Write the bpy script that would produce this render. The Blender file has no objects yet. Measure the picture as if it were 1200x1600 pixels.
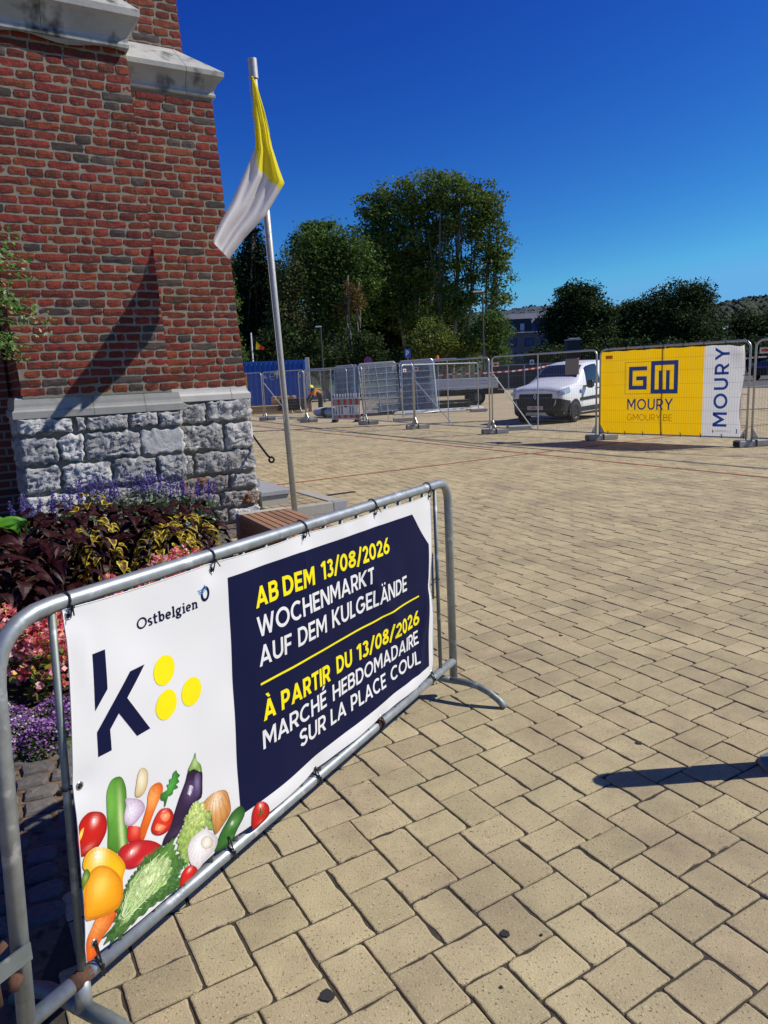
import bpy, math, random
import numpy as np
from mathutils import Vector, Matrix, noise

random.seed(7); np.random.seed(7)
S = bpy.context.scene
COL = S.collection
PI = math.pi

# ------------------------------------------------------------------ camera
F, PITCH, ROLL, CAMH = 1124.446, 0.18747, 0.04453, 1.6528
cp, sp, cr, sr = math.cos(PITCH), math.sin(PITCH), math.cos(ROLL), math.sin(ROLL)
FWD = Vector((0, cp, -sp)); RIGHT = Vector((1, 0, 0)); DOWN = Vector((0, -sp, -cp))
R2 = RIGHT*cr + DOWN*sr; D2 = DOWN*cr - RIGHT*sr
cam = bpy.data.cameras.new('camera'); cam_ob = bpy.data.objects.new('camera', cam); COL.objects.link(cam_ob)
m3 = Matrix((R2, -D2, -FWD)).transposed()
cam_ob.matrix_world = Matrix.Translation((0, 0, CAMH)) @ m3.to_4x4()
cam.sensor_fit = 'VERTICAL'; cam.sensor_height = 24.0; cam.lens = F/1600*24.0
cam.clip_start = 0.05; cam.clip_end = 6000
S.camera = cam_ob

# ------------------------------------------------------------------ light
SUN_AZ, SUN_EL = math.radians(3.0), math.radians(43.0)
sd = Vector((math.cos(SUN_AZ)*math.cos(SUN_EL), math.sin(SUN_AZ)*math.cos(SUN_EL), math.sin(SUN_EL)))
sun = bpy.data.lights.new('sun', 'SUN'); sun.energy = 5.0; sun.angle = math.radians(0.5); sun.color = (1.0, 0.94, 0.83)
sun_ob = bpy.data.objects.new('sun', sun); COL.objects.link(sun_ob)
sun_ob.rotation_euler = (-sd).to_track_quat('-Z', 'Y').to_euler()
W = bpy.data.worlds.new('World'); S.world = W; W.use_nodes = True
nt = W.node_tree; nt.nodes.clear()
sky = nt.nodes.new('ShaderNodeTexSky'); sky.sky_type = 'NISHITA'; sky.sun_disc = False
sky.sun_elevation = SUN_EL; sky.sun_rotation = PI/2 - SUN_AZ
sky.air_density = 1.0; sky.dust_density = 0.0; sky.ozone_density = 3.0; sky.altitude = 200
SKYK = 0.06
sep = nt.nodes.new('ShaderNodeSeparateColor'); comb = nt.nodes.new('ShaderNodeCombineColor'); nt.links.new(sky.outputs[0], sep.inputs[0])
for ch, (g_, k_) in enumerate(((2.30, 3.62), (2.10, 4.73), (1.107, 1.98))):     # clear dry air: deeper zenith, pale horizon
    a_ = nt.nodes.new('ShaderNodeMath'); a_.operation = 'MULTIPLY'; a_.inputs[1].default_value = SKYK; nt.links.new(sep.outputs[ch], a_.inputs[0])
    p_ = nt.nodes.new('ShaderNodeMath'); p_.operation = 'POWER'; p_.inputs[1].default_value = g_; nt.links.new(a_.outputs[0], p_.inputs[0])
    m_ = nt.nodes.new('ShaderNodeMath'); m_.operation = 'MULTIPLY'; m_.inputs[1].default_value = k_; nt.links.new(p_.outputs[0], m_.inputs[0])
    n_ = nt.nodes.new('ShaderNodeMath'); n_.operation = 'MINIMUM'; n_.inputs[1].default_value = (.14, .43, .80)[ch]; nt.links.new(m_.outputs[0], n_.inputs[0])
    q_ = nt.nodes.new('ShaderNodeMath'); q_.operation = 'DIVIDE'; q_.inputs[1].default_value = SKYK; nt.links.new(n_.outputs[0], q_.inputs[0]); nt.links.new(q_.outputs[0], comb.inputs[ch])
bg = nt.nodes.new('ShaderNodeBackground'); bg.inputs[1].default_value = 0.06
wo = nt.nodes.new('ShaderNodeOutputWorld')
nt.links.new(comb.outputs[0], bg.inputs[0]); nt.links.new(bg.outputs[0], wo.inputs[0])
S.view_settings.view_transform = 'Standard'; S.view_settings.look = 'None'
S.view_settings.exposure = 0.0; S.view_settings.gamma = 1.0; S.view_settings.use_curve_mapping = False
S.render.engine = 'CYCLES'; S.cycles.transparent_max_bounces = 24; S.cycles.max_bounces = 6

# ------------------------------------------------------------------ measuring helpers
CAMP = Vector((0, 0, CAMH))
def ray(px, py):
    return R2*((px-600)/F) + D2*((py-800)/F) + FWD
def at(px, py, Y):                      # point of the sight line through a pixel at world depth Y
    d = ray(px, py); return CAMP + d*(Y/d.y)
def gnd(px, py, z=0.0):
    d = ray(px, py); return CAMP + d*((z-CAMH)/d.z)

# ------------------------------------------------------------------ objects
def tag(o, label=None, cat=None, group=None, kind=None):
    if label: o['label'] = label
    if cat: o['category'] = cat
    if group: o['group'] = group
    if kind: o['kind'] = kind
    return o
def empty(name, loc=(0, 0, 0), rz=0.0, label=None, cat=None, group=None):
    o = bpy.data.objects.new(name, None); COL.objects.link(o)
    o.location = loc; o.rotation_euler = (0, 0, rz); o.empty_display_size = .1
    return tag(o, label, cat, group)
def link(name, me, parent=None, loc=None):
    o = bpy.data.objects.new(name, me); COL.objects.link(o)
    if parent: o.parent = parent
    if loc is not None: o.location = loc
    return o
KIDS = {}
def kids(o): return [c for c in bpy.data.objects if c.parent == o]
def copy_tree(o, parent=None):
    c = o.copy(); COL.objects.link(c); c.parent = parent
    for ch in kids(o): copy_tree(ch, c)
    return c

class MB:
    def __init__(s): s.v = []; s.f = []; s.m = []; s.c = []; s.mi = 0; s.col = None
    def add(s, vs, fs):
        b = len(s.v); s.v += [tuple(p) for p in vs]
        for f in fs:
            s.f.append([b+i for i in f]); s.m.append(s.mi); s.c.append(s.col)
        return s
    def hexa(s, p):                      # 8 corners: bottom ring 0-3, top ring 4-7
        return s.add(p, [(3, 2, 1, 0), (4, 5, 6, 7), (0, 1, 5, 4), (1, 2, 6, 5), (2, 3, 7, 6), (3, 0, 4, 7)])
    def box(s, c, d, rz=0.0):
        cx, cy, cz = c; x, y, z = d[0]/2, d[1]/2, d[2]/2; C_, S_ = math.cos(rz), math.sin(rz); p = []
        for k in (-z, z):
            for a, b in ((-x, -y), (x, -y), (x, y), (-x, y)):
                p.append((cx+a*C_-b*S_, cy+a*S_+b*C_, cz+k))
        return s.hexa(p)
    def bbox(s, c, d, r=.01):            # box with chamfered long edges all round
        cx, cy, cz = c; X, Y, Z = d[0]/2, d[1]/2, d[2]/2
        def ring(x, y, z): return [(cx-x, cy-Y+(Y-y)+0 if 0 else cy-y, cz+z), (cx+x, cy-y, cz+z), (cx+x, cy+y, cz+z), (cx-x, cy+y, cz+z)]
        rs = [ring(X-r, Y-r, -Z), ring(X, Y, -Z+r), ring(X, Y, Z-r), ring(X-r, Y-r, Z)]
        v = sum(rs, []); f = [(3, 2, 1, 0), (12, 13, 14, 15)]
        for k in range(3):
            for i in range(4): f.append((k*4+i, k*4+(i+1) % 4, k*4+4+(i+1) % 4, k*4+4+i))
        return s.add(v, f)
    def tube(s, pts, r, n=8, cap=True):
        pts = [Vector(p) for p in pts]; N = len(pts); rs = r if isinstance(r, (list, tuple)) else [r]*N
        T = [((pts[min(i+1, N-1)]-pts[max(i-1, 0)])).normalized() for i in range(N)]
        a = Vector((0, 0, 1)) if abs(T[0].z) < .9 else Vector((1, 0, 0))
        u = T[0].cross(a).normalized(); vs = []
        for i in range(N):
            u = (u - T[i]*u.dot(T[i])).normalized(); w = T[i].cross(u)
            for k in range(n):
                t = 2*PI*k/n; vs.append(pts[i] + (u*math.cos(t)+w*math.sin(t))*rs[i])
        f = [(i*n+k, i*n+(k+1) % n, (i+1)*n+(k+1) % n, (i+1)*n+k) for i in range(N-1) for k in range(n)]
        if cap: f += [tuple(range(n-1, -1, -1)), tuple(range((N-1)*n, N*n))]
        return s.add(vs, f)
    def cyl(s, a, b, r, n=16): return s.tube([a, b], r, n)
    def prism(s, poly, ext):             # planar polygon swept along a vector
        n = len(poly); e = Vector(ext); a = [Vector(p) for p in poly]; b = [p+e for p in a]
        return s.add(a+b, [tuple(range(n-1, -1, -1)), tuple(range(n, 2*n))] + [(i, (i+1) % n, n+(i+1) % n, n+i) for i in range(n)])
    def grid(s, P):                      # P[i][j] points
        n, m_ = len(P), len(P[0]); v = [p for row in P for p in row]
        return s.add(v, [(i*m_+j, (i+1)*m_+j, (i+1)*m_+j+1, i*m_+j+1) for i in range(n-1) for j in range(m_-1)])
    def build(s, name, mats, parent=None, smooth=False, loc=None, link_=True):
        me = bpy.data.meshes.new(name); me.from_pydata(s.v, [], s.f)
        mats = mats if isinstance(mats, (list, tuple)) else [mats]
        for m_ in mats: me.materials.append(m_)
        if len(mats) > 1: me.polygons.foreach_set('material_index', s.m)
        if any(c is not None for c in s.c):
            at_ = me.color_attributes.new('Col', 'FLOAT_COLOR', 'CORNER'); arr = []
            for f, c in zip(s.f, s.c):
                c = c or (1, 1, 1); arr += list((c[0], c[1], c[2], 1))*len(f)
            at_.data.foreach_set('color', arr)
        if smooth:
            me.polygons.foreach_set('use_smooth', [True]*len(s.f))
        me.update()
        if not link_: return me
        return link(name, me, parent, loc)

def np_mesh(name, V, Fq, mat_, cols=None, smooth=False):
    """V (n,3), Fq (m,k) -> mesh, fast"""
    me = bpy.data.meshes.new(name); n, m_, k = len(V), len(Fq), Fq.shape[1]
    me.vertices.add(n); me.vertices.foreach_set('co', V.astype(np.float32).ravel())
    me.loops.add(m_*k); me.loops.foreach_set('vertex_index', Fq.astype(np.int32).ravel())
    me.polygons.add(m_); me.polygons.foreach_set('loop_start', np.arange(0, m_*k, k, dtype=np.int32))
    me.polygons.foreach_set('loop_total', np.full(m_, k, dtype=np.int32))
    me.materials.append(mat_)
    me.update(calc_edges=True)
    if cols is not None:
        a = me.color_attributes.new('Col', 'FLOAT_COLOR', 'POINT')
        a.data.foreach_set('color', np.concatenate([cols, np.ones((n, 1))], 1).astype(np.float32).ravel())
    if smooth: me.polygons.foreach_set('use_smooth', np.ones(m_, dtype=bool))
    me.validate()
    return me

# ------------------------------------------------------------------ materials
def srgb(r, g, b):
    return tuple((c/255/12.92 if c/255 <= .04045 else ((c/255+.055)/1.055)**2.4) for c in (r, g, b))
def M(name, col, rough=.6, metal=0.0, var=0.0, vs=6.0, hue=0.0, bump=0.0, bs=40.0, rnd=0.0, spots=None, attr=False,
      trans=0.0, alpha=None, spec=.5, coord='world', spots2=None, twosided_trans=0.0, coat=0.0):
    m_ = bpy.data.materials.new(name); m_.use_nodes = True; t = m_.node_tree; N = t.nodes; L = t.links
    p = N['Principled BSDF']; p.inputs['Roughness'].default_value = rough; p.inputs['Metallic'].default_value = metal
    p.inputs['Specular IOR Level'].default_value = spec
    if coat: p.inputs['Coat Weight'].default_value = coat; p.inputs['Coat Roughness'].default_value = .08
    if attr:
        a = N.new('ShaderNodeVertexColor'); a.layer_name = 'Col'; c = a.outputs[0]
    else:
        a = N.new('ShaderNodeRGB'); a.outputs[0].default_value = (*col, 1); c = a.outputs[0]
    if coord == 'world': g = N.new('ShaderNodeNewGeometry'); pos = g.outputs['Position']
    else: g = N.new('ShaderNodeTexCoord'); pos = g.outputs['Object']
    def noise_(scale, detail=4.0, rough_=.6):
        n_ = N.new('ShaderNodeTexNoise'); n_.inputs['Scale'].default_value = scale; n_.inputs['Detail'].default_value = detail
        n_.inputs['Roughness'].default_value = rough_; L.new(pos, n_.inputs['Vector']); return n_
    if var or rnd or hue:
        h = N.new('ShaderNodeHueSaturation'); L.new(c, h.inputs['Color']); c = h.outputs[0]
        val = None
        def mr(src, lo, hi):
            r_ = N.new('ShaderNodeMapRange'); r_.inputs['To Min'].default_value = lo; r_.inputs['To Max'].default_value = hi
            L.new(src, r_.inputs['Value']); return r_.outputs[0]
        if var:
            n1 = noise_(vs); val = mr(n1.outputs[0], 1-var*1.6, 1+var*1.6)
        if rnd:
            oi = N.new('ShaderNodeObjectInfo'); ge = N.new('ShaderNodeNewGeometry')
            ad = N.new('ShaderNodeMath'); ad.operation = 'ADD'; L.new(oi.outputs['Random'], ad.inputs[0]); L.new(ge.outputs['Random Per Island'], ad.inputs[1])
            fr = N.new('ShaderNodeMath'); fr.operation = 'FRACT'; L.new(ad.outputs[0], fr.inputs[0])
            r1 = mr(fr.outputs[0], 1-rnd, 1+rnd)
            if val is None: val = r1
            else:
                mu = N.new('ShaderNodeMath'); mu.operation = 'MULTIPLY'; L.new(val, mu.inputs[0]); L.new(r1, mu.inputs[1]); val = mu.outputs[0]
            if hue:
                m7 = N.new('ShaderNodeMath'); m7.operation = 'MULTIPLY'; m7.inputs[1].default_value = 7.31; L.new(fr.outputs[0], m7.inputs[0])
                f2 = N.new('ShaderNodeMath'); f2.operation = 'FRACT'; L.new(m7.outputs[0], f2.inputs[0])
                L.new(mr(f2.outputs[0], .5-hue, .5+hue), h.inputs['Hue'])
        if val is not None: L.new(val, h.inputs['Value'])
    for sp_ in (spots, spots2):
        if sp_:                              # (colour, scale, threshold, softness)
            n2 = noise_(sp_[1], 3.0); r_ = N.new('ShaderNodeMapRange'); L.new(n2.outputs[0], r_.inputs['Value'])
            r_.inputs['From Min'].default_value = sp_[2]; r_.inputs['From Max'].default_value = sp_[2]+sp_[3]
            mx = N.new('ShaderNodeMix'); mx.data_type = 'RGBA'; L.new(r_.outputs[0], mx.inputs['Factor'])
            L.new(c, mx.inputs[6]); mx.inputs[7].default_value = (*sp_[0], 1); c = mx.outputs[2]
    L.new(c, p.inputs['Base Color'])
    if bump:
        nb = noise_(bs, 5.0); b = N.new('ShaderNodeBump'); b.inputs['Strength'].default_value = 1.0; b.inputs['Distance'].default_value = bump
        L.new(nb.outputs[0], b.inputs['Height']); L.new(b.outputs[0], p.inputs['Normal'])
    if alpha is not None: p.inputs['Alpha'].default_value = alpha
    out = N['Material Output']
    if trans:
        tr = N.new('ShaderNodeBsdfTranslucent'); L.new(c, tr.inputs['Color']); ms = N.new('ShaderNodeMixShader'); ms.inputs[0].default_value = trans
        L.new(p.outputs[0], ms.inputs[1]); L.new(tr.outputs[0], ms.inputs[2]); L.new(ms.outputs[0], out.inputs['Surface'])
    return m_

GALV = M('galvanised steel', (.34, .37, .38), .46, .6, var=.26, vs=25, bump=.0004, bs=60, spots=((.30, .20, .12), 9, .68, .06), spots2=((.62, .64, .65), 14, .60, .10), coord='object')
GALV_DULL = M('weathered galvanised tube', (.19, .22, .215), .55, .5, var=.25, vs=18, bump=.0003, bs=70, spots=((.34, .27, .18), 7, .66, .08), spots2=((.42, .46, .46), 11, .57, .12))
FENCE = M('fence galvanised steel', (.50, .52, .53), .42, .75, var=.12, vs=3)
BLACK = M('black plastic', (.012, .012, .013), .35)
RUBBER = M('black rubber', (.018, .018, .018), .75, var=.2, vs=8)
CONC = M('concrete', (.36, .34, .30), .9, var=.12, vs=9, bump=.001, bs=90, spots=((.2, .19, .17), 40, .62, .1))
FEETM = M('recycled fence foot', (.36, .36, .34), .9, var=.25, vs=8, bump=.002, bs=60)
RUST = M('rust', (.095, .045, .026), .95, var=.5, vs=70, bump=.0006, bs=150)
WHITE = M('white paint', (.78, .79, .80), .28, coat=.4, var=.02, vs=2)
GLASS = M('dark car glass', (.02, .025, .03), .06, spec=.9)
DARK = M('dark plastic', (.02, .021, .023), .5)
RED = M('red plastic', (.55, .03, .02), .4)
ORANGE = M('orange lens', (.85, .18, .02), .25)
WOOD = M('bench hardwood', (.33, .18, .095), .6, var=.28, vs=18, rnd=.16, bump=.0006, bs=90)
PINE = M('pine timber', (.52, .33, .15), .8, var=.15, vs=6, rnd=.15)

# ================================================================== SETTING: ground
ASPH = M('asphalt', (.075, .075, .075), .9, var=.18, vs=1.2, spots=((.11, .11, .105), 40, .55, .2))
SOILJ = M('dark joint filling', (.045, .036, .025), .95, var=.5, vs=40, spots=((.10, .075, .045), 30, .62, .12), bump=.002, bs=120)
GRASSM = M('far grass', (.06, .09, .03), .95, var=.3, vs=.3)
GA = PI/2 - 1.037 - 0.0                      # paver grid
YAW = -1.037
GU = Vector((math.cos(YAW), math.sin(YAW), 0)); GV = Vector((-GU.y, GU.x, 0))
G0 = Vector((0.4985, 2.1861, 0)); PW = 0.1481; PL = 1.351

def plaza_mat():
    m_ = bpy.data.materials.new('far pavers'); m_.use_nodes = True; t = m_.node_tree; N = t.nodes; L = t.links
    p = N['Principled BSDF']; p.inputs['Roughness'].default_value = .9
    g = N.new('ShaderNodeNewGeometry'); mp = N.new('ShaderNodeMapping'); mp.inputs['Rotation'].default_value = (0, 0, -YAW)
    L.new(g.outputs['Position'], mp.inputs['Vector'])
    br = N.new('ShaderNodeTexBrick'); br.inputs['Scale'].default_value = 1.0; br.inputs['Brick Width'].default_value = .2
    br.inputs['Row Height'].default_value = .148; br.inputs['Mortar Size'].default_value = .006; br.inputs['Bias'].default_value = 0
    br.inputs['Color1'].default_value = (.47, .385, .235, 1); br.inputs['Color2'].default_value = (.41, .33, .20, 1); br.inputs['Mortar'].default_value = (.20, .16, .10, 1)
    L.new(mp.outputs[0], br.inputs['Vector'])
    n = N.new('ShaderNodeTexNoise'); n.inputs['Scale'].default_value = .6; n.inputs['Detail'].default_value = 5; L.new(g.outputs['Position'], n.inputs['Vector'])
    r = N.new('ShaderNodeMapRange'); r.inputs['To Min'].default_value = .82; r.inputs['To Max'].default_value = 1.15; L.new(n.outputs[0], r.inputs['Value'])
    h = N.new('ShaderNodeHueSaturation'); L.new(br.outputs[0], h.inputs['Color']); L.new(r.outputs[0], h.inputs['Value']); L.new(h.outputs[0], p.inputs['Base Color'])
    return m_
def sheet(name, pts, z, mat_, kind='structure', parent=None):
    b = MB(); b.add([(x, y, z) for x, y in pts], [tuple(range(len(pts)))]); o = b.build(name, mat_, parent)
    return tag(o, kind=kind) if kind else o
sheet('ground', [(-1500, -400), (1500, -400), (1500, 3000), (-1500, 3000)], -.40, GRASSM)
plaza = sheet('plaza', [(-40, -12), (30, -12), (36, 18), (12.4, 58), (8, 66), (-40, 66)], -.012, plaza_mat())
asph = sheet('car_park_asphalt', [(36.2, 18), (90, 20), (90, 110), (-40, 110), (-40, 66.2), (8.1, 66.2), (12.6, 58.1)], -.014, ASPH)
PAINT = M('road paint', (.62, .62, .60), .8, var=.1, vs=2)
lb = MB()
for k in range(7):
    a = Vector((19.5+k*0.0, 47.5, 0)) + Vector((-.5, .86, 0))*(k*4.2-4); d = Vector((.93, .36, 0)); w = Vector((-.36, .93, 0))*.09
    p = [a-w, a+d*6-w, a+d*6+w, a+w]; lb.add([(q.x, q.y, -.008) for q in p], [(0, 1, 2, 3)])
a0 = Vector((21.6, 43.6, 0)); d = Vector((-.5, .86, 0)); w = Vector((.86, .5, 0))*.1
p = [a0-w, a0+w, a0+d*22+w, a0+d*22-w]; lb.add([(q.x, q.y, -.0078) for q in p], [(0, 1, 2, 3)])
tag(lb.build('parking_lines', PAINT), kind='structure')

# joint bed below the laid pavers (cobble area to its left has its own bed)
BEDX = [(-.75, -1.5), (-.85, 0), (-1.12, 2.5), (-1.38, 4.5), (-1.60, 6.9), (-1.66, 8.2)]       # edge between setts and pavers
bed = sheet('paver_bed', [(x, y) for x, y in BEDX] + [(-1.9, 8.6), (-6, 6.2), (-20, 24.5), (18, 24.5), (5, -1.5)], -.0050, SOILJ)
sett_bed = sheet('sett_bed', [(x-.0, y) for x, y in BEDX] + [(-1.66, 8.6), (-6.5, 6.0), (-6.5, -1.5)], -.0045, M('sandy sett joints', (.16, .11, .065), .95, var=.4, vs=30, spots=((.04, .03, .02), 18, .5, .15), bump=.004, bs=60))

def edge_x(y):
    for (x0, y0), (x1, y1) in zip(BEDX[:-1], BEDX[1:]):
        if y0 <= y <= y1: return x0+(x1-x0)*(y-y0)/(y1-y0)
    return -.75 if y < 0 else -1.66

PAVER = M('sand coloured concrete paver', (.42, .35, .20), .92, var=.18, vs=5, rnd=.13, hue=.006, bump=.0024, bs=150,
          spots=((.12, .09, .055), 115, .605, .06), spots2=((.64, .56, .40), 150, .635, .05))
# dark dirt film on some pavers, grows in blotches
def add_dirt(m_, col, scale, lo, hi, amt):
    t = m_.node_tree; N = t.nodes; L = t.links; p = N['Principled BSDF']; src = p.inputs['Base Color'].links[0].from_socket
    g = N.new('ShaderNodeNewGeometry'); n = N.new('ShaderNodeTexNoise'); n.inputs['Scale'].default_value = scale; n.inputs['Detail'].default_value = 7; n.inputs['Roughness'].default_value = .7
    L.new(g.outputs['Position'], n.inputs['Vector']); r = N.new('ShaderNodeMapRange'); r.inputs['From Min'].default_value = lo; r.inputs['From Max'].default_value = hi; r.inputs['To Max'].default_value = amt
    L.new(n.outputs[0], r.inputs['Value']); mx = N.new('ShaderNodeMix'); mx.data_type = 'RGBA'; L.new(r.outputs[0], mx.inputs['Factor']); L.new(src, mx.inputs[6]); mx.inputs[7].default_value = (*col, 1)
    L.new(mx.outputs[2], p.inputs['Base Color'])
add_dirt(PAVER, (.20, .155, .10), 1.4, .47, .68, .60)
REDP = M('red clay paver', (.30, .10, .06), .9, var=.15, vs=6, rnd=.15)

def paver_outline(L_, W_, gap, rng, n=3, rough=1.0):
    """rounded, slightly chipped rectangle, counter-clockwise, centred at origin"""
    x, y = L_/2-gap, W_/2-gap; r = .0065; pts = []
    for (cx, cy, a0) in ((x, -y, -90), (x, y, 0), (-x, y, 90), (-x, -y, 180)):
        rr = r*(rng.uniform(.5, 1.8) if rng.random() < .8 else rng.uniform(2, 3.4)) if rough else r
        for k in range(n):
            a = math.radians(a0+90*k/(n-1)); sx = 1 if cx > 0 else -1; sy = 1 if cy > 0 else -1
            pts.append([cx-sx*rr+rr*math.cos(a), cy-sy*rr+rr*math.sin(a)])
    out = []
    for i, p in enumerate(pts):
        out.append(p)
        q = pts[(i+1) % len(pts)]
        if math.hypot(q[0]-p[0], q[1]-p[1]) > .06 and rough:
            bite = rng.random()
            for t in (.14, .32, .5, .68, .86):
                m_ = [p[0]*(1-t)+q[0]*t, p[1]*(1-t)+q[1]*t]; amt = rng.uniform(0, .0022)+(rng.uniform(.002, .006) if bite < .22 and abs(t-.5-.36*math.sin(bite*60)) < .2 else 0)
                s_ = 1-amt/max(.05, math.hypot(*m_)); out.append([m_[0]*s_, m_[1]*s_])
    return out
def paver_geo(L_, W_, rng, rough=1.0, gap=.0016, n=3):
    o = paver_outline(L_, W_, gap+rng.uniform(0, .0014), rng, n, rough); k = len(o)
    def ins(p, d):
        x, y = p; return (x-math.copysign(min(d, abs(x)), x), y-math.copysign(min(d, abs(y)), y))
    v = [(x, y, -.03) for x, y in o]+[(x, y, -.006) for x, y in o]+[(*ins(p, .0022), -.0006) for p in o]+[(*ins(p, .0065), .0006) for p in o]
    f = []
    for r_ in range(3):
        for i in range(k): f.append((r_*k+i, r_*k+(i+1) % k, (r_+1)*k+(i+1) % k, (r_+1)*k+i))
    f.append(tuple(range(3*k, 4*k)))
    return v, f

REDLINE_A = (Vector((3.035, 14.056, 0)), GU)      # direction along u
REDLINE_B = (Vector((3.083, 14.273, 0)), GV)
def red(c):
    a = (c-REDLINE_A[0]).dot(GV); b = (c-REDLINE_B[0]).dot(GU)
    return abs(a) < .09 or abs(b) < .075
bricks = []
for k in range(-90, 110):
    for m_ in range(-75, 190):
        for typ in (0, 1):
            if typ == 0: a0_, b0_, la, lb_ = m_+PL*k, m_-PL*k, PL, 1
            else: a0_, b0_, la, lb_ = m_+PL*k, m_-PL*k+1, 1, PL
            c = G0 + GU*((a0_+la/2)*PW) + GV*((b0_+lb_/2)*PW)
            if c.y > 24 or c.y < -.6: continue
            if not (-2.2-.60*max(c.y, 0) < c.x < 2.0+.64*max(c.y, 0)): continue
            if c.y < 8.2:
                ex = edge_x(c.y)
                if c.x < ex+.02: continue
            elif c.x < -1.6 and (c-Vector((-2.097, 7.87, 0))).dot(Vector((-.5, .866, 0))) < .5+0 and c.x > -6: continue
            q = c-Vector((-2.097, 7.87, 0)); s_ = q.dot(Vector((.866, .5, 0))); d_ = q.dot(Vector((-.5, .866, 0)))
            if s_ < 1.0 and d_ > -.1: continue                 # church footprint
            # frustum with generous margin
            v = c-CAMP; z = v.dot(FWD)
            bricks.append((c, typ, c.length))
bricks.sort(key=lambda t: t[2])
rng = random.Random(3)
variants = {}
for typ in (0, 1):
    variants[typ] = []
    for i in range(18):
        v, f = paver_geo(PL*PW, PW, rng)
        if rng.random() < .5: v = [(-x, -y, z) for x, y, z in v]
        b = MB(); b.add(v, f); variants[typ].append((b.build('paver', PAVER, link_=False, smooth=False), v, f))
def in_frame(c, mg=120):
    v = c-CAMP; z = v.dot(FWD)
    if z < .05: return False
    px = 600+F*v.dot(R2)/z; py = 800+F*v.dot(D2)/z
    return -mg < px < 1200+mg and -mg < py < 1600+mg
NEAR = [b for b in bricks if in_frame(b[0], 40)][:300]; near_ids = set(id(b) for b in NEAR)
Vs, Fs, base = [], [], 0
simple = {t: paver_geo(PL*PW, PW, random.Random(1), rough=0, n=2) for t in (0, 1)}
redV, redF, rbase = [], [], 0
allV = {'n': [], 'r': []}; allF = {'n': [], 'r': []}; nb_ = {'n': 0, 'r': 0}
for bk in bricks:
    c, typ, dist = bk
    yaw_ = YAW + (0 if typ == 0 else PI/2)
    dz = rng.gauss(0, .0011); tx, ty = rng.gauss(0, .0045), rng.gauss(0, .0045); jr = rng.gauss(0, .007)
    if id(bk) in near_ids:
        me = rng.choice(variants[typ])[0]
        o = link('paver', me, plaza, (c.x+rng.gauss(0, .0008), c.y+rng.gauss(0, .0008), dz)); o.rotation_euler = (tx, ty, yaw_+jr)
        continue
    if dist < 9: v, f = rng.choice(variants[typ])[1:]
    else: v, f = simple[typ]
    R_ = Matrix.Rotation(yaw_+jr, 3, 'Z') @ Matrix.Rotation(tx, 3, 'X') @ Matrix.Rotation(ty, 3, 'Y')
    A = np.array(v) @ np.array(R_).T + np.array([c.x, c.y, dz])
    key = 'n'
    allV[key].append(A); allF[key] += [[nb_[key]+i for i in ff] for ff in f]; nb_[key] += len(v)
for key, nm, mt in (('n', 'pavers', PAVER),):
    me = bpy.data.meshes.new(nm); me.from_pydata(np.concatenate(allV[key]).tolist(), [], allF[key]); me.materials.append(mt)
    tag(link(nm, me, plaza), kind='stuff')
# continuing red lines beyond the laid pavers
rl = MB(); rr_ = random.Random(2)
for o_, d_, n_, t0, t1 in ((REDLINE_A[0], GU, GV, -30, 16), (REDLINE_B[0], GV, GU, -5.6, 30)):
    t = t0
    while t < t1:
        L_ = rr_.uniform(.19, .21); w = .036+rr_.uniform(-.003, .003); o2 = n_*rr_.uniform(-.003, .003); c = o_+d_*(t+L_/2)+o2
        if c.y > 8.5: rl.prism([tuple(c+d_*a*(L_/2-.004)+n_*b_*w+Vector((0, 0, .0035))) for a, b_ in ((-1, -1), (1, -1), (1, 1), (-1, 1))], (0, 0, .0025+rr_.uniform(0, .001)))
        t += L_
tag(rl.build('red_brick_lines', REDP, plaza), kind='stuff')
# round dark chewing-gum spots stuck on the pavers
gum = MB(); GUM = M('old chewing gum', (.02, .02, .02), .7)
for (px, py, r) in ((789, 1459, .014), (998, 1161, .015), (511, 1556, .020), (783, 1543, .005), (846, 1461, .004), (876, 993, .012)):
    c = gnd(px, py, .0025); n = 11
    vs = [(c.x+r*(1+.18*math.sin(3*k+px))*math.cos(2*PI*k/n), c.y+r*(1+.18*math.cos(2*k))*math.sin(2*PI*k/n), .0028) for k in range(n)]
    gum.prism(vs, (0, 0, .0022))
tag(gum.build('chewing_gum_spots', GUM, plaza), kind='stuff')
# dark steel drain slot / lid in the plaza
DR = M('cast iron', (.03, .03, .03), .6, .4, var=.3, vs=30)
for (px, py, a, L_, w) in ((795, 692.5, 0.0, .55, .3), (507, 775, .52, 1.0, .1)):
    c = gnd(px, py)
    b = MB(); b.box((0, 0, .001), (L_, w, .012))
    for k in range(8): b.box((-L_/2+L_*(k+.5)/8, 0, .008), (.02, w*.8, .004))
    o = b.build('drain_grate', DR, None, loc=(c.x, c.y, 0)); o.rotation_euler = (0, 0, a)
    tag(o, ('small dark drain lid in the plaza in front of the white van' if px > 700 else 'slim dark drain grate at the edge of the raised kerb behind the bench'), 'drain')
# drainage channel line (dark)
cl = MB()
for p0, p1, w in ((gnd(500, 672), gnd(1200, 733), .05), (gnd(380, 655), gnd(770, 700), .04)):
    d = (p1-p0).normalized(); n_ = Vector((-d.y, d.x, 0))*w; q = [p0-n_, p1-n_, p1+n_, p0+n_]
    cl.add([(a.x, a.y, .0042) for a in q], [(0, 1, 2, 3)])
tag(cl.build('drainage_channel', M('channel cover', (.11, .10, .09), .8, var=.3, vs=4)), kind='structure')

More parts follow.
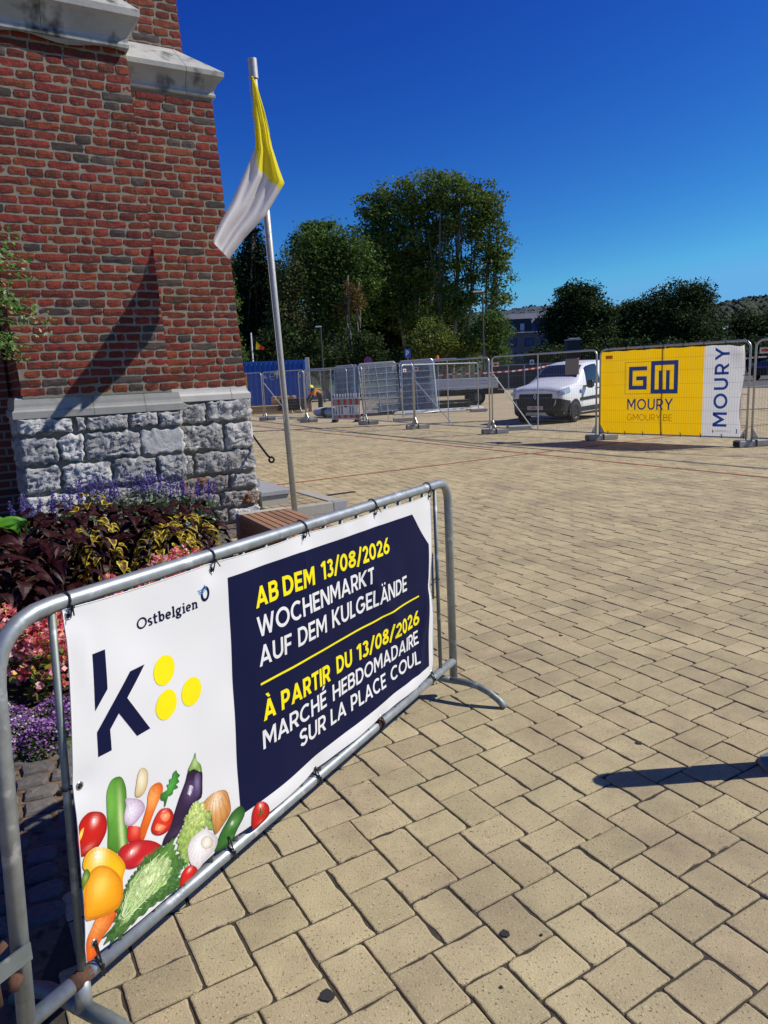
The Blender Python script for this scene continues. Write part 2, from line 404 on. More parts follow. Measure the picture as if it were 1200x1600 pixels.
# ---- granite setts by the flower bed
SETT = M('grey granite sett', (.115, .105, .095), .85, var=.3, vs=14, rnd=.22, bump=.003, bs=70, spots=((.22, .15, .08), 22, .63, .1), spots2=((.26, .26, .25), 120, .66, .05))
BEDC = Vector((-2.56, 5.10, 0))
def in_bed(x, y, g_=0.0):
    a = math.radians(-6); dx, dy = x-BEDC.x, y-BEDC.y
    u_ = dx*math.cos(a)+dy*math.sin(a); v_ = -dx*math.sin(a)+dy*math.cos(a)
    return (abs(u_)/(1.12+g_))**2.6+(abs(v_)/(1.85+g_))**2.6 < 1
sv = []
for i in range(7):
    k = 13; o_ = []
    for j in range(k):
        a = 2*PI*j/k; c_, s_ = math.cos(a), math.sin(a); r_ = 1/max(abs(c_), abs(s_))**.82
        o_.append((c_*r_*.5*rng.uniform(.9, 1.0), s_*r_*.5*rng.uniform(.9, 1.0)))
    v = [(x, y, -.05) for x, y in o_]+[(x, y, -.012) for x, y in o_]+[(x*.88, y*.88, rng.uniform(-.002, .002)) for x, y in o_]+[(x*.5, y*.5, .004+rng.uniform(-.002, .003)) for x, y in o_]
    f = [(r_*k+i2, r_*k+(i2+1) % k, (r_+1)*k+(i2+1) % k, (r_+1)*k+i2) for r_ in range(3) for i2 in range(k)]+[tuple(range(3*k, 4*k))]
    b = MB(); b.add(v, f); sv.append((b.build('granite_sett', SETT, link_=False), v, f))
setts = []
ang = math.radians(27)
for j in range(-85, 95):
    y0 = 0
    xx = -7+ (j % 2)*.07
    while xx < 9:
        w = rng.uniform(.105, .165)
        c = Vector((-1.5, 3.0, 0)) + Vector((math.cos(ang), math.sin(ang), 0))*(xx+w/2) + Vector((-math.sin(ang), math.cos(ang), 0))*(j*.112)
        xx += w+.010
        if not (-5.5 < c.x and -.8 < c.y < 8.3) or in_bed(c.x, c.y, .03): continue
        if c.x > edge_x(c.y)-.03: continue
        q = c-Vector((-2.097, 7.87, 0)); s_ = q.dot(Vector((.866, .5, 0))); d_ = q.dot(Vector((-.5, .866, 0)))
        if (s_ > -1.7 and d_ > -.06 and s_ < 0) or (s_ >= 0 and d_ > .26): continue
        setts.append((c, w, c.length))
setts.sort(key=lambda t: t[2])
vis = [s for s in setts if in_frame(s[0], 0)][:260]; vid = set(id(s) for s in vis)
AV, AF, nb0 = [], [], 0
for s in setts:
    c, w, _ = s; dz = rng.gauss(0, .004); rot = (rng.gauss(0, .04), rng.gauss(0, .04), ang+rng.gauss(0, .05)); k = rng.randrange(7); sc = (w, .104*rng.uniform(.93, 1.05), 1)
    if id(s) in vid:
        o = link('granite_sett', sv[k][0], sett_bed, (c.x, c.y, .004+dz)); o.rotation_euler = rot; o.scale = sc
    else:
        R_ = np.array(Matrix.Rotation(rot[2], 3, 'Z')); A = (np.array(sv[k][1])*np.array(sc)) @ R_.T+np.array([c.x, c.y, .004+dz])
        AV.append(A); AF += [[nb0+i for i in ff] for ff in sv[k][2]]; nb0 += len(A)
me = bpy.data.meshes.new('granite_setts'); me.from_pydata(np.concatenate(AV).tolist(), [], AF); me.materials.append(SETT)
tag(link('granite_setts', me, sett_bed), kind='stuff')

# ================================================================== CHURCH
CH = empty('church_building', (-2.097, 7.87, 0), math.radians(30), 'red brick church with stepped buttresses on a grey limestone plinth', 'church')
MORT = M('lime mortar', (.235, .212, .160), .95, var=.28, vs=12, bump=.003, bs=90, coord='world')
BRICK = M('old red brick', (.165, .028, .013), .9, var=.5, vs=20, rnd=.36, hue=.010, bump=.006, bs=60, spots=((.045, .028, .022), 13, .575, .10), spots2=((.28, .065, .025), 26, .62, .08))
BRICKD = M('overburnt dark brick', (.058, .040, .034), .85, var=.35, vs=16, rnd=.35, bump=.004, bs=75)
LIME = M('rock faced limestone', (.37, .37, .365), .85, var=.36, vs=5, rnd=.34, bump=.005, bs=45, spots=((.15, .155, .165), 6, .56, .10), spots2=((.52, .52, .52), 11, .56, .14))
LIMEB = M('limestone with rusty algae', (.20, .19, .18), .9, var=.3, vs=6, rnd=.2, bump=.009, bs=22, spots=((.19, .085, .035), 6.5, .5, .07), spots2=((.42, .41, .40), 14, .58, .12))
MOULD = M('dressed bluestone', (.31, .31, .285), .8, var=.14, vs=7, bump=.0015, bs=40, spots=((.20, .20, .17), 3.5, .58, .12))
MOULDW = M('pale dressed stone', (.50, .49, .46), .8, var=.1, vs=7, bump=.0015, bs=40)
CORN = M('weathered cornice stone', (.40, .40, .37), .85, var=.22, vs=4, bump=.003, bs=30, spots=((.05, .05, .045), 3.2, .55, .14))
LEAN = -.040
def lean(s, z): return s + LEAN*max(0, z-1.55)
Z0, ZC = 1.60, .0845                       # first brick course, course height
brng = random.Random(11)
def brick_geo(L_, H, D=.05, rg=None):
    rg = rg or brng; nx = 3 if L_ < .2 else 5; nz = 2; b = .010
    xs = [-L_/2+L_*i/nx for i in range(nx+1)]; zs = [-H/2, 0, H/2]
    P = []
    for i, x in enumerate(xs):
        row = []
        for j, z in enumerate(zs):
            e = (i in (0, nx)) or (j in (0, 2)); cn = (i in (0, nx)) and (j in (0, 2))
            dx = rg.uniform(-.004, .004)+(-math.copysign(.005, x) if cn else 0); dz = rg.uniform(-.004, .004)
            dy = rg.uniform(-.003, .003)+(.0015 if e else 0)+(.003 if cn else 0)
            row.append((x+dx, dy, z+dz))
        P.append(row)
    v = [p for r in P for p in r]; m_ = 3; n = nx+1
    f = [(i*m_+j, (i+1)*m_+j, (i+1)*m_+j+1, i*m_+j+1) for i in range(nx) for j in range(2)]
    ring = [i*m_ for i in range(n)]+[(n-1)*m_+1]+[i*m_+2 for i in range(n-1, -1, -1)]+[1]
    k = len(v); mid = [(v[i][0]*1.03, v[i][1]+.008, v[i][2]*1.06) for i in ring]; back = [(p[0], D, p[2]) for p in mid]
    v = v+mid+back; R_ = len(ring)
    for i in range(R_):
        a, b_ = ring[i], ring[(i+1) % R_]
        f.append((b_, a, k+i, k+(i+1) % R_)); f.append((k+(i+1) % R_, k+i, k+R_+i, k+R_+(i+1) % R_))
    return v, f
BV = {}
def bvar(L_):
    key = round(L_, 2)
    if key not in BV:
        BV[key] = []
        for i in range(6 if key in (.28, .14) else 3):
            v, f = brick_geo(L_, ZC-.023)
            meshes = []
            for mt in (BRICK, BRICKD):
                b = MB(); b.add(v, f); meshes.append(b.build('brick', mt, link_=False, smooth=False))
            BV[key].append((meshes, v, f))
    return BV[key]
blist = []      # (s,d,z,len,facing,weight)
def wall_bricks(s0, s1, d, z0, z1, facing=0, hero=True, ragged=0.0, leanf=True):
    """facing 0: faces -d (camera); 1: faces +s (right side)"""
    k0 = int(round((z0-Z0)/ZC)); k1 = int((z1-Z0)/ZC)
    for k in range(k0, k1):
        z = Z0+(k+.5)*ZC
        hdr = k % 2 == 0
        p = s1; first = True
        while p > s0+.03:
            if hdr: L_ = .132
            else: L_ = .285
            if first: L_ = (.09 if hdr else .22) if (k//2) % 2 else (.13 if hdr else .285)
            elif brng.random() < .10: L_ = brng.choice((.13, .08, .18, .22))
            if p-L_-.017 < s0: L_ = p-s0-.004
            if L_ < .04: break
            L_ = round(max(L_, .05)*50)/50
            blist.append((p-L_/2, d, z, L_, facing, hero))
            p -= L_+.017+brng.uniform(-.002, .003); first = False
# core masses (mortar)
core = MB()
def lean_box(s0, s1, d0, d1, z0, z1):
    core.hexa([(lean(s0, z0), d0, z0), (lean(s1, z0), d0, z0), (lean(s1, z0), d1, z0), (lean(s0, z0), d1, z0),
               (lean(s0, z1), d0, z1), (lean(s1, z1), d0, z1), (lean(s1, z1), d1, z1), (lean(s0, z1), d1, z1)])
LS0, LS1 = -1.57, -.115                # left buttress in brick
RS1, RD = .82, .32                    # right one
lean_box(LS0+.01, LS1-.008, .0032, 1.3, 1.58, 4.93)
lean_box(LS1+.002, RS1-.008, RD+.0032, 1.5, 1.58, 4.70)
UD = .60; US1 = .645                   # upper stage
lean_box(LS0+.15, US1-.008, UD+.0032, 1.5, 4.95, 9.0)
core.box((-.845, .655, .775), (1.58, 1.29, 1.55)); core.box((.39, .925, .775), (.92, 1.18, 1.55))
core.build('mortar_core', MORT, CH)
# recessed nave wall to the left and beyond
nw = MB(); nw.box((-6.2, 2.3, 6), (9.2, 1.6, 12)); nw.box((-1.0, 5.2, 6), (3.0, 7.3, 12))
NAVE = bpy.data.materials.new('nave brick'); NAVE.use_nodes = True; t = NAVE.node_tree; N = t.nodes; L = t.links
tc = N.new('ShaderNodeTexCoord'); mp = N.new('ShaderNodeMapping'); mp.inputs['Rotation'].default_value = (PI/2, 0, 0); br = N.new('ShaderNodeTexBrick')
br.inputs['Scale'].default_value = 1; br.inputs['Brick Width'].default_value = .34; br.inputs['Row Height'].default_value = .093; br.inputs['Mortar Size'].default_value = .012
br.inputs['Color1'].default_value = (.26, .055, .03, 1); br.inputs['Color2'].default_value = (.16, .045, .03, 1); br.inputs['Mortar'].default_value = (.28, .25, .2, 1)
L.new(tc.outputs['Object'], mp.inputs['Vector']); L.new(mp.outputs[0], br.inputs['Vector']); L.new(br.outputs[0], N['Principled BSDF'].inputs['Base Color']); N['Principled BSDF'].inputs['Roughness'].default_value = .9
nw.build('nave_wall', NAVE, CH)
wall_bricks(LS0, LS1, 0, Z0, 4.92)
wall_bricks(LS1+.01, RS1, RD, Z0, 4.68)
wall_bricks(-.75, US1, UD, 4.88, 6.6)
wall_bricks(RD+.06, 1.3, RS1, Z0, 4.62, 1, False)
wall_bricks(.05, RD-.02, LS1, Z0, 4.80, 1, False)
wall_bricks(.05, 1.2, LS0, Z0, 4.80, 2, False)
wall_bricks(UD+.06, 1.4, US1, 4.9, 6.6, 1, False)
hero = [b for b in blist if b[5]]
def b_pos(b):
    s, d, z, L_, fc, _ = b
    if fc == 0: return Vector((lean(s, z), d, z)), 0.0
    if fc == 1: return Vector((lean(d, z), s, z)), PI/2
    return Vector((lean(d, z), s, z)), -PI/2
MW = Matrix.Translation((-2.097, 7.87, 0)) @ Matrix.Rotation(math.radians(30), 4, 'Z')
def scr(b):
    v = MW @ b_pos(b)[0]-CAMP; z = v.dot(FWD); px = 600+F*v.dot(R2)/z; py = 800+F*v.dot(D2)/z
    return (px, py, z)
big = [(b[3]/scr(b)[2], b) for b in hero if scr(b)[0] > -15 and scr(b)[1] > -15]
big.sort(key=lambda t: -t[0]); heroids = set(id(b) for _, b in big[:300])
AV, AF, AM, nb0 = [], [], [], 0
for b in blist:
    p, rz = b_pos(b); mv = brng.choice(bvar(b[3])); dk = 1 if brng.random() < .07 else 0
    dy = brng.gauss(-.0035, .0018)
    if b[4] == 0: p.y += dy
    rt = brng.gauss(0, .012); fl = brng.random() < .5
    if id(b) in heroids:
        o = link('brick', mv[0][dk], CH, p); o.rotation_euler = (brng.gauss(0, .01), rt, rz)
    else:
        R_ = np.array(Matrix.Rotation(rz, 3, 'Z') @ Matrix.Rotation(rt, 3, 'Y'))
        A = np.array(mv[1]) @ R_.T+np.array(p); AV.append(A); AF += [[nb0+i for i in ff] for ff in mv[2]]; AM += [dk]*len(mv[2]); nb0 += len(A)
me = bpy.data.meshes.new('brickwork'); me.from_pydata(np.concatenate(AV).tolist(), [], AF); me.materials.append(BRICK); me.materials.append(BRICKD)
me.polygons.foreach_set('material_index', AM); tag(link('brickwork', me, CH), kind='stuff')

# plinth stones: rock-faced blocks
def rock(L_, H, D, seed, rough=1.0, smoothface=False):
    nx, nz = max(8, int(L_/.012)), max(6, int(H/.012)); P = []
    for i in range(nx+1):
        row = []
        for j in range(nz+1):
            u_, v_ = i/nx*2-1, j/nz*2-1
            e = max(abs(u_)**14, abs(v_)**10)
            x = u_*L_/2*(1-.05*(abs(v_)**5)); z = v_*H/2*(1-.05*(abs(u_)**5))
            q = Vector((x*7+seed*3.1, seed*1.7, z*7)); qs = Vector((x*4.5+z*5.5+seed, seed*2.3, z*9-x*7.5))
            w = noise.noise(q*.9)*.45+abs(noise.noise(qs*1.5))*.85+abs(noise.noise(qs*3.3+Vector((3, 3, 3))))*.30+noise.noise(qs*8)*.09+noise.noise(q*17)*.04+.35*(noise.voronoi(q*1.5)[0][0]-.35)
            y = -(.030*(1-e)+.042*w*(1-.55*e)*rough) if not smoothface else -(.022*(1-e**2)+.006*w)
            x += noise.noise(q*2.7+Vector((9, 0, 0)))*.024*(abs(u_)**3)*1.4; z += noise.noise(q*2.0+Vector((0, 0, 9)))*.026*(abs(v_)**3)*1.4
            row.append((x, y, z))
        P.append(row)
    b = MB(); b.grid(P); n, m_ = nx+1, nz+1
    ring = [i*m_ for i in range(n)]+[(n-1)*m_+j for j in range(1, m_)]+[i*m_+m_-1 for i in range(n-2, -1, -1)]+[j for j in range(m_-2, 0, -1)]
    k = len(b.v); back = [(b.v[i][0], D, b.v[i][2]) for i in ring]; b.v += back
    for i in range(len(ring)):
        b.f.append([ring[(i+1) % len(ring)], ring[i], k+i, k+(i+1) % len(ring)]); b.m.append(0); b.c.append(None)
    return b
def stone_row(d, z0, z1, cuts, right, mats):
    for i, (a, b_) in enumerate(zip(cuts[:-1], cuts[1:])):
        L_ = b_-a-.022; H = z1-z0-.018-brng.uniform(0, .022); sd_ = brng.random()*50
        rk = rock(L_, H, .06, sd_, smoothface=(mats[i] == 'S')); mt = {'L': LIME, 'S': LIME, 'B': LIMEB}[mats[i]]
        o = rk.build('plinth_stone', mt, CH, smooth=False); o.location = ((a+b_)/2, d, (z0+z1)/2+brng.uniform(-.006, .006)); o.rotation_euler = (0, brng.gauss(0, .012), 0)
# left buttress face rows (top to bottom), s from -1.66 to 0.0
stone_row(0, 1.22, 1.39, [-1.66, -1.12, -1.02, -.60, -.30, -.045], 0, 'LLLLL')
stone_row(0, .92, 1.22, [-1.66, -1.30, -1.06, -.50, -.040], 0, 'LLLS')
stone_row(0, .64, .92, [-1.66, -1.30, -.82, -.36, -.035], 0, 'LLLL')
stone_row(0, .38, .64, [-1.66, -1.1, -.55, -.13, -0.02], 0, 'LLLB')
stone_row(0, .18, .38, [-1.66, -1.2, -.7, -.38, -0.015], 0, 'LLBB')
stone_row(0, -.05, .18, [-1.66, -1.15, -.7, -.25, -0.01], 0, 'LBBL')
stone_row(.32, 1.20, 1.46, [-.03, .32, .855], 0, 'LL')
stone_row(.32, .88, 1.20, [-.03, .50, .862], 0, 'LL')
stone_row(.32, .60, .88, [-.03, .12, .868], 0, 'LL')
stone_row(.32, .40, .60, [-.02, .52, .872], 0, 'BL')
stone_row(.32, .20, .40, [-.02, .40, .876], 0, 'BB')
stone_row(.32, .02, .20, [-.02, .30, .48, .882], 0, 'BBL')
for (z0, z1) in ((1.20, 1.46), (.88, 1.20), (.60, .88), (.40, .60), (.20, .40), (0, .20)):
    rk = rock(.55, z1-z0-.02, .06, z0*9); o = rk.build('plinth_stone', LIME, CH); o.location = (.845, .64, (z0+z1)/2); o.rotation_euler = (0, 0, PI/2)
    rk = rock(.55, z1-z0-.02, .06, z0*7+2); o = rk.build('plinth_stone', LIME, CH); o.location = (-1.63, .32, (z0+z1)/2); o.rotation_euler = (0, 0, -PI/2)
# moulding: swept profile (depth out, z)
def sweep(prof, path, name, mat_, cuts=()):
    """prof: (out,z) list; path: corner points (s,d) with outward normals mitred"""
    b = MB(); n = len(path); rows = []
    for i, (s, d) in enumerate(path):
        p = Vector((s, d)); a = (Vector(path[i])-Vector(path[i-1])).normalized() if i else None; c = (Vector(path[i+1])-Vector(path[i])).normalized() if i < n-1 else None
        na = Vector((a.y, -a.x)) if a else None; nc = Vector((c.y, -c.x)) if c else None
        if na and nc: m_ = (na+nc).normalized(); m_ = m_/max(.3, m_.dot(na))
        else: m_ = na or nc
        rows.append([(s+m_.x*o_+ (LEAN*max(0, z-1.55)), d+m_.y*o_, z) for o_, z in prof])
    b.grid(rows)
    return b.build(name, mat_, CH, smooth=False)
prof = [(-.02, 1.385), (.030, 1.385), (.034, 1.39), (.034, 1.455), (.026, 1.462), (.014, 1.475), (.006, 1.50), (.004, 1.53), (-.004, 1.575), (-.016, 1.592), (-.06, 1.595)]
prof2 = [(-.02, 1.455), (.028, 1.455), (.034, 1.46), (.034, 1.52), (.026, 1.53), (.010, 1.545), (.002, 1.57), (-.002, 1.60), (-.014, 1.62), (-.06, 1.622)]
for s0, s1 in ((-1.64, -.93), (-.926, -.42), (-.416, -.048)):
    pth = [(s0, .002), (s1, .002)]
    if s0 < -1.6: pth = [(-1.64, 1.0), (-1.64, .002), (s1, .002)]
    if s1 > -.1: pth = pth+[(s1, .30)]
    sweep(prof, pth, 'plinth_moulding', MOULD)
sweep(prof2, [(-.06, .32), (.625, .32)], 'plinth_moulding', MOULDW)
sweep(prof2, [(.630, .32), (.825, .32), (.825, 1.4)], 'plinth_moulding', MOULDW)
# cornices with weathered slope
def cornice(path, zb, name, slope_to, rise, ow=1.0, hh=1.0):
    pr = [(-.03, zb), (.010, zb), (.026, zb+.010), (.030, zb+.030*hh), (.018, zb+.048*hh), (.020, zb+.075*hh), (.038*ow, zb+.115*hh), (.066*ow, zb+.160*hh), (.100*ow, zb+.195*hh), (.104*ow, zb+.240*hh), (-slope_to, zb+.240*hh+rise)]
    return sweep(pr, path, name, CORN)
cornice([(-1.60, 1.2), (-1.60, 0), (-.86, 0)], 4.87, 'cornice', .50, .62, 1.4, 1.32)
cornice([(-.856, 0), (-.115, 0), (-.115, .5)], 4.87, 'cornice', .50, .62, 1.4, 1.32)
cornice([(-.12, .32), (.53, .32)], 4.665, 'cornice', .27, .30, 1.15)
cornice([(.534, .32), (.82, .32), (.82, 1.4)], 4.665, 'cornice', .27, .30, 1.15)
# near black strip sagging under the left cornice
fl = MB(); fl.grid([[(lean(-1.6+1.48*i/14, 4.86), -.02-.018*k, 4.87-.020*k-.012*math.sin(i*.9)*k) for k in range(3)] for i in range(15)])
fl.build('dark_strip', M('near black', (.03, .03, .032), .5), CH)

# ================================================================== STEP, KERB, BENCH, POLE, FLAG, HANDRAIL
def CW(s, d, z): return MW @ Vector((s, d, z))
BLUE = M('bluestone slab', (.30, .31, .32), .7, var=.12, vs=8, bump=.001, bs=60)
st = empty('stone_step', CW(1.15, .9, 0), math.radians(30), 'bluestone entrance step slab beside the church buttress, above the low kerb', 'step')
def lb_(o, s0, s1, d0, d1, z0, z1, mt, nm, r=.006):
    b = MB(); b.bbox(((s0+s1)/2-1.15, (d0+d1)/2-.9, (z0+z1)/2), (s1-s0, d1-d0, z1-z0), r); return b.build(nm, mt, o)
lb_(st, .965, 1.36, .47, 1.9, .245, .305, BLUE, 'slab'); lb_(st, .975, 1.33, .50, 1.16, .10, .242, CONC, 'riser'); lb_(st, .975, 1.33, 1.165, 1.9, .10, .242, CONC, 'riser')
lb_(st, .975, 1.12, .93, 1.9, .308, .43, BLUE, 'slab')
kb = empty('raised_kerb', CW(1.15, .9, 0), math.radians(30), 'low paved concrete platform with bluestone border right of the flagpole', 'platform')
lb_(kb, .96, 1.93, .09, .20, 0, .130, CONC, 'kerb_stone'); lb_(kb, 1.75, 1.93, .205, 1.3, 0, .130, CONC, 'kerb_stone'); lb_(kb, .96, 1.745, .205, 1.3, 0, .118, PAVER, 'paved_top')
lb_(kb, 1.76, 1.935, .085, .20, .0, .1345, BLUE, 'corner_stone', .004)
jb = MB()
for k in range(5): jb.box((.0+.05+.14*k+.15-.3, .75-.9, .1195), (.006, 1.0, .002))
for k in range(4): jb.box((1.35-1.15, .35+.2*k-.9, .1197), (.78, .006, .002))
jb.build('joints', SOILJ, kb)

bn = empty('bench', (-1.39, 6.61, 0), math.radians(28), 'bench of reddish wooden slats with pale concrete end behind the crowd barrier', 'bench')
for y0, y1 in ((-.105, 0), (-1.95, -1.845)):
    b = MB(); prof_ = [(0, 0), (.5, 0), (.5, .43), (.485, .45), (.015, .45), (0, .43)]
    b.prism([(x, y0, z) for x, z in prof_], (0, y1-y0, 0)); b.build('concrete_end', M('pale concrete', (.44, .42, .37), .85, var=.08, vs=10, bump=.0006, bs=120) if y0 > -1 else bpy.data.materials['pale concrete'], bn)
for k in range(7):
    w = .062; x = .008+k*(.4835/6.9); b = MB()
    if k == 0: b.prism([(0, -.108, .375), (0, -.108, .43), (.02, -.108, .452), (.066, -.108, .452), (.066, -.108, .43), (.03, -.108, .42), (.025, -.108, .375)], (0, -1.73, 0))
    else: b.bbox((x+w/2, -.973, .437), (w, 1.73, .03), .004)
    b.build('seat_slat', WOOD, bn)
for k in range(4):
    b = MB(); b.bbox((.012, -.973, .335-k*.078), (.026, 1.73, .068), .004); b.build('side_slat', WOOD, bn)

pb = gnd(463, 822); pt = at(394, 92, pb.y)
POLE = M('galvanised flagpole', (.48, .47, .44), .5, .35, var=.16, vs=30, bump=.0003, bs=80, spots=((.25, .24, .22), 25, .62, .1))
fp = empty('flagpole', pb, 0, 'tall galvanised steel flagpole standing behind the bench at the church corner', 'flagpole')
tt = pt-pb
b = MB(); b.tube([(0, 0, 0), tt*.5, tt*.965], [.034, .034, .033], 20); b.build('pole', POLE, fp, smooth=True)
b = MB(); b.tube([tt*.962, tt], .045, 20); b.build('top_sleeve', POLE, fp)
b = MB(); b.tube([tt*.965+Vector((-.05, -.02, 0)), tt*.955+Vector((-.047, -.03, 0)), Vector((-.05, -.035, 1.2))], .004, 6); b.build('halyard', M('cord', (.5, .5, .48), .8), fp)
b = MB(); b.cyl((0, 0, 0), (0, 0, .03), .09); b.build('base_plate', POLE, fp)

def interp(pts, t):
    f = t*(len(pts)-1); i = min(int(f), len(pts)-2); f -= i
    return pts[i][0]*(1-f)+pts[i+1][0]*f, pts[i][1]*(1-f)+pts[i+1][1]*f
def resample(pts, n):
    d = [0]
    for a, b_ in zip(pts[:-1], pts[1:]): d.append(d[-1]+math.hypot(b_[0]-a[0], b_[1]-a[1]))
    out = []
    for k in range(n):
        x = d[-1]*k/(n-1); i = max(j for j in range(len(d)) if d[j] <= x+1e-9); i = min(i, len(pts)-2); f = (x-d[i])/max(1e-9, d[i+1]-d[i])
        out.append((pts[i][0]*(1-f)+pts[i+1][0]*f, pts[i][1]*(1-f)+pts[i+1][1]*f))
    return out
Lp = [(393, 119), (394.4, 139.5), (396, 175.6), (398.5, 201), (399.5, 229), (381.6, 271), (360.4, 318), (344.4, 347.7), (333, 374), (334, 380)]
Rp = [(395, 119), (402, 135), (413.5, 173.5), (420, 199), (425, 229), (435.8, 262.7), (444.5, 286), (439, 296), (413.5, 339), (381.6, 373), (358, 405)]
n = 60; LL = resample(Lp, n); RR = resample(Rp, n); rows, fcol = [], []
for i in range(n):
    t = i/(n-1); row = []
    for j in range(25):
        w = j/24; x = LL[i][0]*(1-w)+RR[i][0]*w; y = LL[i][1]*(1-w)+RR[i][1]*w
        fold = .05*math.sin(w*11+t*3)*(.25+t)+.035*math.sin(w*23-t*5)*(t*(1-t)*3)
        row.append(at(x, y, 7.93-.74*t*t*(1-w*.5)+fold))
    rows.append(row)
FLAGM = M('thin flag cloth', (1, 1, 1), .75, attr=True, trans=.5, spec=.2)
b = MB()
for i in range(n-1):
    for j in range(24):
        w = (j+.5)/24; x = LL[i][0]*(1-w)+RR[i][0]*w; y = LL[i][1]*(1-w)+RR[i][1]*w
        yb_ = np.interp(x, [385, 399.7, 405, 411, 432, 446], [231, 230, 266, 268, 287, 294]) if x > 400 else 231
        c = (.93, .82, .05) if y < yb_ else (.80, .79, .80)
        if j in (0, 23) and y >= yb_: c = (.66, .66, .68)
        b.col = c; b.add([rows[i][j], rows[i][j+1], rows[i+1][j+1], rows[i+1][j]], [(0, 1, 2, 3)])
fo = b.build('flag', FLAGM, smooth=False); tag(fo, 'limp yellow and white flag hanging from the tall pole near the church wall', 'flag')
bm_ = __import__('bmesh').new(); bm_.from_mesh(fo.data); __import__('bmesh').ops.remove_doubles(bm_, verts=bm_.verts, dist=1e-5); bm_.to_mesh(fo.data); bm_.free()
fo.data.polygons.foreach_set('use_smooth', [True]*len(fo.data.polygons))

IRON = M('dark wrought iron', (.02, .022, .02), .45, .6)
hA, hB = at(378, 658, 8.95), at(417.5, 711, 8.30); hr = MB(); pts = [hA, hA.lerp(hB, .5), hB]
cu = R2*1.0; cd = Vector((0, 0, -1))
ctr = at(424.0, 718.5, 8.30); rad = .034
pts += [ctr+(RIGHT*math.sin(a)+Vector((0, 0, 1))*math.cos(a))*rad*(1-.25*k/10) for k, a in enumerate([math.radians(-30+34*q) for q in range(11)])]
hr.tube(pts, .0125, 8); hr.tube([hA, hA+Vector((-.35, .25, .0))], .0125, 8)
tag(hr.build('handrail', IRON, smooth=True), 'short black iron handrail with curled end beside the church step', 'handrail')

# ================================================================== CROWD BARRIER AND BANNER
BLc, BRc, TLc, TRc = gnd(42, 1600, .19), gnd(708, 1032, .19), gnd(-15, 975, 1.152), gnd(699, 752, 1.128)
UB = (BRc-BLc).normalized(); NB = Vector((UB.y, -UB.x, 0)).normalized()      # NB points to the printed side
def bil(s, t):
    a = s/2.5; return BLc*((1-a)*(1-t))+BRc*(a*(1-t))+TLc*((1-a)*t)+TRc*(a*t)
cb = empty('crowd_barrier', (BLc.x, BLc.y, 0), 0, 'galvanised steel crowd barrier carrying the market banner', 'crowd barrier')
O_ = Vector((BLc.x, BLc.y, 0))
def L_(p): return Vector(p)-O_
def corner(c, a, b_, r, n=7):
    p0, p1 = c+(a-c).normalized()*r, c+(b_-c).normalized()*r; return [(p0*(1-t)+c*t)*(1-t)+(c*(1-t)+p1*t)*t for t in [k/(n-1) for k in range(n)]]
bl0, br0 = BLc+(BLc-TLc)*.10, BRc+(BRc-TRc)*.095
b = MB(); pth = [L_(bl0)]+[L_(p) for p in corner(TLc, BLc, TRc, .15)]+[L_(TLc.lerp(TRc, k/6)) for k in range(1, 6)]+[L_(p) for p in corner(TRc, TLc, BRc, .11)]+[L_(br0)]
b.tube(pth, .0205, 18); b.build('outer_frame', GALV, cb, smooth=True)
b = MB(); b.tube([L_(bil(0, 0)), L_(bil(.8, 0)), L_(bil(1.6, 0)), L_(bil(2.5, 0))], .0205, 18); b.build('bottom_rail', GALV, cb, smooth=True)
for k in range(19):
    s = .160+k*.1208
    if k == 18: s = 2.345
    b = MB(); b.tube([L_(bil(s, 0)), L_(bil(s, 1))], .0095, 10); b.build('upright', GALV_DULL, cb, smooth=True)
def foot(s, sgn, tipd, x0=.0):
    c = bil(s, 0); c = Vector((c.x, c.y, 0)); z0 = .098
    pts = [c+Vector((0, 0, z0))-tipd*.03, c+tipd*.08+Vector((0, 0, z0+.002)), c+tipd*.15+Vector((0, 0, z0-.006)), c+tipd*.21+Vector((0, 0, z0-.028)), c+tipd*.26+Vector((0, 0, z0-.060)), c+tipd*.295+Vector((0, 0, .004))]
    return pts
for s, dirs in ((.155, (.88, -.47)), (2.46, (.87, -.50))):
    for sg in (1, -1):
        d = Vector((dirs[0], dirs[1], 0))*sg; pts = foot(s, sg, d)
        b = MB(); b.tube([L_(p) for p in pts], .017 if s > 1 else .021, 12); b.build('foot', GALV_DULL, cb, smooth=True)
b = MB(); b.tube([L_(bil(.155, 0)), L_(bil(.155, 0))-Vector((0, 0, .095))], .021, 14); b.build('foot_stub', GALV, cb, smooth=True)
b = MB(); p = bil(.155, 0); b.tube([L_(p+UB*-.028), L_(p+UB*.025)], [.0215, .0210], 12); b.build('rusty_weld', RUST, cb, smooth=True)
b = MB(); p = bil(1.70, 0); b.tube([L_(p+UB*-.02), L_(p+UB*.03)], [.0212, .0212], 12); b.build('rusty_weld', RUST, cb, smooth=True)
b = MB(); p0 = bil(0.0, .195)
b.hexa([tuple(L_(p0+UB*u_+NB*w_+Vector((0, 0, z_)))) for z_ in (-.022, .022) for u_, w_ in ((-.16, .020), (.012, .020), (.012, .026), (-.16, .026))]); b.build('hinge_strap', GALV_DULL, cb)
b = MB(); q = p0-UB*.075+NB*.02; b.tube([L_(q+Vector((0, 0, -.075))), L_(q+Vector((0, 0, .03))), L_(q+UB*.012+Vector((0, 0, .05))), L_(q+UB*.035+Vector((0, 0, .058)))], .009, 8); b.build('hinge_hook', RUST, cb, smooth=True)
b = MB(); b.tube([L_(q+UB*.03+Vector((0, 0, -.06)))+Vector((.0, 0, 0)), L_(q+UB*.05+Vector((0, 0, -.035)))], .016, 8); b.build('hinge_lug', RUST, cb, smooth=True)
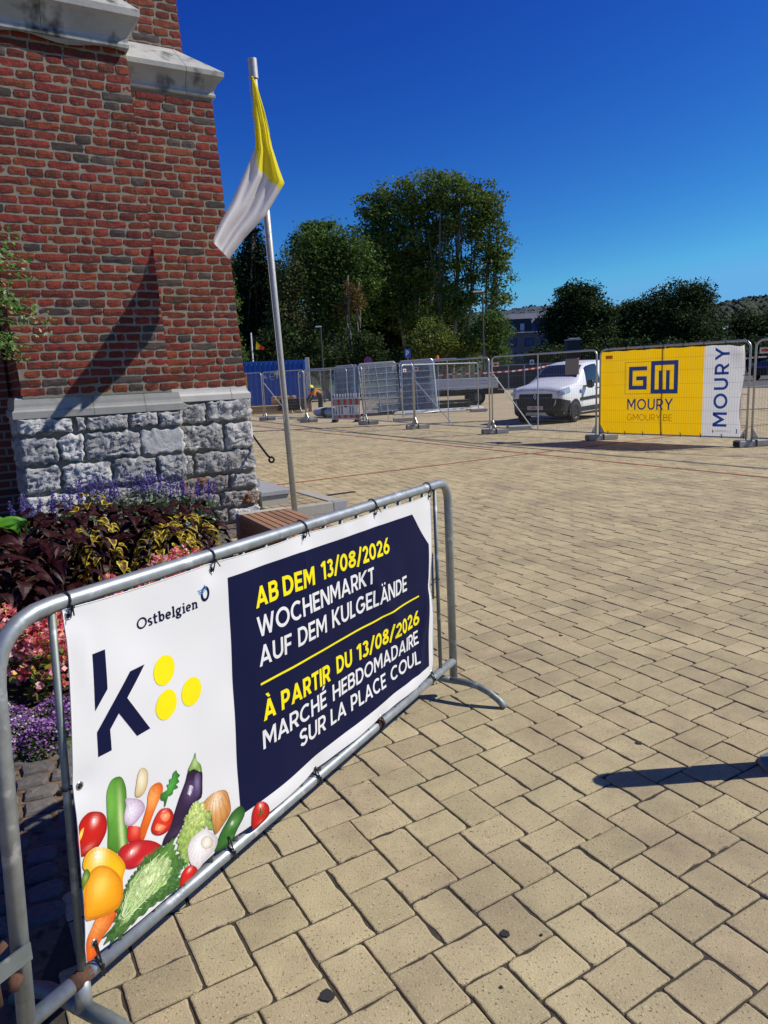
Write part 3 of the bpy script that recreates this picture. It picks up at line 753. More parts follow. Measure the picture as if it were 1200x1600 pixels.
# neighbour-side hook ring on the right post
b = MB(); q = bil(2.5, .50)+UB*.0+NB*-.02
b.tube([L_(q-UB*.16+Vector((0, 0, -.09))), L_(q-UB*.16+Vector((0, 0, .14)))], .006, 6); b.build('locking_bar', GALV_DULL, cb, smooth=True)

GS, GT = 110, 52                                        # print grid
EYE = [(.2175, .966), (.744, .957), (1.2383, .963), (1.7537, .960), (2.278, .955), (.2083, .5224), (.2149, .0808), (.7352, .0693), (1.2265, .0521), (1.7184, .0417), (2.233, .0503), (2.25, .508)]
def h_(s, t):
    q = Vector((s*2.1, t*1.7, 0)); h = .012*noise.noise(q)+.005*noise.noise(q*3.1)
    h += .010*math.sin(2*PI*(s-.21)/.515)**2*max(0, (t-.80))*3*.6
    x = (s-1.95)*.8+(t-.35)*.6; h += .009*math.exp(-(x/.045)**2)*math.exp(-((t-.55)/.42)**2)*(1 if s > 1.3 else 0)
    x2 = (s-2.13)*.9-(t-.25)*.35; h += .008*math.exp(-(x2/.03)**2)*math.exp(-((t-.25)/.25)**2)
    h += .006*math.exp(-((s-.235-.11*(.966-t))/.016)**2)*math.exp(-((t-.86)/.12)**2)
    h += .004*math.exp(-((s-1.25+.25*(.96-t))/.02)**2)*math.exp(-((t-.88)/.1)**2)
    for es, et in EYE: h -= .007*math.exp(-(((s-es)/.04)**2+((t-et)/.035)**2))
    h += .011*math.exp(-((t-.06)/.05)**2)*math.sin((s-.215)/.508*PI)**2
    return max(.0125, .021+h)
HG = np.array([[h_(s_/GS*2.5, t_/GT) for t_ in range(GT+1)] for s_ in range(GS+1)])
def surf(s, t, off=0.0):
    fs, ft = min(max(s/2.5*GS, 0), GS-1e-6), min(max(t*GT, 0), GT-1e-6); i, j = int(fs), int(ft); a, b_ = fs-i, ft-j
    h = HG[i][j]*(1-a)*(1-b_)+HG[i+1][j]*a*(1-b_)+HG[i][j+1]*(1-a)*b_+HG[i+1][j+1]*a*b_
    return bil(s-.025, t)+NB*(h+off)
def clip_half(poly, ax, lim, keep_less):
    out = []; n = len(poly)
    for i in range(n):
        a, b_ = poly[i], poly[(i+1) % n]; ia = (a[ax] <= lim) == keep_less or a[ax] == lim; ib = (b_[ax] <= lim) == keep_less or b_[ax] == lim
        if ia: out.append(a)
        if ia != ib:
            t = (lim-a[ax])/(b_[ax]-a[ax]); q = [a[0]+(b_[0]-a[0])*t, a[1]+(b_[1]-a[1])*t]; q[ax] = lim; out.append(tuple(q))
    return out
def print_convex(mb, poly, off):
    ds, dt = 2.5/GS, 1/GT
    i0, i1 = int(min(p[0] for p in poly)/ds), int(max(p[0] for p in poly)/ds-1e-9); j0, j1 = int(min(p[1] for p in poly)/dt), int(max(p[1] for p in poly)/dt-1e-9)
    for i in range(i0, i1+1):
        c1 = clip_half(clip_half(poly, 0, i*ds, False), 0, (i+1)*ds, True) if i1 > i0 else poly
        if len(c1) < 3: continue
        for j in range(j0, j1+1):
            c2 = clip_half(clip_half(c1, 1, j*dt, False), 1, (j+1)*dt, True) if j1 > j0 else c1
            if len(c2) < 3: continue
            mb.add([L_(surf(x, y, off)) for x, y in c2], [tuple(range(len(c2)))])
# ---- stroke alphabet
def arc(cx, cy, rx, ry, a0, a1, n=14): return [(cx+rx*math.cos(math.radians(a0+(a1-a0)*k/n)), cy+ry*math.sin(math.radians(a0+(a1-a0)*k/n))) for k in range(n+1)]
def bowl(x0, xc, y0, y1, rx): return [(x0, y1)]+arc(xc, (y0+y1)/2, rx, (y1-y0)/2, 90, -90)+[(x0, y0)]
def glyph(ch, h):
    T, m_ = 1-h, .52
    if ch in 'AÄÀ':
        w = .86; g = [[(h*1.02, 0), (w/2, 1-h*.35), (w-h*1.02, 0)], [(.24, .28), (w-.24, .28)]]
    elif ch == 'B': w = .68; g = [[(h, 0), (h, 1)], bowl(h, .36, m_, T, w-.36-h-.03), bowl(h, .37, h, m_, w-.37-h)]
    elif ch == 'C': w = .84; g = [arc(.47, .5, .47-h, .5-h, 48, 312, 22)]
    elif ch == 'D': w = .76; g = [[(h, 0), (h, 1)], bowl(h, .32, h, T, w-.32-h)]
    elif ch in 'EÉ': w = .56; g = [[(h, 0), (h, 1)], [(h, T), (w, T)], [(h, h), (w, h)], [(h, .5), (w-.05, .5)]]
    elif ch == 'F': w = .54; g = [[(h, 0), (h, 1)], [(h, T), (w, T)], [(h, .48), (w-.05, .48)]]
    elif ch == 'G': w = .90; g = [arc(.47, .5, .47-h, .5-h, 45, 355, 24), [(.50, .46), (w-h+.01, .46)]]
    elif ch == 'H': w = .74; g = [[(h, 0), (h, 1)], [(w-h, 0), (w-h, 1)], [(h, .5), (w-h, .5)]]
    elif ch == 'I': w = 2*h; g = [[(h, 0), (h, 1)]]
    elif ch == 'K': w = .72; g = [[(h, 0), (h, 1)], [(h, .38), (w-h*1.15, 1)], [(.26, .52), (w-h*1.1, 0)]]
    elif ch == 'L': w = .52; g = [[(h, 0), (h, 1)], [(h, h), (w, h)]]
    elif ch == 'M': w = .92; g = [[(h, 0), (h, 1)], [(w-h, 0), (w-h, 1)], [(h*1.25, 1), (w/2, .30+h*.2), (w-h*1.25, 1)]]
    elif ch == 'N': w = .78; g = [[(h, 0), (h, 1)], [(w-h, 0), (w-h, 1)], [(h*1.2, 1), (w-h*1.2, 0)]]
    elif ch == 'O': w = .98; g = [arc(.49, .5, .49-h, .5-h, 0, 360, 28)]
    elif ch == 'P': w = .64; g = [[(h, 0), (h, 1)], bowl(h, .34, .40, T, w-.34-h)]
    elif ch == 'R': w = .68; g = [[(h, 0), (h, 1)], bowl(h, .36, .42, T, w-.36-h), [(.34, .44), (w-h*.95, 0)]]
    elif ch == 'S': w = .62; g = [arc(.31, (T+.5)/2, .31-h, (T-.5)/2, 25, 270, 14)+arc(.31, (.5+h)/2, .31-h, (.5-h)/2, 90, -155, 14)[1:]]
    elif ch == 'T': w = .62; g = [[(w/2, 0), (w/2, 1)], [(0, T), (w, T)]]
    elif ch == 'U': w = .74; r = w/2-h; g = [[(h, 1)]+arc(w/2, h+r, r, r, 180, 360, 16)+[(w-h, 1)]]
    elif ch == 'W': w = 1.14; g = [[(h*.9, 1), (w*.28, h*.25), (w/2, .92), (w*.72, h*.25), (w-h*.9, 1)]]
    elif ch == 'Y': w = .80; g = [[(h, 1), (w/2, .45), (w-h, 1)], [(w/2, 0), (w/2, .47)]]
    elif ch == '0': w = .68; g = [arc(.34, .5, .34-h, .5-h, 0, 360, 24)]
    elif ch == '1': w = .36; g = [[(w-h, 0), (w-h, 1)], [(0, .77), (w-h, .97)]]
    elif ch == '2': w = .62; g = [arc(.30, .69, .30-h, .31-h, 170, -35, 14)+[(h*1.4, h*1.6)], [(.02, h), (w, h)]]
    elif ch == '3': w = .60; g = [arc(.29, .745, .27-h, .255-h, 155, -90, 12), arc(.29, .29, .31-h, .29-h, 90, -155, 12)]
    elif ch == '6': w = .66; g = [arc(.33, .32, .33-h, .32-h, 0, 360, 20), [(h*1.05, .42), (.46, 1)]]
    elif ch == '8': w = .64; g = [arc(.32, .755, .28-h, .245-h, 0, 360, 18), arc(.32, .28, .32-h, .28-h, 0, 360, 18)]
    elif ch == '/': w = .46; g = [[(h*.6, -.06), (w-h*.6, 1.06)]]
    elif ch == '.': w = 2.4*h; g = [[(h*1.2, 0), (h*1.2, 2.4*h)]]
    elif ch == '-': w = .36; g = [[(.04, .45), (.32, .45)]]
    elif ch == 'J': w = .5; r = .25-h; g = [[(w-h, 1)]+arc(w/2, h+r, r, r, 0, -160, 10)]
    # slab lower case for the small word mark
    elif ch == 'o': w = .56; g = [arc(.28, .34, .28-h, .34-h, 0, 360, 20)]
    elif ch == 's': w = .46; g = [arc(.23, .5, .21-h*.8, .17-h*.5, 30, 270, 10)+arc(.23, .185, .21-h*.8, .17-h*.5, 90, -150, 10)[1:]]
    elif ch == 't': w = .42; g = [[(.16, .92)]+arc(.30, .18, .14, .18-h, 180, 300, 8), [(0, .64), (.40, .64)]]
    elif ch == 'b': w = .62; g = [[(.14, h*.6), (.14, 1)], [(.0, 1-h*.7), (.14, 1-h*.7)], arc(.34, .34, .26-h, .34-h, 0, 360, 20)]
    elif ch == 'e': w = .56; g = [arc(.28, .34, .28-h, .34-h, -50, -350, 20), [(h, .35), (.56-h*.6, .35)]]
    elif ch == 'l': w = .32; g = [[(.17, 0), (.17, 1)], [(.04, 1-h*.7), (.17, 1-h*.7)], [(.02, h*.7), (.32, h*.7)]]
    elif ch == 'g': w = .60; g = [arc(.26, .44, .22-h*.6, .24-h*.6, 0, 360, 16), arc(.27, -.08, .26-h*.6, .17-h*.5, 0, 360, 16), [(.12, .24), (.16, .08), (.38, .08)], [(.40, .6), (.56, .66)]]
    elif ch == 'i': w = .32; g = [[(.17, 0), (.17, .68)], [(.04, .68-h*.7), (.17, .68-h*.7)], [(.02, h*.7), (.32, h*.7)], [(.17, .82), (.17, .96)]]
    elif ch == 'n': w = .68; g = [[(.16, 0), (.16, .68)], [(.03, .68-h*.7), (.16, .68-h*.7)], arc(.345, .42, .175, .26-h, 180, 0, 10)+[(.52, 0)], [(.04, h*.7), (.28, h*.7)], [(.40, h*.7), (.66, h*.7)]]
    else: w = .4; g = []
    acc = []
    if ch == 'Ä': acc = [arc(.27, 1.16, .075, .075, 0, 360, 10)[:-1], arc(.59, 1.16, .075, .075, 0, 360, 10)[:-1]]
    if ch == 'À': acc = [[(.22, 1.30), (.42, 1.30), (.54, 1.09), (.38, 1.09)]]
    if ch == 'É': acc = [[(.22, 1.09), (.36, 1.09), (.52, 1.30), (.33, 1.30)]]
    return w, g, acc
def stroke_quads(pl, h, lo=-.5, hi=1.5, ext=.25, lower=False):
    P = [Vector(p) for p in pl]; closed = (P[0]-P[-1]).length < 1e-6 and len(P) > 3
    if closed: P = P[:-1]
    n = len(P)
    if not closed:
        for e, k in ((0, 1), (-1, -2)):
            if abs(P[e].y) < 1e-6 or abs(P[e].y-1) < 1e-6: P[e] = P[e]+(P[e]-P[k]).normalized()*ext
    def nrm(a, b_): d = (b_-a).normalized(); return Vector((-d.y, d.x))
    off = []
    for i in range(n):
        a = nrm(P[i-1], P[i]) if (i or closed) else None; c = nrm(P[i], P[(i+1) % n]) if (i < n-1 or closed) else None
        if a is None: m_ = c*1
        elif c is None: m_ = a*1
        else: m_ = a+c; m_ = m_.normalized(); m_ = m_/max(.28, m_.dot(a))
        off.append(m_*h)
    out = []
    for i in range(n if closed else n-1):
        j = (i+1) % n; q = [tuple(P[i]-off[i]), tuple(P[j]-off[j]), tuple(P[j]+off[j]), tuple(P[i]+off[i])]
        q = clip_half(clip_half(q, 1, lo, False), 1, hi, True)
        if len(q) > 2: out.append(q)
    return out
def layout(word, h, gap, space=.3):
    x = 0; polys = []; k = 0
    for ch in word:
        if ch == ' ': x += space; continue
        w, g, acc = glyph(ch, h); low = ch in 'ostbelgin'
        lo, hi = (0, 1) if ch not in '/g' else (-.5, 1.5)
        if ch == 'g': lo = -.4
        for pl in g:
            for q in stroke_quads(pl, h, lo, hi): polys.append(([(x+p[0], p[1]) for p in q], k % 5))
            k += 1
        for a in acc: polys.append(([(x+p[0], p[1]) for p in a], 0))
        x += w+gap
    return polys, x-gap
def banner_word(mb, word, s0, s1, t0, t1, cap, h, off, gap=.09):
    polys, W_ = layout(word, h, gap); k = (s1-s0)/W_
    for q, lay in polys:
        pp = [(s0+x*k, t0+(t1-t0)*(x/W_)+y*cap) for x, y in q]; print_convex(mb, pp, off+.00010*lay)

bn_ = empty('market_banner', (BLc.x, BLc.y, 0), 0, 'white and navy printed market notice banner with vegetables tied to the crowd barrier', 'banner')
VINYL = M('white vinyl banner', (.71, .71, .71), .42, spec=.3, bump=.0002, bs=300)
NAVY = M('navy print', (.005, .007, .038), .55, spec=.12)
YEL = M('yellow print', (.86, .74, .004), .42, spec=.35); WHT = M('white print', (.74, .74, .74), .42, spec=.35)
LOGO_B = M('blue print', (.10, .30, .60), .45)
# base sheet with slightly scalloped edge
b = MB(); nS, nT = 104, 46; rows = []
for i in range(nS+1):
    a = i/nS; row = []
    sag = .006*math.sin(PI*((a*4.0) % 1))**2
    t_hi = .985-.018*a-sag*.8; t_lo = .050+.0*a
    for j in range(nT+1):
        c = j/nT; t = t_lo+(t_hi-t_lo)*c
        sl = .182+.0195*c+.004*math.sin(c*9); sr_ = 2.247+.047*c-.018*math.sin(c*PI)**2-.006*math.sin(c*14)
        row.append((sl+(sr_-sl)*a, t))
    rows.append(row)
b.grid([[L_(surf(s, t)) for s, t in r] for r in rows]); vb = b.build('vinyl_sheet', VINYL, bn_, smooth=True)
hem = MB(); hem.tube([L_(surf(*rows[i][-1], .0006)) for i in range(0, nS+1, 2)], .0016, 5); hem.tube([L_(surf(*rows[-1][j], .0006)) for j in range(0, nT+1, 2)], .0016, 5); hem.tube([L_(surf(*rows[0][j], .0006)) for j in range(0, nT+1, 2)], .0016, 5)
hem.build('hem', VINYL, bn_, smooth=True)
b = MB(); NO = .0010
for poly in ([(.8094, .918), (.7992, .109), (2.0749, .1045), (2.0749, .9043)], [(2.0749, .9043), (2.0749, .1045), (2.1967, .1012), (2.2424, .724)]): print_convex(b, poly, NO)
b.build('navy_panel', NAVY, bn_)
C1, C2 = .0715, .068; TO = .0018
y_, w_ = MB(), MB()
banner_word(y_, 'AB', .939, 1.063, .778, .780, C1, .098, TO); banner_word(y_, 'DEM', 1.090, 1.278, .7795, .775, C1, .098, TO); banner_word(y_, '13/08/2026', 1.325, 1.852, .778, .769, C1, .092, TO, .075)
banner_word(w_, 'WOCHENMARKT', .938, 1.702, .676, .6705, C1, .082, TO)
banner_word(w_, 'AUF', .936, 1.112, .574, .568, C1, .082, TO); banner_word(w_, 'DEM', 1.150, 1.337, .572, .569, C1, .082, TO); banner_word(w_, 'KULGELÄNDE', 1.379, 2.004, .570, .552, C1+.003, .082, TO)
print_convex(y_, [(.9356, .508), (2.1216, .4865), (2.1216, .4945), (.9356, .516)], TO)
banner_word(y_, 'À', .938, 1.004, .378, .376, C1, .098, TO); banner_word(y_, 'PARTIR', 1.036, 1.350, .376, .364, C1, .098, TO); banner_word(y_, 'DU', 1.397, 1.513, .373, .366, C1, .098, TO); banner_word(y_, '13/08/2026', 1.552, 2.118, .368, .350, C1, .092, TO, .075)
banner_word(w_, 'MARCHÉ', .928, 1.314, .279, .273, C2, .082, TO); banner_word(w_, 'HEBDOMADAIRE', 1.359, 2.101, .273, .256, C2, .082, TO)
banner_word(w_, 'SUR', 1.131, 1.302, .187, .181, C2, .082, TO); banner_word(w_, 'LA', 1.338, 1.452, .179, .175, C2, .082, TO); banner_word(w_, 'PLACE', 1.488, 1.772, .174, .166, C2, .082, TO); banner_word(w_, 'COUL', 1.820, 2.094, .168, .158, C2, .082, TO)
tag(y_.build('yellow_lettering', YEL, bn_), kind='stuff'); tag(w_.build('white_lettering', WHT, bn_), kind='stuff')
b = MB()
print_convex(b, [(.2737, .8487), (.2687, .6987), (.3125, .741), (.3157, .848)], NO); b.build('letter_k_stem', NAVY, bn_); b = MB()
print_convex(b, [(.4472, .7601), (.3928, .7599), (.2688, .6403), (.3100, .6302)], NO)
print_convex(b, [(.2688, .6403), (.2668, .5739), (.3092, .5731), (.3100, .6302)], NO)
print_convex(b, [(.3431, .6616), (.3998, .5714), (.449, .5715), (.3748, .6916)], NO); b.build('letter_k', NAVY, bn_); b = MB()
banner_word(b, 'Ostbelgien', .4348, .6695, .860, .859, .0325, .075, NO, .07); tag(b.build('wordmark', NAVY, bn_), kind='stuff'); b = MB()
for q in stroke_quads(arc(.7035, .894, .0150, .0195, 0, 360, 24), .0045): print_convex(b, q, NO)
b.build('bird_mark', NAVY, bn_)
b = MB()
for k, (x0, x1, yy) in enumerate(((.6716, .705, .911), (.674, .709, .9055), (.677, .711, .900))):
    for a in range(5):
        f0, f1 = a/5, (a+1)/5; A = lambda f: (x0+(x1-x0)*f, yy-.006*math.sin(f*PI)+.012*f)
        p, q = A(f0), A(f1); print_convex(b, [(p[0], p[1]-.0015), (q[0], q[1]-.0015), (q[0], q[1]+.0012), (p[0], p[1]+.0012)], NO+.0003)
b.build('wing_mark', LOGO_B, bn_)
for cx, cy in ((.5183, .7166), (.516, .614), (.6211, .6113)):
    b = MB(); print_convex(b, [(cx+.0420*math.cos(2*PI*k/28), cy+.0435*math.sin(2*PI*k/28)) for k in range(28)], NO); b.build('yellow_dot', YEL, bn_)
VEG = {
 'carrot2': [(0.294, 0.154), (0.283, 0.119), (0.263, 0.096), (0.244, 0.084), (0.222, 0.064), (0.215, 0.048), (0.187, 0.051), (0.187, 0.085), (0.192, 0.112), (0.209, 0.135), (0.229, 0.157), (0.257, 0.153)],
 'tomato1': [(0.187, 0.413), (0.198, 0.436), (0.218, 0.445), (0.239, 0.439), (0.263, 0.422), (0.275, 0.398), (0.274, 0.368), (0.262, 0.35), (0.243, 0.336), (0.218, 0.334), (0.191, 0.341), (0.187, 0.364), (0.185, 0.39)],
 'slit': [(0.188, 0.391), (0.194, 0.409), (0.205, 0.414), (0.201, 0.4), (0.193, 0.386)],
 'cuc': [(0.32, 0.493), (0.334, 0.484), (0.344, 0.461), (0.348, 0.43), (0.345, 0.375), (0.343, 0.324), (0.341, 0.277), (0.326, 0.276), (0.299, 0.284), (0.284, 0.304), (0.274, 0.315), (0.278, 0.361), (0.278, 0.412), (0.281, 0.46), (0.289, 0.481), (0.302, 0.494)],
 'cuclight': [(0.318, 0.472), (0.333, 0.443), (0.336, 0.38), (0.33, 0.284), (0.318, 0.283), (0.295, 0.3), (0.308, 0.369), (0.311, 0.434)],
 'clove': [(0.414, 0.471), (0.426, 0.456), (0.428, 0.436), (0.423, 0.412), (0.407, 0.394), (0.388, 0.396), (0.378, 0.409), (0.383, 0.433), (0.391, 0.461), (0.402, 0.474)],
 'tomato6': [(0.346, 0.333), (0.365, 0.324), (0.386, 0.309), (0.394, 0.288), (0.391, 0.263), (0.343, 0.291)],
 'onionp': [(0.343, 0.417), (0.372, 0.402), (0.396, 0.384), (0.409, 0.363), (0.409, 0.347), (0.395, 0.337), (0.371, 0.328), (0.35, 0.333), (0.336, 0.348), (0.336, 0.375), (0.344, 0.396)],
 'carrot': [(0.467, 0.4), (0.48, 0.383), (0.478, 0.362), (0.458, 0.34), (0.442, 0.321), (0.427, 0.302), (0.412, 0.283), (0.397, 0.265), (0.385, 0.275), (0.388, 0.303), (0.403, 0.326), (0.419, 0.355), (0.425, 0.384), (0.44, 0.403)],
 'tomatoh': [(0.476, 0.314), (0.502, 0.299), (0.515, 0.274), (0.51, 0.249), (0.489, 0.236), (0.458, 0.241), (0.433, 0.26), (0.427, 0.28), (0.44, 0.3), (0.459, 0.314)],
 'tomatoh2': [(0.476, 0.302), (0.498, 0.289), (0.501, 0.271), (0.482, 0.268), (0.466, 0.285), (0.464, 0.298)],
 'tomatoh3': [(0.452, 0.282), (0.471, 0.266), (0.484, 0.253), (0.463, 0.251), (0.441, 0.267), (0.442, 0.277)],
 'egg': [(0.605, 0.376), (0.64, 0.349), (0.64, 0.305), (0.632, 0.262), (0.594, 0.265), (0.561, 0.232), (0.529, 0.204), (0.506, 0.194), (0.486, 0.198), (0.463, 0.206), (0.474, 0.225), (0.497, 0.24), (0.521, 0.277), (0.543, 0.31), (0.572, 0.346), (0.585, 0.371)],
 'eggl': [(0.613, 0.348), (0.635, 0.337), (0.627, 0.277), (0.603, 0.278), (0.602, 0.313)],
 'eggstem': [(0.62, 0.417), (0.623, 0.39), (0.638, 0.368), (0.64, 0.344), (0.622, 0.356), (0.608, 0.368), (0.59, 0.37), (0.586, 0.377), (0.603, 0.394), (0.614, 0.406)],
 'herb': [(0.47, 0.36), (0.482, 0.36), (0.493, 0.347), (0.501, 0.365), (0.496, 0.377), (0.508, 0.374), (0.508, 0.388), (0.521, 0.384), (0.524, 0.398), (0.537, 0.401), (0.541, 0.391), (0.551, 0.377), (0.541, 0.373), (0.547, 0.359), (0.533, 0.358), (0.541, 0.344), (0.522, 0.347), (0.516, 0.336), (0.5, 0.339), (0.493, 0.334), (0.486, 0.316), (0.482, 0.318), (0.484, 0.333), (0.472, 0.343)],
 'onionb': [(0.723, 0.239), (0.746, 0.219), (0.755, 0.177), (0.753, 0.147), (0.725, 0.125), (0.686, 0.108), (0.673, 0.143), (0.666, 0.196), (0.635, 0.213), (0.629, 0.226), (0.646, 0.243), (0.679, 0.249)],
 'lettuce': [(0.616, 0.259), (0.627, 0.247), (0.638, 0.244), (0.646, 0.226), (0.64, 0.219), (0.658, 0.203), (0.664, 0.197), (0.672, 0.183), (0.663, 0.173), (0.677, 0.147), (0.668, 0.134), (0.646, 0.156), (0.631, 0.162), (0.614, 0.154), (0.599, 0.157), (0.583, 0.148), (0.567, 0.135), (0.562, 0.114), (0.555, 0.095), (0.54, 0.093), (0.524, 0.149), (0.524, 0.19), (0.536, 0.205), (0.552, 0.219), (0.555, 0.235), (0.562, 0.242), (0.585, 0.253), (0.597, 0.261)],
 'tomato5': [(0.306, 0.277), (0.318, 0.291), (0.348, 0.286), (0.385, 0.271), (0.422, 0.247), (0.45, 0.22), (0.46, 0.203), (0.431, 0.206), (0.399, 0.21), (0.372, 0.204), (0.341, 0.213), (0.319, 0.233), (0.309, 0.255)],
 'cab': [(0.507, 0.2), (0.511, 0.169), (0.519, 0.141), (0.541, 0.104), (0.522, 0.093), (0.511, 0.088), (0.512, 0.064), (0.507, 0.051), (0.444, 0.058), (0.385, 0.065), (0.327, 0.062), (0.289, 0.051), (0.254, 0.059), (0.247, 0.084), (0.266, 0.089), (0.275, 0.098), (0.285, 0.134), (0.306, 0.162), (0.319, 0.172), (0.333, 0.187), (0.352, 0.193), (0.372, 0.204), (0.392, 0.214), (0.418, 0.209), (0.439, 0.213), (0.479, 0.2)],
 'cabl': [(0.456, 0.177), (0.485, 0.153), (0.486, 0.116), (0.462, 0.097), (0.407, 0.094), (0.362, 0.097), (0.297, 0.077), (0.292, 0.113), (0.317, 0.154), (0.351, 0.185), (0.403, 0.191)],
 'pep': [(0.235, 0.342), (0.268, 0.319), (0.299, 0.284), (0.32, 0.248), (0.324, 0.224), (0.313, 0.205), (0.308, 0.16), (0.291, 0.135), (0.256, 0.138), (0.217, 0.152), (0.188, 0.17), (0.189, 0.215), (0.191, 0.254), (0.207, 0.283), (0.194, 0.311), (0.205, 0.339)],
 'pep2': [(0.197, 0.26), (0.213, 0.284), (0.241, 0.286), (0.274, 0.261), (0.299, 0.224), (0.311, 0.185), (0.304, 0.147), (0.285, 0.136), (0.256, 0.139), (0.217, 0.152), (0.188, 0.171), (0.189, 0.215)],
 'pepstem': [(0.188, 0.28), (0.203, 0.3), (0.213, 0.284), (0.209, 0.269), (0.197, 0.26), (0.188, 0.251)],
 'garlic': [(0.646, 0.159), (0.656, 0.135), (0.671, 0.119), (0.689, 0.094), (0.687, 0.074), (0.669, 0.06), (0.621, 0.054), (0.586, 0.052), (0.562, 0.085), (0.557, 0.117), (0.561, 0.144), (0.584, 0.16), (0.615, 0.159), (0.634, 0.154)],
 'garlicr': [(0.639, 0.13), (0.662, 0.11), (0.668, 0.088), (0.655, 0.081), (0.628, 0.094), (0.615, 0.115), (0.62, 0.129)],
 'cuc2': [(0.796, 0.144), (0.814, 0.122), (0.81, 0.102), (0.781, 0.074), (0.756, 0.044), (0.734, 0.038), (0.677, 0.052), (0.687, 0.074), (0.706, 0.099), (0.733, 0.121), (0.761, 0.142)],
 'tomato3': [(0.898, 0.106), (0.92, 0.082), (0.923, 0.05), (0.906, 0.033), (0.849, 0.03), (0.841, 0.058), (0.848, 0.093), (0.871, 0.113)],
 'tomato4': [(0.562, 0.084), (0.586, 0.055), (0.57, 0.047), (0.536, 0.049), (0.507, 0.051), (0.513, 0.075), (0.533, 0.089)],
}

PRN = M('photo print', (1, 1, 1), .42, attr=True, spec=.35, coord='object')
def mix(a, b_, t): t = max(0, min(1, t)); return tuple(x*(1-t)+y*t for x, y in zip(a, b_))
def veg(name, pts, off, edge, mid, hi, hpos=(-.25, .25), hr=.45, streak=None, noise_=0.0, rings=9, sub=3, nsc=60):
    n = len(pts); P = []
    for i in range(n):                                   # Catmull-Rom outline
        p0, p1, p2, p3 = pts[i-1], pts[i], pts[(i+1) % n], pts[(i+2) % n]
        for k in range(sub):
            t = k/sub; P.append(tuple(.5*((2*p1[a])+(-p0[a]+p2[a])*t+(2*p0[a]-5*p1[a]+4*p2[a]-p3[a])*t*t+(-p0[a]+3*p1[a]-3*p2[a]+p3[a])*t**3) for a in (0, 1)))
    if name in ('cab', 'cabl', 'lettuce'):               # ruffled leaf rim
        qx, qy = sum(p[0] for p in P)/len(P), sum(p[1] for p in P)/len(P)
        P = [(qx+(x-qx)*(1+.05*math.sin(i*1.15)+.06*noise.noise(Vector((x*70, y*70, 1)))), qy+(y-qy)*(1+.05*math.sin(i*1.15)+.06*noise.noise(Vector((x*70, y*70, 1))))) for i, (x, y) in enumerate(P)]
    cx = sum(p[0] for p in P)/len(P); cy = sum(p[1] for p in P)/len(P); W_ = max(p[0] for p in P)-min(p[0] for p in P); H_ = max(p[1] for p in P)-min(p[1] for p in P)
    b = MB(); ring = []
    for r in range(rings+1):
        f = r/rings; ring.append([(cx+(x-cx)*f, cy+(y-cy)*f) for x, y in P])
    def col(x, y, f):
        u_, v_ = (x-cx)/W_*2, (y-cy)/H_*2
        c = mix(mid, edge, f**2.4*(.55+.45*max(0, min(1, .5-.5*v_+.35*u_))) + (.25 if f > .93 else 0))
        dx, dy = u_-hpos[0], v_-hpos[1]; g = math.exp(-(dx*dx+dy*dy)/(hr*hr)); c = mix(c, hi, g)
        if hr < .31:                                     # small crisp window light of the studio photo
            g2 = math.exp(-(((u_-hpos[0]+.06)/.09)**2+((v_-hpos[1]-.05)/.13)**2)**2); c = mix(c, (.95, .93, .92), g2*.8)
            g3 = math.exp(-(((u_+hpos[0]*.9)/.30)**2+((v_+.62)/.12)**2)); c = mix(c, hi, g3*.30)
        if streak: s_ = streak(u_, v_); c = mix(c, s_[0], s_[1])
        if name in ('cab', 'cabl', 'lettuce'):
            vd = noise.voronoi(Vector((x*85, y*80, 0)))[0]; c = mix(c, ((.50, .64, .30) if name != 'cab' else (.20, .36, .10)), math.exp(-(vd[1]-vd[0])*8)*.7); c = tuple(a*(.72+.55*min(1, (vd[1]-vd[0])*1.6)) for a in c)
        if noise_:
            q = noise.noise(Vector((x*nsc, y*nsc, off*1e4)))+.6*noise.noise(Vector((x*nsc*3, y*nsc*3, 3))); c = tuple(max(0, a*(1+noise_*q)) for a in c)
        return c
    N = len(P)
    for r in range(rings):
        for i in range(N):
            j = (i+1) % N
            A = [ring[r][i], ring[r][j], ring[r+1][j], ring[r+1][i]]
            x = sum(a[0] for a in A)/4; y = sum(a[1] for a in A)/4; b.col = col(x, y, (r+.5)/rings)
            vs = [L_(surf(a[0], a[1], off)) for a in (A if r else A[1:])]
            b.add(vs, [tuple(range(len(vs)))])
    return b
vg = []
RD_, RDD, RDH = (.62, .010, .008), (.34, .004, .005), (.95, .30, .24)
OR_, ORD = (.80, .16, .012), (.58, .075, .006)
V_ = VEG; o = .0004; st_ = .00009
def vein(k): return lambda u_, v_: ((.62, .72, .38), .75 if (abs(math.sin(7*math.atan2(v_+.9, u_+.8)+k)) > .93 or abs(math.sin(u_*9-v_*14+k)) > .95) else 0)
o = .0011
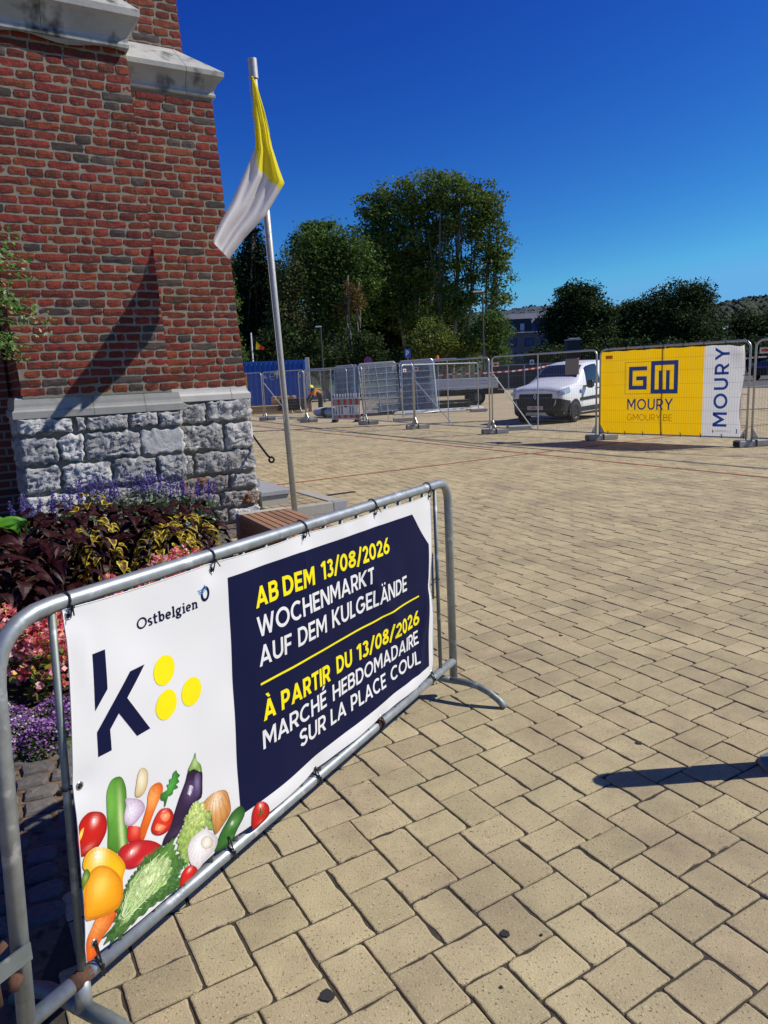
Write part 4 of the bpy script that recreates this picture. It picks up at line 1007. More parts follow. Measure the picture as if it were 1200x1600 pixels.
seq = [
 ('carrot2', ORD, OR_, (.95, .35, .08), (-.1, .3), .5, lambda u_, v_: ((.50, .07, .01), .35 if math.sin((u_*-.6+v_)*34) > .82 else 0), .15),
 ('cuc', (.05, .17, .015), (.09, .30, .03), (.16, .44, .06), (-.5, .4), .5, lambda u_, v_: ((.60, .74, .32), .85*math.exp(-((u_-.30)/.24)**2)*min(1, max(0, .9-v_))), .1),
 ('tomato1', RDD, RD_, (.98, .55, .45), (.25, .45), .22, None, .05),
 ('slit', (.8, .35, .02), (.90, .60, .05), (.95, .8, .2), (0, 0), .4, None, 0),
 ('clove', (.50, .36, .16), (.74, .62, .38), (.86, .78, .58), (0, .2), .5, None, .05),
 ('tomato6', RDD, RD_, (.9, .15, .1), (0, .3), .5, None, .05),
 ('onionp', (.42, .27, .42), (.66, .56, .68), (.84, .80, .86), (-.2, .1), .5, lambda u_, v_: ((.45, .28, .48), .35 if abs(math.sin(math.atan2(u_, v_+1.3)*17)) > .95 else 0), 0),
 ('carrot', ORD, OR_, (.95, .38, .10), (.2, .45), .45, lambda u_, v_: ((.50, .07, .01), .3 if math.sin((u_*-.5+v_)*38) > .85 else 0), .12),
 ('tomatoh', RDD, (.66, .03, .015), RDH, (.2, .5), .25, None, .2),
 ('tomatoh2', (.7, .10, .04), (.85, .25, .09), (.95, .5, .25), (0, 0), .4, None, .4), ('tomatoh3', (.7, .10, .04), (.85, .22, .07), (.95, .5, .25), (0, 0), .4, None, .4),
 ('egg', (.008, .004, .014), (.026, .010, .045), (.10, .06, .16), (.45, .35), .30, None, .1),
 ('eggl', (.05, .03, .085), (.09, .055, .15), (.20, .15, .30), (.1, .2), .5, None, 0),
 ('eggstem', (.10, .22, .04), (.22, .38, .08), (.45, .60, .25), (0, .2), .4, lambda u_, v_: ((.6, .65, .4), .5 if v_ < -.55 and math.sin(u_*14) > .3 else 0), .2),
 ('herb', (.015, .13, .015), (.04, .24, .03), (.08, .35, .06), (0, .2), .5, None, .35),
 ('onionb', (.42, .16, .035), (.66, .32, .09), (.93, .74, .50), (.0, .35), .42, lambda u_, v_: ((.34, .12, .03), .45 if abs(math.sin(math.atan2(u_-.1, 1.25-v_)*15)) > .93 else 0), .12),
 ('lettuce', (.12, .26, .02), (.34, .50, .05), (.62, .72, .22), (.1, .4), .6, None, .55),
 ('tomato5', (.34, .006, .012), (.56, .008, .018), (.93, .42, .36), (-.25, .35), .22, None, .05),
 ('cab', (.012, .07, .010), (.03, .14, .02), (.08, .24, .03), (.5, .4), .4, None, .5),
 ('cabl', (.13, .28, .04), (.30, .48, .12), (.60, .72, .34), (.1, .25), .55, vein(.4), .5),
 ('pep', (.72, .34, .005), (.90, .56, .01), (.98, .88, .42), (-.1, .72), .30, None, .04),
 ('pep2', (.66, .20, .004), (.90, .40, .006), (.96, .62, .10), (-.1, .3), .4, None, .05),
 ('pepstem', (.05, .12, .01), (.14, .24, .03), (.30, .40, .1), (0, .2), .4, None, .2),
 ('garlic', (.50, .46, .45), (.74, .71, .70), (.88, .87, .86), (-.1, .2), .5, lambda u_, v_: ((.50, .42, .45), .4 if abs(math.sin(math.atan2(u_, v_-.6)*12)) > .95 else 0), .04),
 ('garlicr', (.50, .40, .26), (.74, .68, .58), (.82, .78, .70), (0, 0), .5, None, .05),
 ('cuc2', (.010, .07, .010), (.035, .16, .022), (.15, .36, .10), (.15, .2), .30, None, .15),
 ('tomato3', RDD, RD_, RDH, (.1, .6), .25, None, .05),
 ('tomato4', RDD, RD_, RDH, (.2, .5), .25, None, .05)]
NM = dict(carrot2='carrot', cuc='cucumber', slit='tomato', tomato1='tomato', clove='garlic_clove', tomato6='tomato', onionp='red_onion', tomatoh='tomato', tomatoh2='tomato', tomatoh3='tomato', egg='aubergine', eggl='aubergine', eggstem='aubergine_stalk', herb='parsley', onionb='onion', lettuce='lettuce', tomato5='red_pepper', cab='savoy_cabbage', cabl='savoy_cabbage', pep='yellow_pepper', pep2='yellow_pepper', pepstem='pepper_stalk', garlic='garlic', garlicr='garlic', cuc2='courgette', tomato3='tomato', tomato4='tomato', carrot='carrot')
for k, (nm, e, m_, hi, hp, hr_, stf, nz) in enumerate(seq):
    fine = nm in ('cab', 'cabl', 'lettuce', 'cuc', 'onionb', 'garlic')
    veg(nm, V_[nm], o+k*st_*.9, e, m_, hi, hp, hr_, stf, nz, 34 if nm in ('cab', 'cabl', 'lettuce') else 16 if fine else 9, 9 if nm in ('cab', 'cabl', 'lettuce') else 5 if fine else 3, 75 if nm in ('cab', 'cabl', 'lettuce') else 40).build('printed_'+NM[nm], PRN, bn_)
# tomato calyx star, cabbage veins
b = MB(); tc_ = (.884, .074)
for k in range(5):
    a = k*2*PI/5+.4; print_convex(b, [(tc_[0]-.003*math.sin(a), tc_[1]+.003*math.cos(a)), (tc_[0]+.024*math.cos(a), tc_[1]+.022*math.sin(a)), (tc_[0]+.003*math.sin(a), tc_[1]-.003*math.cos(a))][::-1] if False else [(tc_[0]+.003*math.sin(a), tc_[1]-.003*math.cos(a)), (tc_[0]+.024*math.cos(a), tc_[1]+.022*math.sin(a)), (tc_[0]-.003*math.sin(a), tc_[1]+.003*math.cos(a))], .0046)
b.build('printed_calyx', M('calyx print', (.06, .17, .03), .5), bn_)
b = MB(); root_ = (.300, .085)
def vline(p, q, w, bend=0.0, off=.0042):
    n = 5; pts = []
    for k in range(n+1):
        f = k/n; pts.append((p[0]+(q[0]-p[0])*f-bend*(q[1]-p[1])*math.sin(PI*f), p[1]+(q[1]-p[1])*f+bend*(q[0]-p[0])*math.sin(PI*f)))
    for qd in stroke_quads([(a, c+50) for a, c in pts], w, lo=40, hi=60): print_convex(b, [(x, y-50) for x, y in qd], off)
    return pts
mains = [((.300, .100), (.478, .178), .08), ((.298, .102), (.448, .190), .18), ((.297, .105), (.395, .180), .14), ((.300, .098), (.478, .142), -.02), ((.298, .092), (.42, .112), -.05), ((.296, .108), (.345, .165), .08)]
for p, q, bd in mains:
    pts = vline(p, q, .0016, bd)
    for k in range(1, 5):
        c = pts[k]; d = Vector((q[0]-p[0], q[1]-p[1])).normalized()
        for sg in (1, -1):
            lv = .0145 if sg*(1 if k % 2 else -1) > 0 else .010; e = (c[0]+(d.x*.8-sg*d.y*.8)*lv, c[1]+(d.y*.8+sg*d.x*.8)*lv); 
            vline(c, e, .0008, .1*sg, .0044)
b.build('printed_cabbage_veins', M('vein print', (.55, .68, .35), .5), bn_)

# eyelets and cable ties
STEEL = M('nickel eyelet', (.55, .55, .56), .25, 1.0)
for k, (s, t) in enumerate(EYE[:11]):
    c = surf(s, t, .001); e1, e2 = UB, Vector((0, 0, 1)); b = MB(); R0, r0 = .0085, .0028; rows_ = []
    for i in range(17):
        a = 2*PI*i/16; dd = e1*math.cos(a)+e2*math.sin(a); rows_.append([L_(c+dd*(R0+r0*math.cos(q))+NB*(r0*.7*math.sin(q))) for q in [2*PI*j/6 for j in range(7)]])
    b.grid(rows_); b.build('eyelet', STEEL, bn_, smooth=True)
    b = MB(); b.add([L_(c+(e1*math.cos(2*PI*i/12)+e2*math.sin(2*PI*i/12))*.0065+NB*.0006) for i in range(12)], [tuple(range(12))]); b.build('eyelet_hole', BLACK, bn_)
    # tie: loop round the tube
    if t > .9: base_ = bil(s-.019, 1.0); up = 1
    elif t < .1: base_ = bil(s-.013, 0.0); up = -1
    else: base_ = None
    b = MB(); r_ = .0245; pts = []
    if base_ is not None:
        for i in range(13):
            a = math.radians(-70+320*i/12); pts.append(base_+NB*(math.cos(a)*r_)+Vector((0, 0, 1))*(math.sin(a)*r_*up)+UB*(.004*math.sin(a*2+k)))
        pts = [c+NB*.004]+[pts[0]]+pts+[base_+NB*.026-Vector((0, 0, .018*up)), c+NB*.006+UB*.002]
        b.tube([L_(p) for p in pts], .0026, 5)
        q = base_+NB*.030-Vector((0, 0, .010*up)); b.box(tuple(L_(q)), (.008, .008, .009)); b.tube([L_(q), L_(q+NB*.010+UB*(.006 if k % 2 else -.006)-Vector((0, 0, .020)))], .0018, 4)
    else:
        bb = bil(.160, t); b.tube([L_(c+NB*.004), L_(bb+NB*.014+UB*.01), L_(bb+NB*.012-UB*.008), L_(bb-UB*.014), L_(bb-NB*.014), L_(bb+UB*.012), L_(c+NB*.003-Vector((0, 0, .004)))], .0026, 5)
        b.box(tuple(L_(bb-UB*.022+NB*.004)), (.012, .010, .010)); b.tube([L_(bb-UB*.02), L_(bb-UB*.035)], .0025, 5)
    b.build('cable_tie', BLACK, bn_)
b = MB(); c = surf(2.262, .508, .001); bb = bil(2.345, .51); b.tube([L_(c), L_(bb+NB*.012), L_(bb+UB*.012), L_(bb-NB*.012), L_(c)], .0026, 5); b.build('cable_tie', BLACK, bn_)

# bollard just outside the right edge, its base flange enters the picture
bo = gnd(1227, 1199)
bt = empty('bollard', bo, 0, 'grey metal bollard at the right edge casting a long rounded shadow on the pavers', 'bollard')
b = MB(); b.tube([(0, 0, 0), (0, 0, .66), (0, 0, .695), (0, 0, .72), (0, 0, .732)], [.058, .058, .051, .034, .008], 24); b.build('post', POLE, bt, smooth=True)
b = MB(); b.tube([(0, 0, 0), (0, 0, .012), (0, 0, .020)], [.100, .100, .092], 28); b.build('base_flange', GALV_DULL, bt)

# ================================================================== FLOWER BED
SOIL = M('dark bed soil', (.030, .020, .013), .95, var=.4, vs=30, bump=.006, bs=50)
rows = []
for i in range(13):
    f = i/12; row = []
    for k in range(37):
        a = 2*PI*k/36; c_, s_ = math.cos(a), math.sin(a)
        r = 1/((abs(c_)/1.10)**2.6+(abs(s_)/1.83)**2.6)**(1/2.6); x, y = c_*r*f, s_*r*f; aa = math.radians(-6)
        row.append((BEDC.x+x*math.cos(aa)-y*math.sin(aa), BEDC.y+x*math.sin(aa)+y*math.cos(aa), .02+.20*(1-f**2.2)+.010*noise.noise(Vector((x*6, y*6, 0)))))
    rows.append(row)
b = MB(); b.grid(rows); tag(b.build('flower_bed_soil', SOIL, smooth=True), kind='structure')
def soil_z(x, y):
    aa = math.radians(6); dx, dy = x-BEDC.x, y-BEDC.y; u_ = dx*math.cos(aa)-dy*math.sin(aa); v_ = dx*math.sin(aa)+dy*math.cos(aa)
    f = ((abs(u_)/1.10)**2.6+(abs(v_)/1.83)**2.6)**(1/2.6); return .02+.20*max(0, 1-f**2.2)

LEAFD = M('dark coleus leaf', (1, 1, 1), .5, attr=True, trans=.12, rnd=.25, hue=.012, var=.2, vs=30, spec=.25)
def coleus_leaf(inner, mid, edge, Lg=.085, wd=.055, seed=0):
    rg = random.Random(seed); b = MB(); n = 8; st_ = []
    for i in range(n+1):
        t = i/n; w = wd*.5*(math.sin(PI*min(1, t*1.02)**.72))**.85*(1-.25*t)+.0005
        sc = 1+(.10 if i % 2 else -.06); x = t*Lg; z = -.35*t*t*Lg+.012*math.sin(t*PI); w *= sc
        cu = .30*w
        st_.append([(x-.004*(i % 2), -w, z+cu*.6), (x, -w*.72, z+cu*.55), (x, 0, z-.0), (x, w*.72, z+cu*.55), (x-.004*(i % 2), w, z+cu*.6)])
    for i in range(n):
        for j in range(4):
            f = .5
            c = edge if j in (0, 3) else (inner if i < n-2 else mid)
            if j in (1, 2) and rg.random() < .3: c = mid
            b.col = c; b.add([st_[i][j], st_[i+1][j], st_[i+1][j+1], st_[i][j+1]], [(0, 1, 2, 3)])
    return b.build('leaf', LEAFD, link_=False)
CD = [coleus_leaf((.027, .0045, .0055), (.042, .008, .009), (.018, .0035, .0045), .105, .080, k) for k in range(4)]
CY = [coleus_leaf((.10, .05, .012), (.30, .22, .02), (.62, .52, .03), .075, .055, k+9) for k in range(4)]
STEM = M('plant stem', (.10, .07, .03), .7)
def coleus(x, y, R, H, leaves, nm, label, grp, n, seed, flip=0):
    rg = random.Random(seed); z0 = soil_z(x, y)
    root = empty(nm, (x, y, z0), 0, label, 'plant', grp)
    b = MB()
    for k in range(7):
        a = rg.uniform(0, 2*PI); b.tube([(0, 0, -.02), (math.cos(a)*R*.3, math.sin(a)*R*.3, H*.5), (math.cos(a)*R*.7, math.sin(a)*R*.7, H*.62)], .004, 4)
    b.build('stem', STEM, root)
    for k in range(n):
        f = (k+.5)/n; ph = math.acos(1-f*1.08); a = k*2.39996+rg.uniform(-.3, .3)
        px, py, pz = math.sin(ph)*math.cos(a)*R*.86, math.sin(ph)*math.sin(a)*R*.86, H*(.12+.84*max(0, math.cos(ph)))+rg.uniform(-.02, .025)
        o = link('leaf', rg.choice(leaves), root, (px, py, pz))
        o.rotation_euler = (rg.uniform(-.45, .45), .25-1.0*math.cos(ph)*rg.uniform(.3, .7)+ph*.45, a+rg.uniform(-.7, .7)); s_ = rg.uniform(1.05, 1.6); o.scale = (s_, s_, s_)
    return root
POSC = [(-1.98, 5.75), (-2.42, 5.45), (-2.85, 5.60), (-2.20, 6.20), (-2.62, 6.10), (-3.02, 6.05), (-2.28, 4.85), (-2.72, 4.75), (-3.10, 4.95), (-2.45, 4.35), (-1.74, 6.30), (-2.02, 6.62)]
DESC = ['dark maroon coleus nearest the church corner at the right end of the bed', 'dark maroon coleus in the middle of the bed front row', 'dark maroon coleus at the left end of the front row', 'dark maroon coleus directly below the limestone plinth beside purple salvia',
        'dark maroon coleus behind the yellow edged one in mid bed', 'dark maroon coleus at the far left below the salvia spikes', 'dark maroon coleus just behind the pink begonias', 'dark maroon coleus in deep shade left of the yellow edged leaves', 'dark maroon coleus at the left picture edge above the begonias', 'lowest dark maroon coleus, above the alyssum', 'dark maroon coleus tucked at the right corner of the limestone plinth', 'dark maroon coleus at the back right in front of the last salvia spikes']
for k, ((x, y), d) in enumerate(zip(POSC, DESC)):
    coleus(x, y, .34, .50+.04*math.sin(k*2), CD, 'coleus_plant', d, 'dark coleus plants in the flower bed', 62 if (k < 7 or k > 9) else 44, 40+k)
for k, (x, y, d) in enumerate(((-1.66, 5.35, 'yellow edged coleus at the right end of the bed behind the banner rail'), (-1.66, 5.85, 'yellow edged coleus close to the church corner'), (-2.02, 5.0, 'yellow edged coleus with star shaped leaves in front of the dark ones'), (-2.20, 5.35, 'yellow edged coleus glowing among the dark leaves in mid bed'))):
    coleus(x, y, .29 if k < 2 else .17, (.52, .52, .54, .70)[k], CY, 'yellow_coleus_plant', d, 'yellow edged coleus plants', (84, 70, 24, 20)[k], 70+k)

ORD_ = ['first', 'second', 'third', 'fourth', 'fifth', 'sixth', 'seventh', 'eighth', 'ninth', 'tenth', 'eleventh', 'twelfth', 'thirteenth', 'fourteenth', 'fifteenth', 'sixteenth', 'seventeenth', 'eighteenth']
PETAL = M('flower petal', (1, 1, 1), .5, attr=True, trans=.35, rnd=.18, var=.1, vs=50)
GREENL = M('small green leaf', (1, 1, 1), .45, attr=True, trans=.25, rnd=.3, hue=.01)
def cloud_faces(n, posf, size, colf, seed, k=4, up=.5):
    rg = np.random.RandomState(seed); V, Fq, C_ = [], [], []
    for i in range(n):
        p = posf(rg, i); nn = rg.normal(size=3); nn[2] = abs(nn[2])+up; nn /= np.linalg.norm(nn); u_ = np.cross(nn, rg.normal(size=3)); u_ /= np.linalg.norm(u_); v_ = np.cross(nn, u_); s_ = size*rg.uniform(.7, 1.3); c = colf(rg, i)
        b0 = len(V)
        for j in range(k):
            a = 2*PI*j/k; r = s_*(1 if j % 2 == 0 or k <= 4 else .5); V.append(p+u_*math.cos(a)*r+v_*math.sin(a)*r+nn*(.25*s_ if j % 2 else 0)); C_.append(c)
        Fq.append(list(range(b0, b0+k)))
    return np.array(V), np.array(Fq), np.array(C_)
def dome(R, H, top=.0):
    def f(rg, i):
        a = rg.uniform(0, 2*PI); r = math.sqrt(rg.uniform(0, 1)); h = H*math.sqrt(max(.0, 1-r*r*.92))
        return np.array((R*r*math.cos(a), R*r*math.sin(a), h*rg.uniform(.82 if top else .15, 1.05)))
    return f
# pink begonias: rim of the bed
rg_ = random.Random(5); beg = []
for k in range(15):
    t = k/14; y = 3.30+2.55*t; x = -1.72-.10*math.sin(t*PI)+.26*t-.0; x = -1.93+.50*t+.05*math.sin(t*PI); y = 3.72+1.30*t
    beg.append((x+rg_.uniform(-.04, .04), y))
beg += [(-2.12, 3.80), (-2.28, 3.90), (-1.80, 3.62)]
PINK = [(.82, .20, .24), (.88, .36, .38), (.72, .11, .16), (.92, .50, .50)]
for k, (x, y) in enumerate(beg):
    z0 = soil_z(x, y); side = ('nearest the barrier post' if k == 0 else 'nearest the church' if k == 14 else 'in the rim of the bed')
    r = empty('begonia_plant', (x, y, z0), 0, 'pink flowering begonia, '+ORD_[k]+' from the barrier end of the rim row', 'plant', 'pink begonias edging the flower bed')
    V, Fq, Cc = cloud_faces(90, dome(.14, .30+(.012*k if k < 15 else 0)), .022, lambda rg, i: ((.10, .16, .03), (.14, .20, .03), (.16, .07, .03), (.30, .26, .04))[rg.randint(4)], 100+k)
    tag(link('leaves', np_mesh('leaves', V, Fq, GREENL, Cc), r), kind='stuff')
    V, Fq, Cc = [], [], []
    rg = np.random.RandomState(k+500); b0 = 0; df = dome(.165, .38+(.007*k if k < 15 else 0), 1)
    for q in range(62):
        c = df(rg, 0)+np.array((0, 0, .015)); pc = PINK[rg.randint(4)]
        for w in range(7):
            A = cloud_faces(1, lambda rg_2, i: c+rg.normal(size=3)*.009, .0125, lambda rg_2, i: pc if w < 6 else (.85, .62, .1), rg.randint(10**6), 4, .3)
            V.append(A[0]); Fq.append(A[1]+b0); Cc.append(A[2]*rg.uniform(.85, 1.1)); b0 += len(A[0])
    tag(link('flowers', np_mesh('flowers', np.concatenate(V), np.concatenate(Fq), PETAL, np.concatenate(Cc)), r), kind='stuff')
# alyssum cushions at the front tip
aly = [(-1.62, 3.10, 0), (-1.80, 3.02, 0), (-1.98, 2.98, 0), (-1.70, 2.90, 1), (-1.88, 2.86, 0), (-2.08, 2.84, 1), (-1.52, 3.28, 0), (-2.20, 3.02, 0), (-1.76, 2.74, 1), (-1.50, 3.02, 0), (-1.56, 2.86, 0), (-2.0, 3.16, 2)]
for k, (x, y, ty) in enumerate(aly):
    y += .27; x -= .07
    r = empty('alyssum_plant', (x, y, .01), 0, ('low purple alyssum cushion, '+ORD_[k]+' of the patch beside the barrier post' if ty == 0 else 'pale lilac and white alyssum cushion, '+ORD_[k]+' of the patch beside the barrier post' if ty == 1 else 'single small white alyssum tuft behind the purple cushions'), 'plant', None if ty == 2 else ('purple alyssum cushions' if ty == 0 else 'pale alyssum cushions'))
    V, Fq, Cc = cloud_faces(420, dome(.125, .10), .010, lambda rg, i: ((.07, .13, .03), (.05, .10, .025), (.10, .15, .05))[rg.randint(3)], 200+k)
    tag(link('leaves', np_mesh('leaves', V, Fq, GREENL, Cc), r), kind='stuff')
    pal = {0: [(.24, .07, .36), (.34, .13, .46), (.50, .30, .58), (.16, .04, .26)], 1: [(.42, .22, .50), (.74, .70, .74), (.3, .12, .4)], 2: [(.8, .8, .74), (.72, .72, .6)]}[ty]
    V, Fq, Cc = cloud_faces(520, dome(.13, .125, 1), .0062, lambda rg, i: pal[rg.randint(len(pal))], 300+k, 4, .9)
    tag(link('flowers', np_mesh('flowers', V, Fq, PETAL, Cc), r), kind='stuff')
# salvia spikes behind the coleus, along the plinth
sal = []
rs = random.Random(8)
for k in range(17):
    t = k/16; p = CW(-1.72+1.70*t, -.36-.20*rs.random(), 0); sal.append((p.x, p.y, .62+.16*math.sin(t*PI*.9)+rs.uniform(-.06, .05)-(.05 if t > .7 else 0)))
for k, (x, y, H) in enumerate(sal):
    r = empty('salvia_plant', (x, y, 0.02), rs.uniform(0, 6), 'violet flower spikes of salvia, '+ORD_[k]+' from the left along the limestone plinth', 'plant', 'violet salvia plants below the church wall')
    st2 = MB(); V, Fq, Cc = [], [], []; b0 = 0; rg = np.random.RandomState(k+900); Lv = []
    for q in range(5):
        tip = np.array((rg.normal()*.07, rg.normal()*.07, H*rg.uniform(.86, 1.08))); st2.tube([(0, 0, 0), (tip[0]*.5, tip[1]*.5, tip[2]*.55), tuple(tip)], .0022, 4)
        for w in range(38):
            f = 1-w/38*.26; c = np.array((tip[0]*f, tip[1]*f, tip[2]*f))+rg.normal(size=3)*np.array((.010, .010, .004))*(1.2-abs(f-.85)*3)
            A = cloud_faces(1, lambda a_, i: c, .0085, lambda a_, i: ((.095, .045, .36), (.14, .07, .48), (.06, .03, .22), (.20, .14, .52))[rg.randint(4)], rg.randint(10**6), 4, 0)
            V.append(A[0]); Fq.append(A[1]+b0); Cc.append(A[2]); b0 += len(A[0])
    st2.build('stem', M('salvia stem', (.10, .12, .07), .7) if k == 0 else bpy.data.materials['salvia stem'], r)
    tag(link('flower_spikes', np_mesh('flower_spikes', np.concatenate(V), np.concatenate(Fq), PETAL, np.concatenate(Cc)), r), kind='stuff')
    V, Fq, Cc = cloud_faces(140, lambda a_, i: np.array((a_.normal()*.07, a_.normal()*.07, H*a_.uniform(.15, .72))), .020, lambda a_, i: ((.10, .17, .07), (.07, .13, .04))[a_.randint(2)], 800+k)
    tag(link('leaves', np_mesh('leaves', V, Fq, GREENL, Cc), r), kind='stuff')
# broad green leaf plant at the left picture edge
gp = empty('broad_leaf_plant', (-3.05, 5.45, .15), 0, 'fresh green broad leaved plant at the left picture edge beside the salvia', 'plant')
BL_ = M('fresh green leaf', (.10, .30, .03), .35, trans=.3, spec=.5, rnd=.2)
for k in range(9):
    a = k*.75; b = MB(); n = 7; Lg = .26; rr = []
    for i in range(n+1):
        t = i/n; w = .075*math.sin(PI*t**.8)+.001; rr.append([(t*Lg, -w, .05*math.sin(t*3)+.02), (t*Lg, 0, .05*math.sin(t*3)-.005-.05*t*t), (t*Lg, w, .05*math.sin(t*3)+.02)])
    b.grid(rr); o = b.build('leaf', BL_, gp, smooth=True, loc=(0.04*math.cos(a), .04*math.sin(a), .42+.03*(k % 3))); o.rotation_euler = (.2, -.25+.2*(k % 3), a)
b = MB(); b.tube([(0, 0, 0), (0, 0, .46)], .008, 6); b.build('stem', STEM, gp)

# climbing vine on the left edge of the buttress
VL_ = M('vine leaf', (1, 1, 1), .42, attr=True, trans=.3, rnd=.3, hue=.012, spec=.4)
vine = empty('climbing_vine', CW(-1.75, -.02, 1.75), math.radians(30), 'green climbing vine with pale tendrils hanging over the left edge of the brick buttress', 'vine')
rv = np.random.RandomState(4); V, Fq, Cc = [], [], []; b0 = 0; vs_ = MB()
strands = []
for k in range(30):
    z = rv.uniform(.15, 1.62); reach = .60*math.exp(-((z-.80)/.42)**2)+.10; L0 = np.array((-.35, -.10+rv.normal()*.04, z+rv.normal()*.05+.12)); e = np.array((-.08+reach*rv.uniform(.35, 1.0), -.10-rv.uniform(0, .12), z-rv.uniform(-.10, .16)))
    m_ = (L0+e)/2+np.array((0, -.05, .10)); pts = [(L0*(1-t)+m_*t)*(1-t)+(m_*(1-t)+e*t)*t for t in np.linspace(0, 1, 9)]
    vs_.tube([tuple(p) for p in pts], .0025, 4); strands.append(pts)
    if k < 12:
        q = pts[-1]; vs_.tube([tuple(q), tuple(q+np.array((.06, -.02, .05))), tuple(q+np.array((.12, -.02, .03))), tuple(q+np.array((.15, -.02, -.03)))], .0012, 4)
vs_.build('stems', M('vine stem', (.16, .17, .05), .7), vine)
for pts in strands:
    for t in range(1, 9):
        for w in range(5):
            p = pts[t]+rv.normal(size=3)*np.array((.04, .03, .045)); a = rv.uniform(0, 2*PI); nn = np.array((rv.normal()*.5, -1.0, .5+rv.normal()*.5)); nn /= np.linalg.norm(nn); d = np.cross(nn, rv.normal(size=3)); d /= np.linalg.norm(d); e = np.cross(nn, d); s_ = rv.uniform(.018, .036)
            for fa in (-.9, 0, .9):                     # three pointed leaflets
                dd = d*math.cos(fa)+e*math.sin(fa); ee = np.cross(nn, dd)
                V += [p, p+dd*s_*.5+ee*s_*.3, p+dd*s_*1.15, p+dd*s_*.5-ee*s_*.3]; Fq.append([b0, b0+1, b0+2, b0+3]); b0 += 4
                c = ((.06, .17, .02), (.09, .24, .03), (.05, .12, .015), (.14, .28, .05))[rv.randint(4)] if rv.rand() > .05 else (.5, .36, .15); Cc += [c]*4
tag(link('leaves', np_mesh('leaves', np.array(V), np.array(Fq), VL_, np.array(Cc)), vine), kind='stuff')
b = MB()
for k in range(7):
    c = np.array((-.02+.06*(k % 4)-.05, -.14, .55+.12*k+.03*(k % 2))); b.tube([tuple(c), tuple(c+np.array((.03, -.01, -.05))), tuple(c+np.array((.07, 0, -.10)))], [.009, .007, .003], 5)
b.build('dry_seed_pods', M('dry pod', (.52, .38, .16), .8), vine, smooth=True)

# ================================================================== CONSTRUCTION FENCE
NODES = [gnd(352, 661), Vector((-4.86, 30.8, 0)), Vector((-2.85, 28.1, 0)), Vector((-.50, 25.2, 0)), Vector((1.05, 22.1, 0)), Vector((2.95, 19.15, 0)), Vector((4.90, 16.25, 0)), Vector((7.05, 13.75, 0)), Vector((9.5, 11.3, 0))]
NODES[0] = Vector((-7.1, 33.4, 0))
WIRE = M('thin galvanised wire', (.20, .21, .20), .6, .3)
LABW = M('white label', (.7, .7, .68), .5); LABR = M('red label print', (.6, .08, .04), .5)
pcache = {}
def wire_mesh(Lw, sp, z0=.17, z1=1.97, r=.0014, hz=(.17, .42, .68, .945, 1.225, 1.50, 1.75, 1.97)):
    b = MB(); n = int((Lw-.1)/sp)
    for k in range(1, n):
        x = .05+(Lw-.1)*k/n; b.tube([(x, -.012, z0), (x, -.012, z1)], r, 3, cap=False)
    for z in hz: b.tube([(0, -.016, z), (Lw, -.016, z)], r*1.25, 3, cap=False)
    return b.build('wire_mesh', WIRE, link_=False)
def panel_parts(root, Lw, H=2.0, sp=.05, label=True, mid=True):
    key = (round(Lw, 1), sp)
    if key not in pcache:
        d = {}
        b = MB(); c = [(0, 0, .03)]+[(.14*(1-math.cos(a)), 0, H-.14+.14*math.sin(a)) for a in [PI/2*k/5 for k in range(6)]]
        c += [(Lw-p[0], 0, p[2]) for p in reversed(c)]; b.tube(c, .021, 8); b.tube([(0, 0, .17), (Lw, 0, .17)], .016, 8); d['frame'] = b.build('frame', FENCE, link_=False, smooth=True)
        b = MB(); b.tube([(Lw*.46, .062, .17), (Lw*.46, .062, H-.02)], .015, 6); d['middle_tube'] = b.build('middle_tube', FENCE, link_=False)
        b = MB()
        for x, s in ((.02, 1), (Lw-.02, -1)): b.prism([(x, -.006, .17), (x+.11*s, -.006, .17), (x, -.006, .36)], (0, .012, 0))
        d['gusset'] = b.build('gusset', FENCE, link_=False)
        d['wire_mesh'] = wire_mesh(Lw, sp); pcache[key] = d
    d = pcache[key]
    link('frame', d['frame'], root); tag(link('wire_mesh', d['wire_mesh'], root), kind='stuff')
    if mid: link('middle_tube', d['middle_tube'], root)
    g = tag(link('gusset', d['gusset'], root), kind='stuff')
    if label:
        b = MB(); b.box((.17, -.022, 1.80), (.20, .004, .11)); l_ = b.build('label_plate', LABW, root)
        b = MB(); b.box((.17, -.026, 1.80), (.14, .003, .045)); b.tube([(.10+.05, -.026, 1.80), (.19, -.026, 1.80)], .03, 8); b.build('label_print', LABR, l_)
PL_DESC = ['fence panel closest to the blue container, behind the flagpole', 'fence panel in front of the timber and black pipe pile', 'fence panel right behind the red and white plastic barrier', 'fence panel in front of the stack of leaning panels',
           'fence panel between the flatbed truck and the white van', 'fence panel before the white van, with a grey square plate', 'fence panel carrying the big yellow and white builder banner', 'fence panel cut off by the right picture edge']
for k in range(8):
    a, c = NODES[k], NODES[k+1]; d = (c-a).normalized(); Lw = round((c-a).length-.09, 1)
    r = empty('site_fence', a+d*.045, math.atan2(d.y, d.x), 'steel mesh '+PL_DESC[k], 'fence panel', 'galvanised construction fence panels')
    panel_parts(r, Lw, label=(k != 6))
    if k == 5:
        b = MB(); b.box((Lw*.80, -.03, 1.66), (.40, .01, .36)); b.build('grey_plate', M('grey plate', (.28, .27, .24), .7), r)
    if k in (1, 4, 5):                                    # bracing strut
        b = MB(); b.tube([(.03, .02, 1.55), (.62 if k != 4 else Lw-.6, .85, .10)] if k != 4 else [(.03, .02, 1.45), (.9, .75, .10)], .016, 6); b.build('strut', FENCE, r)
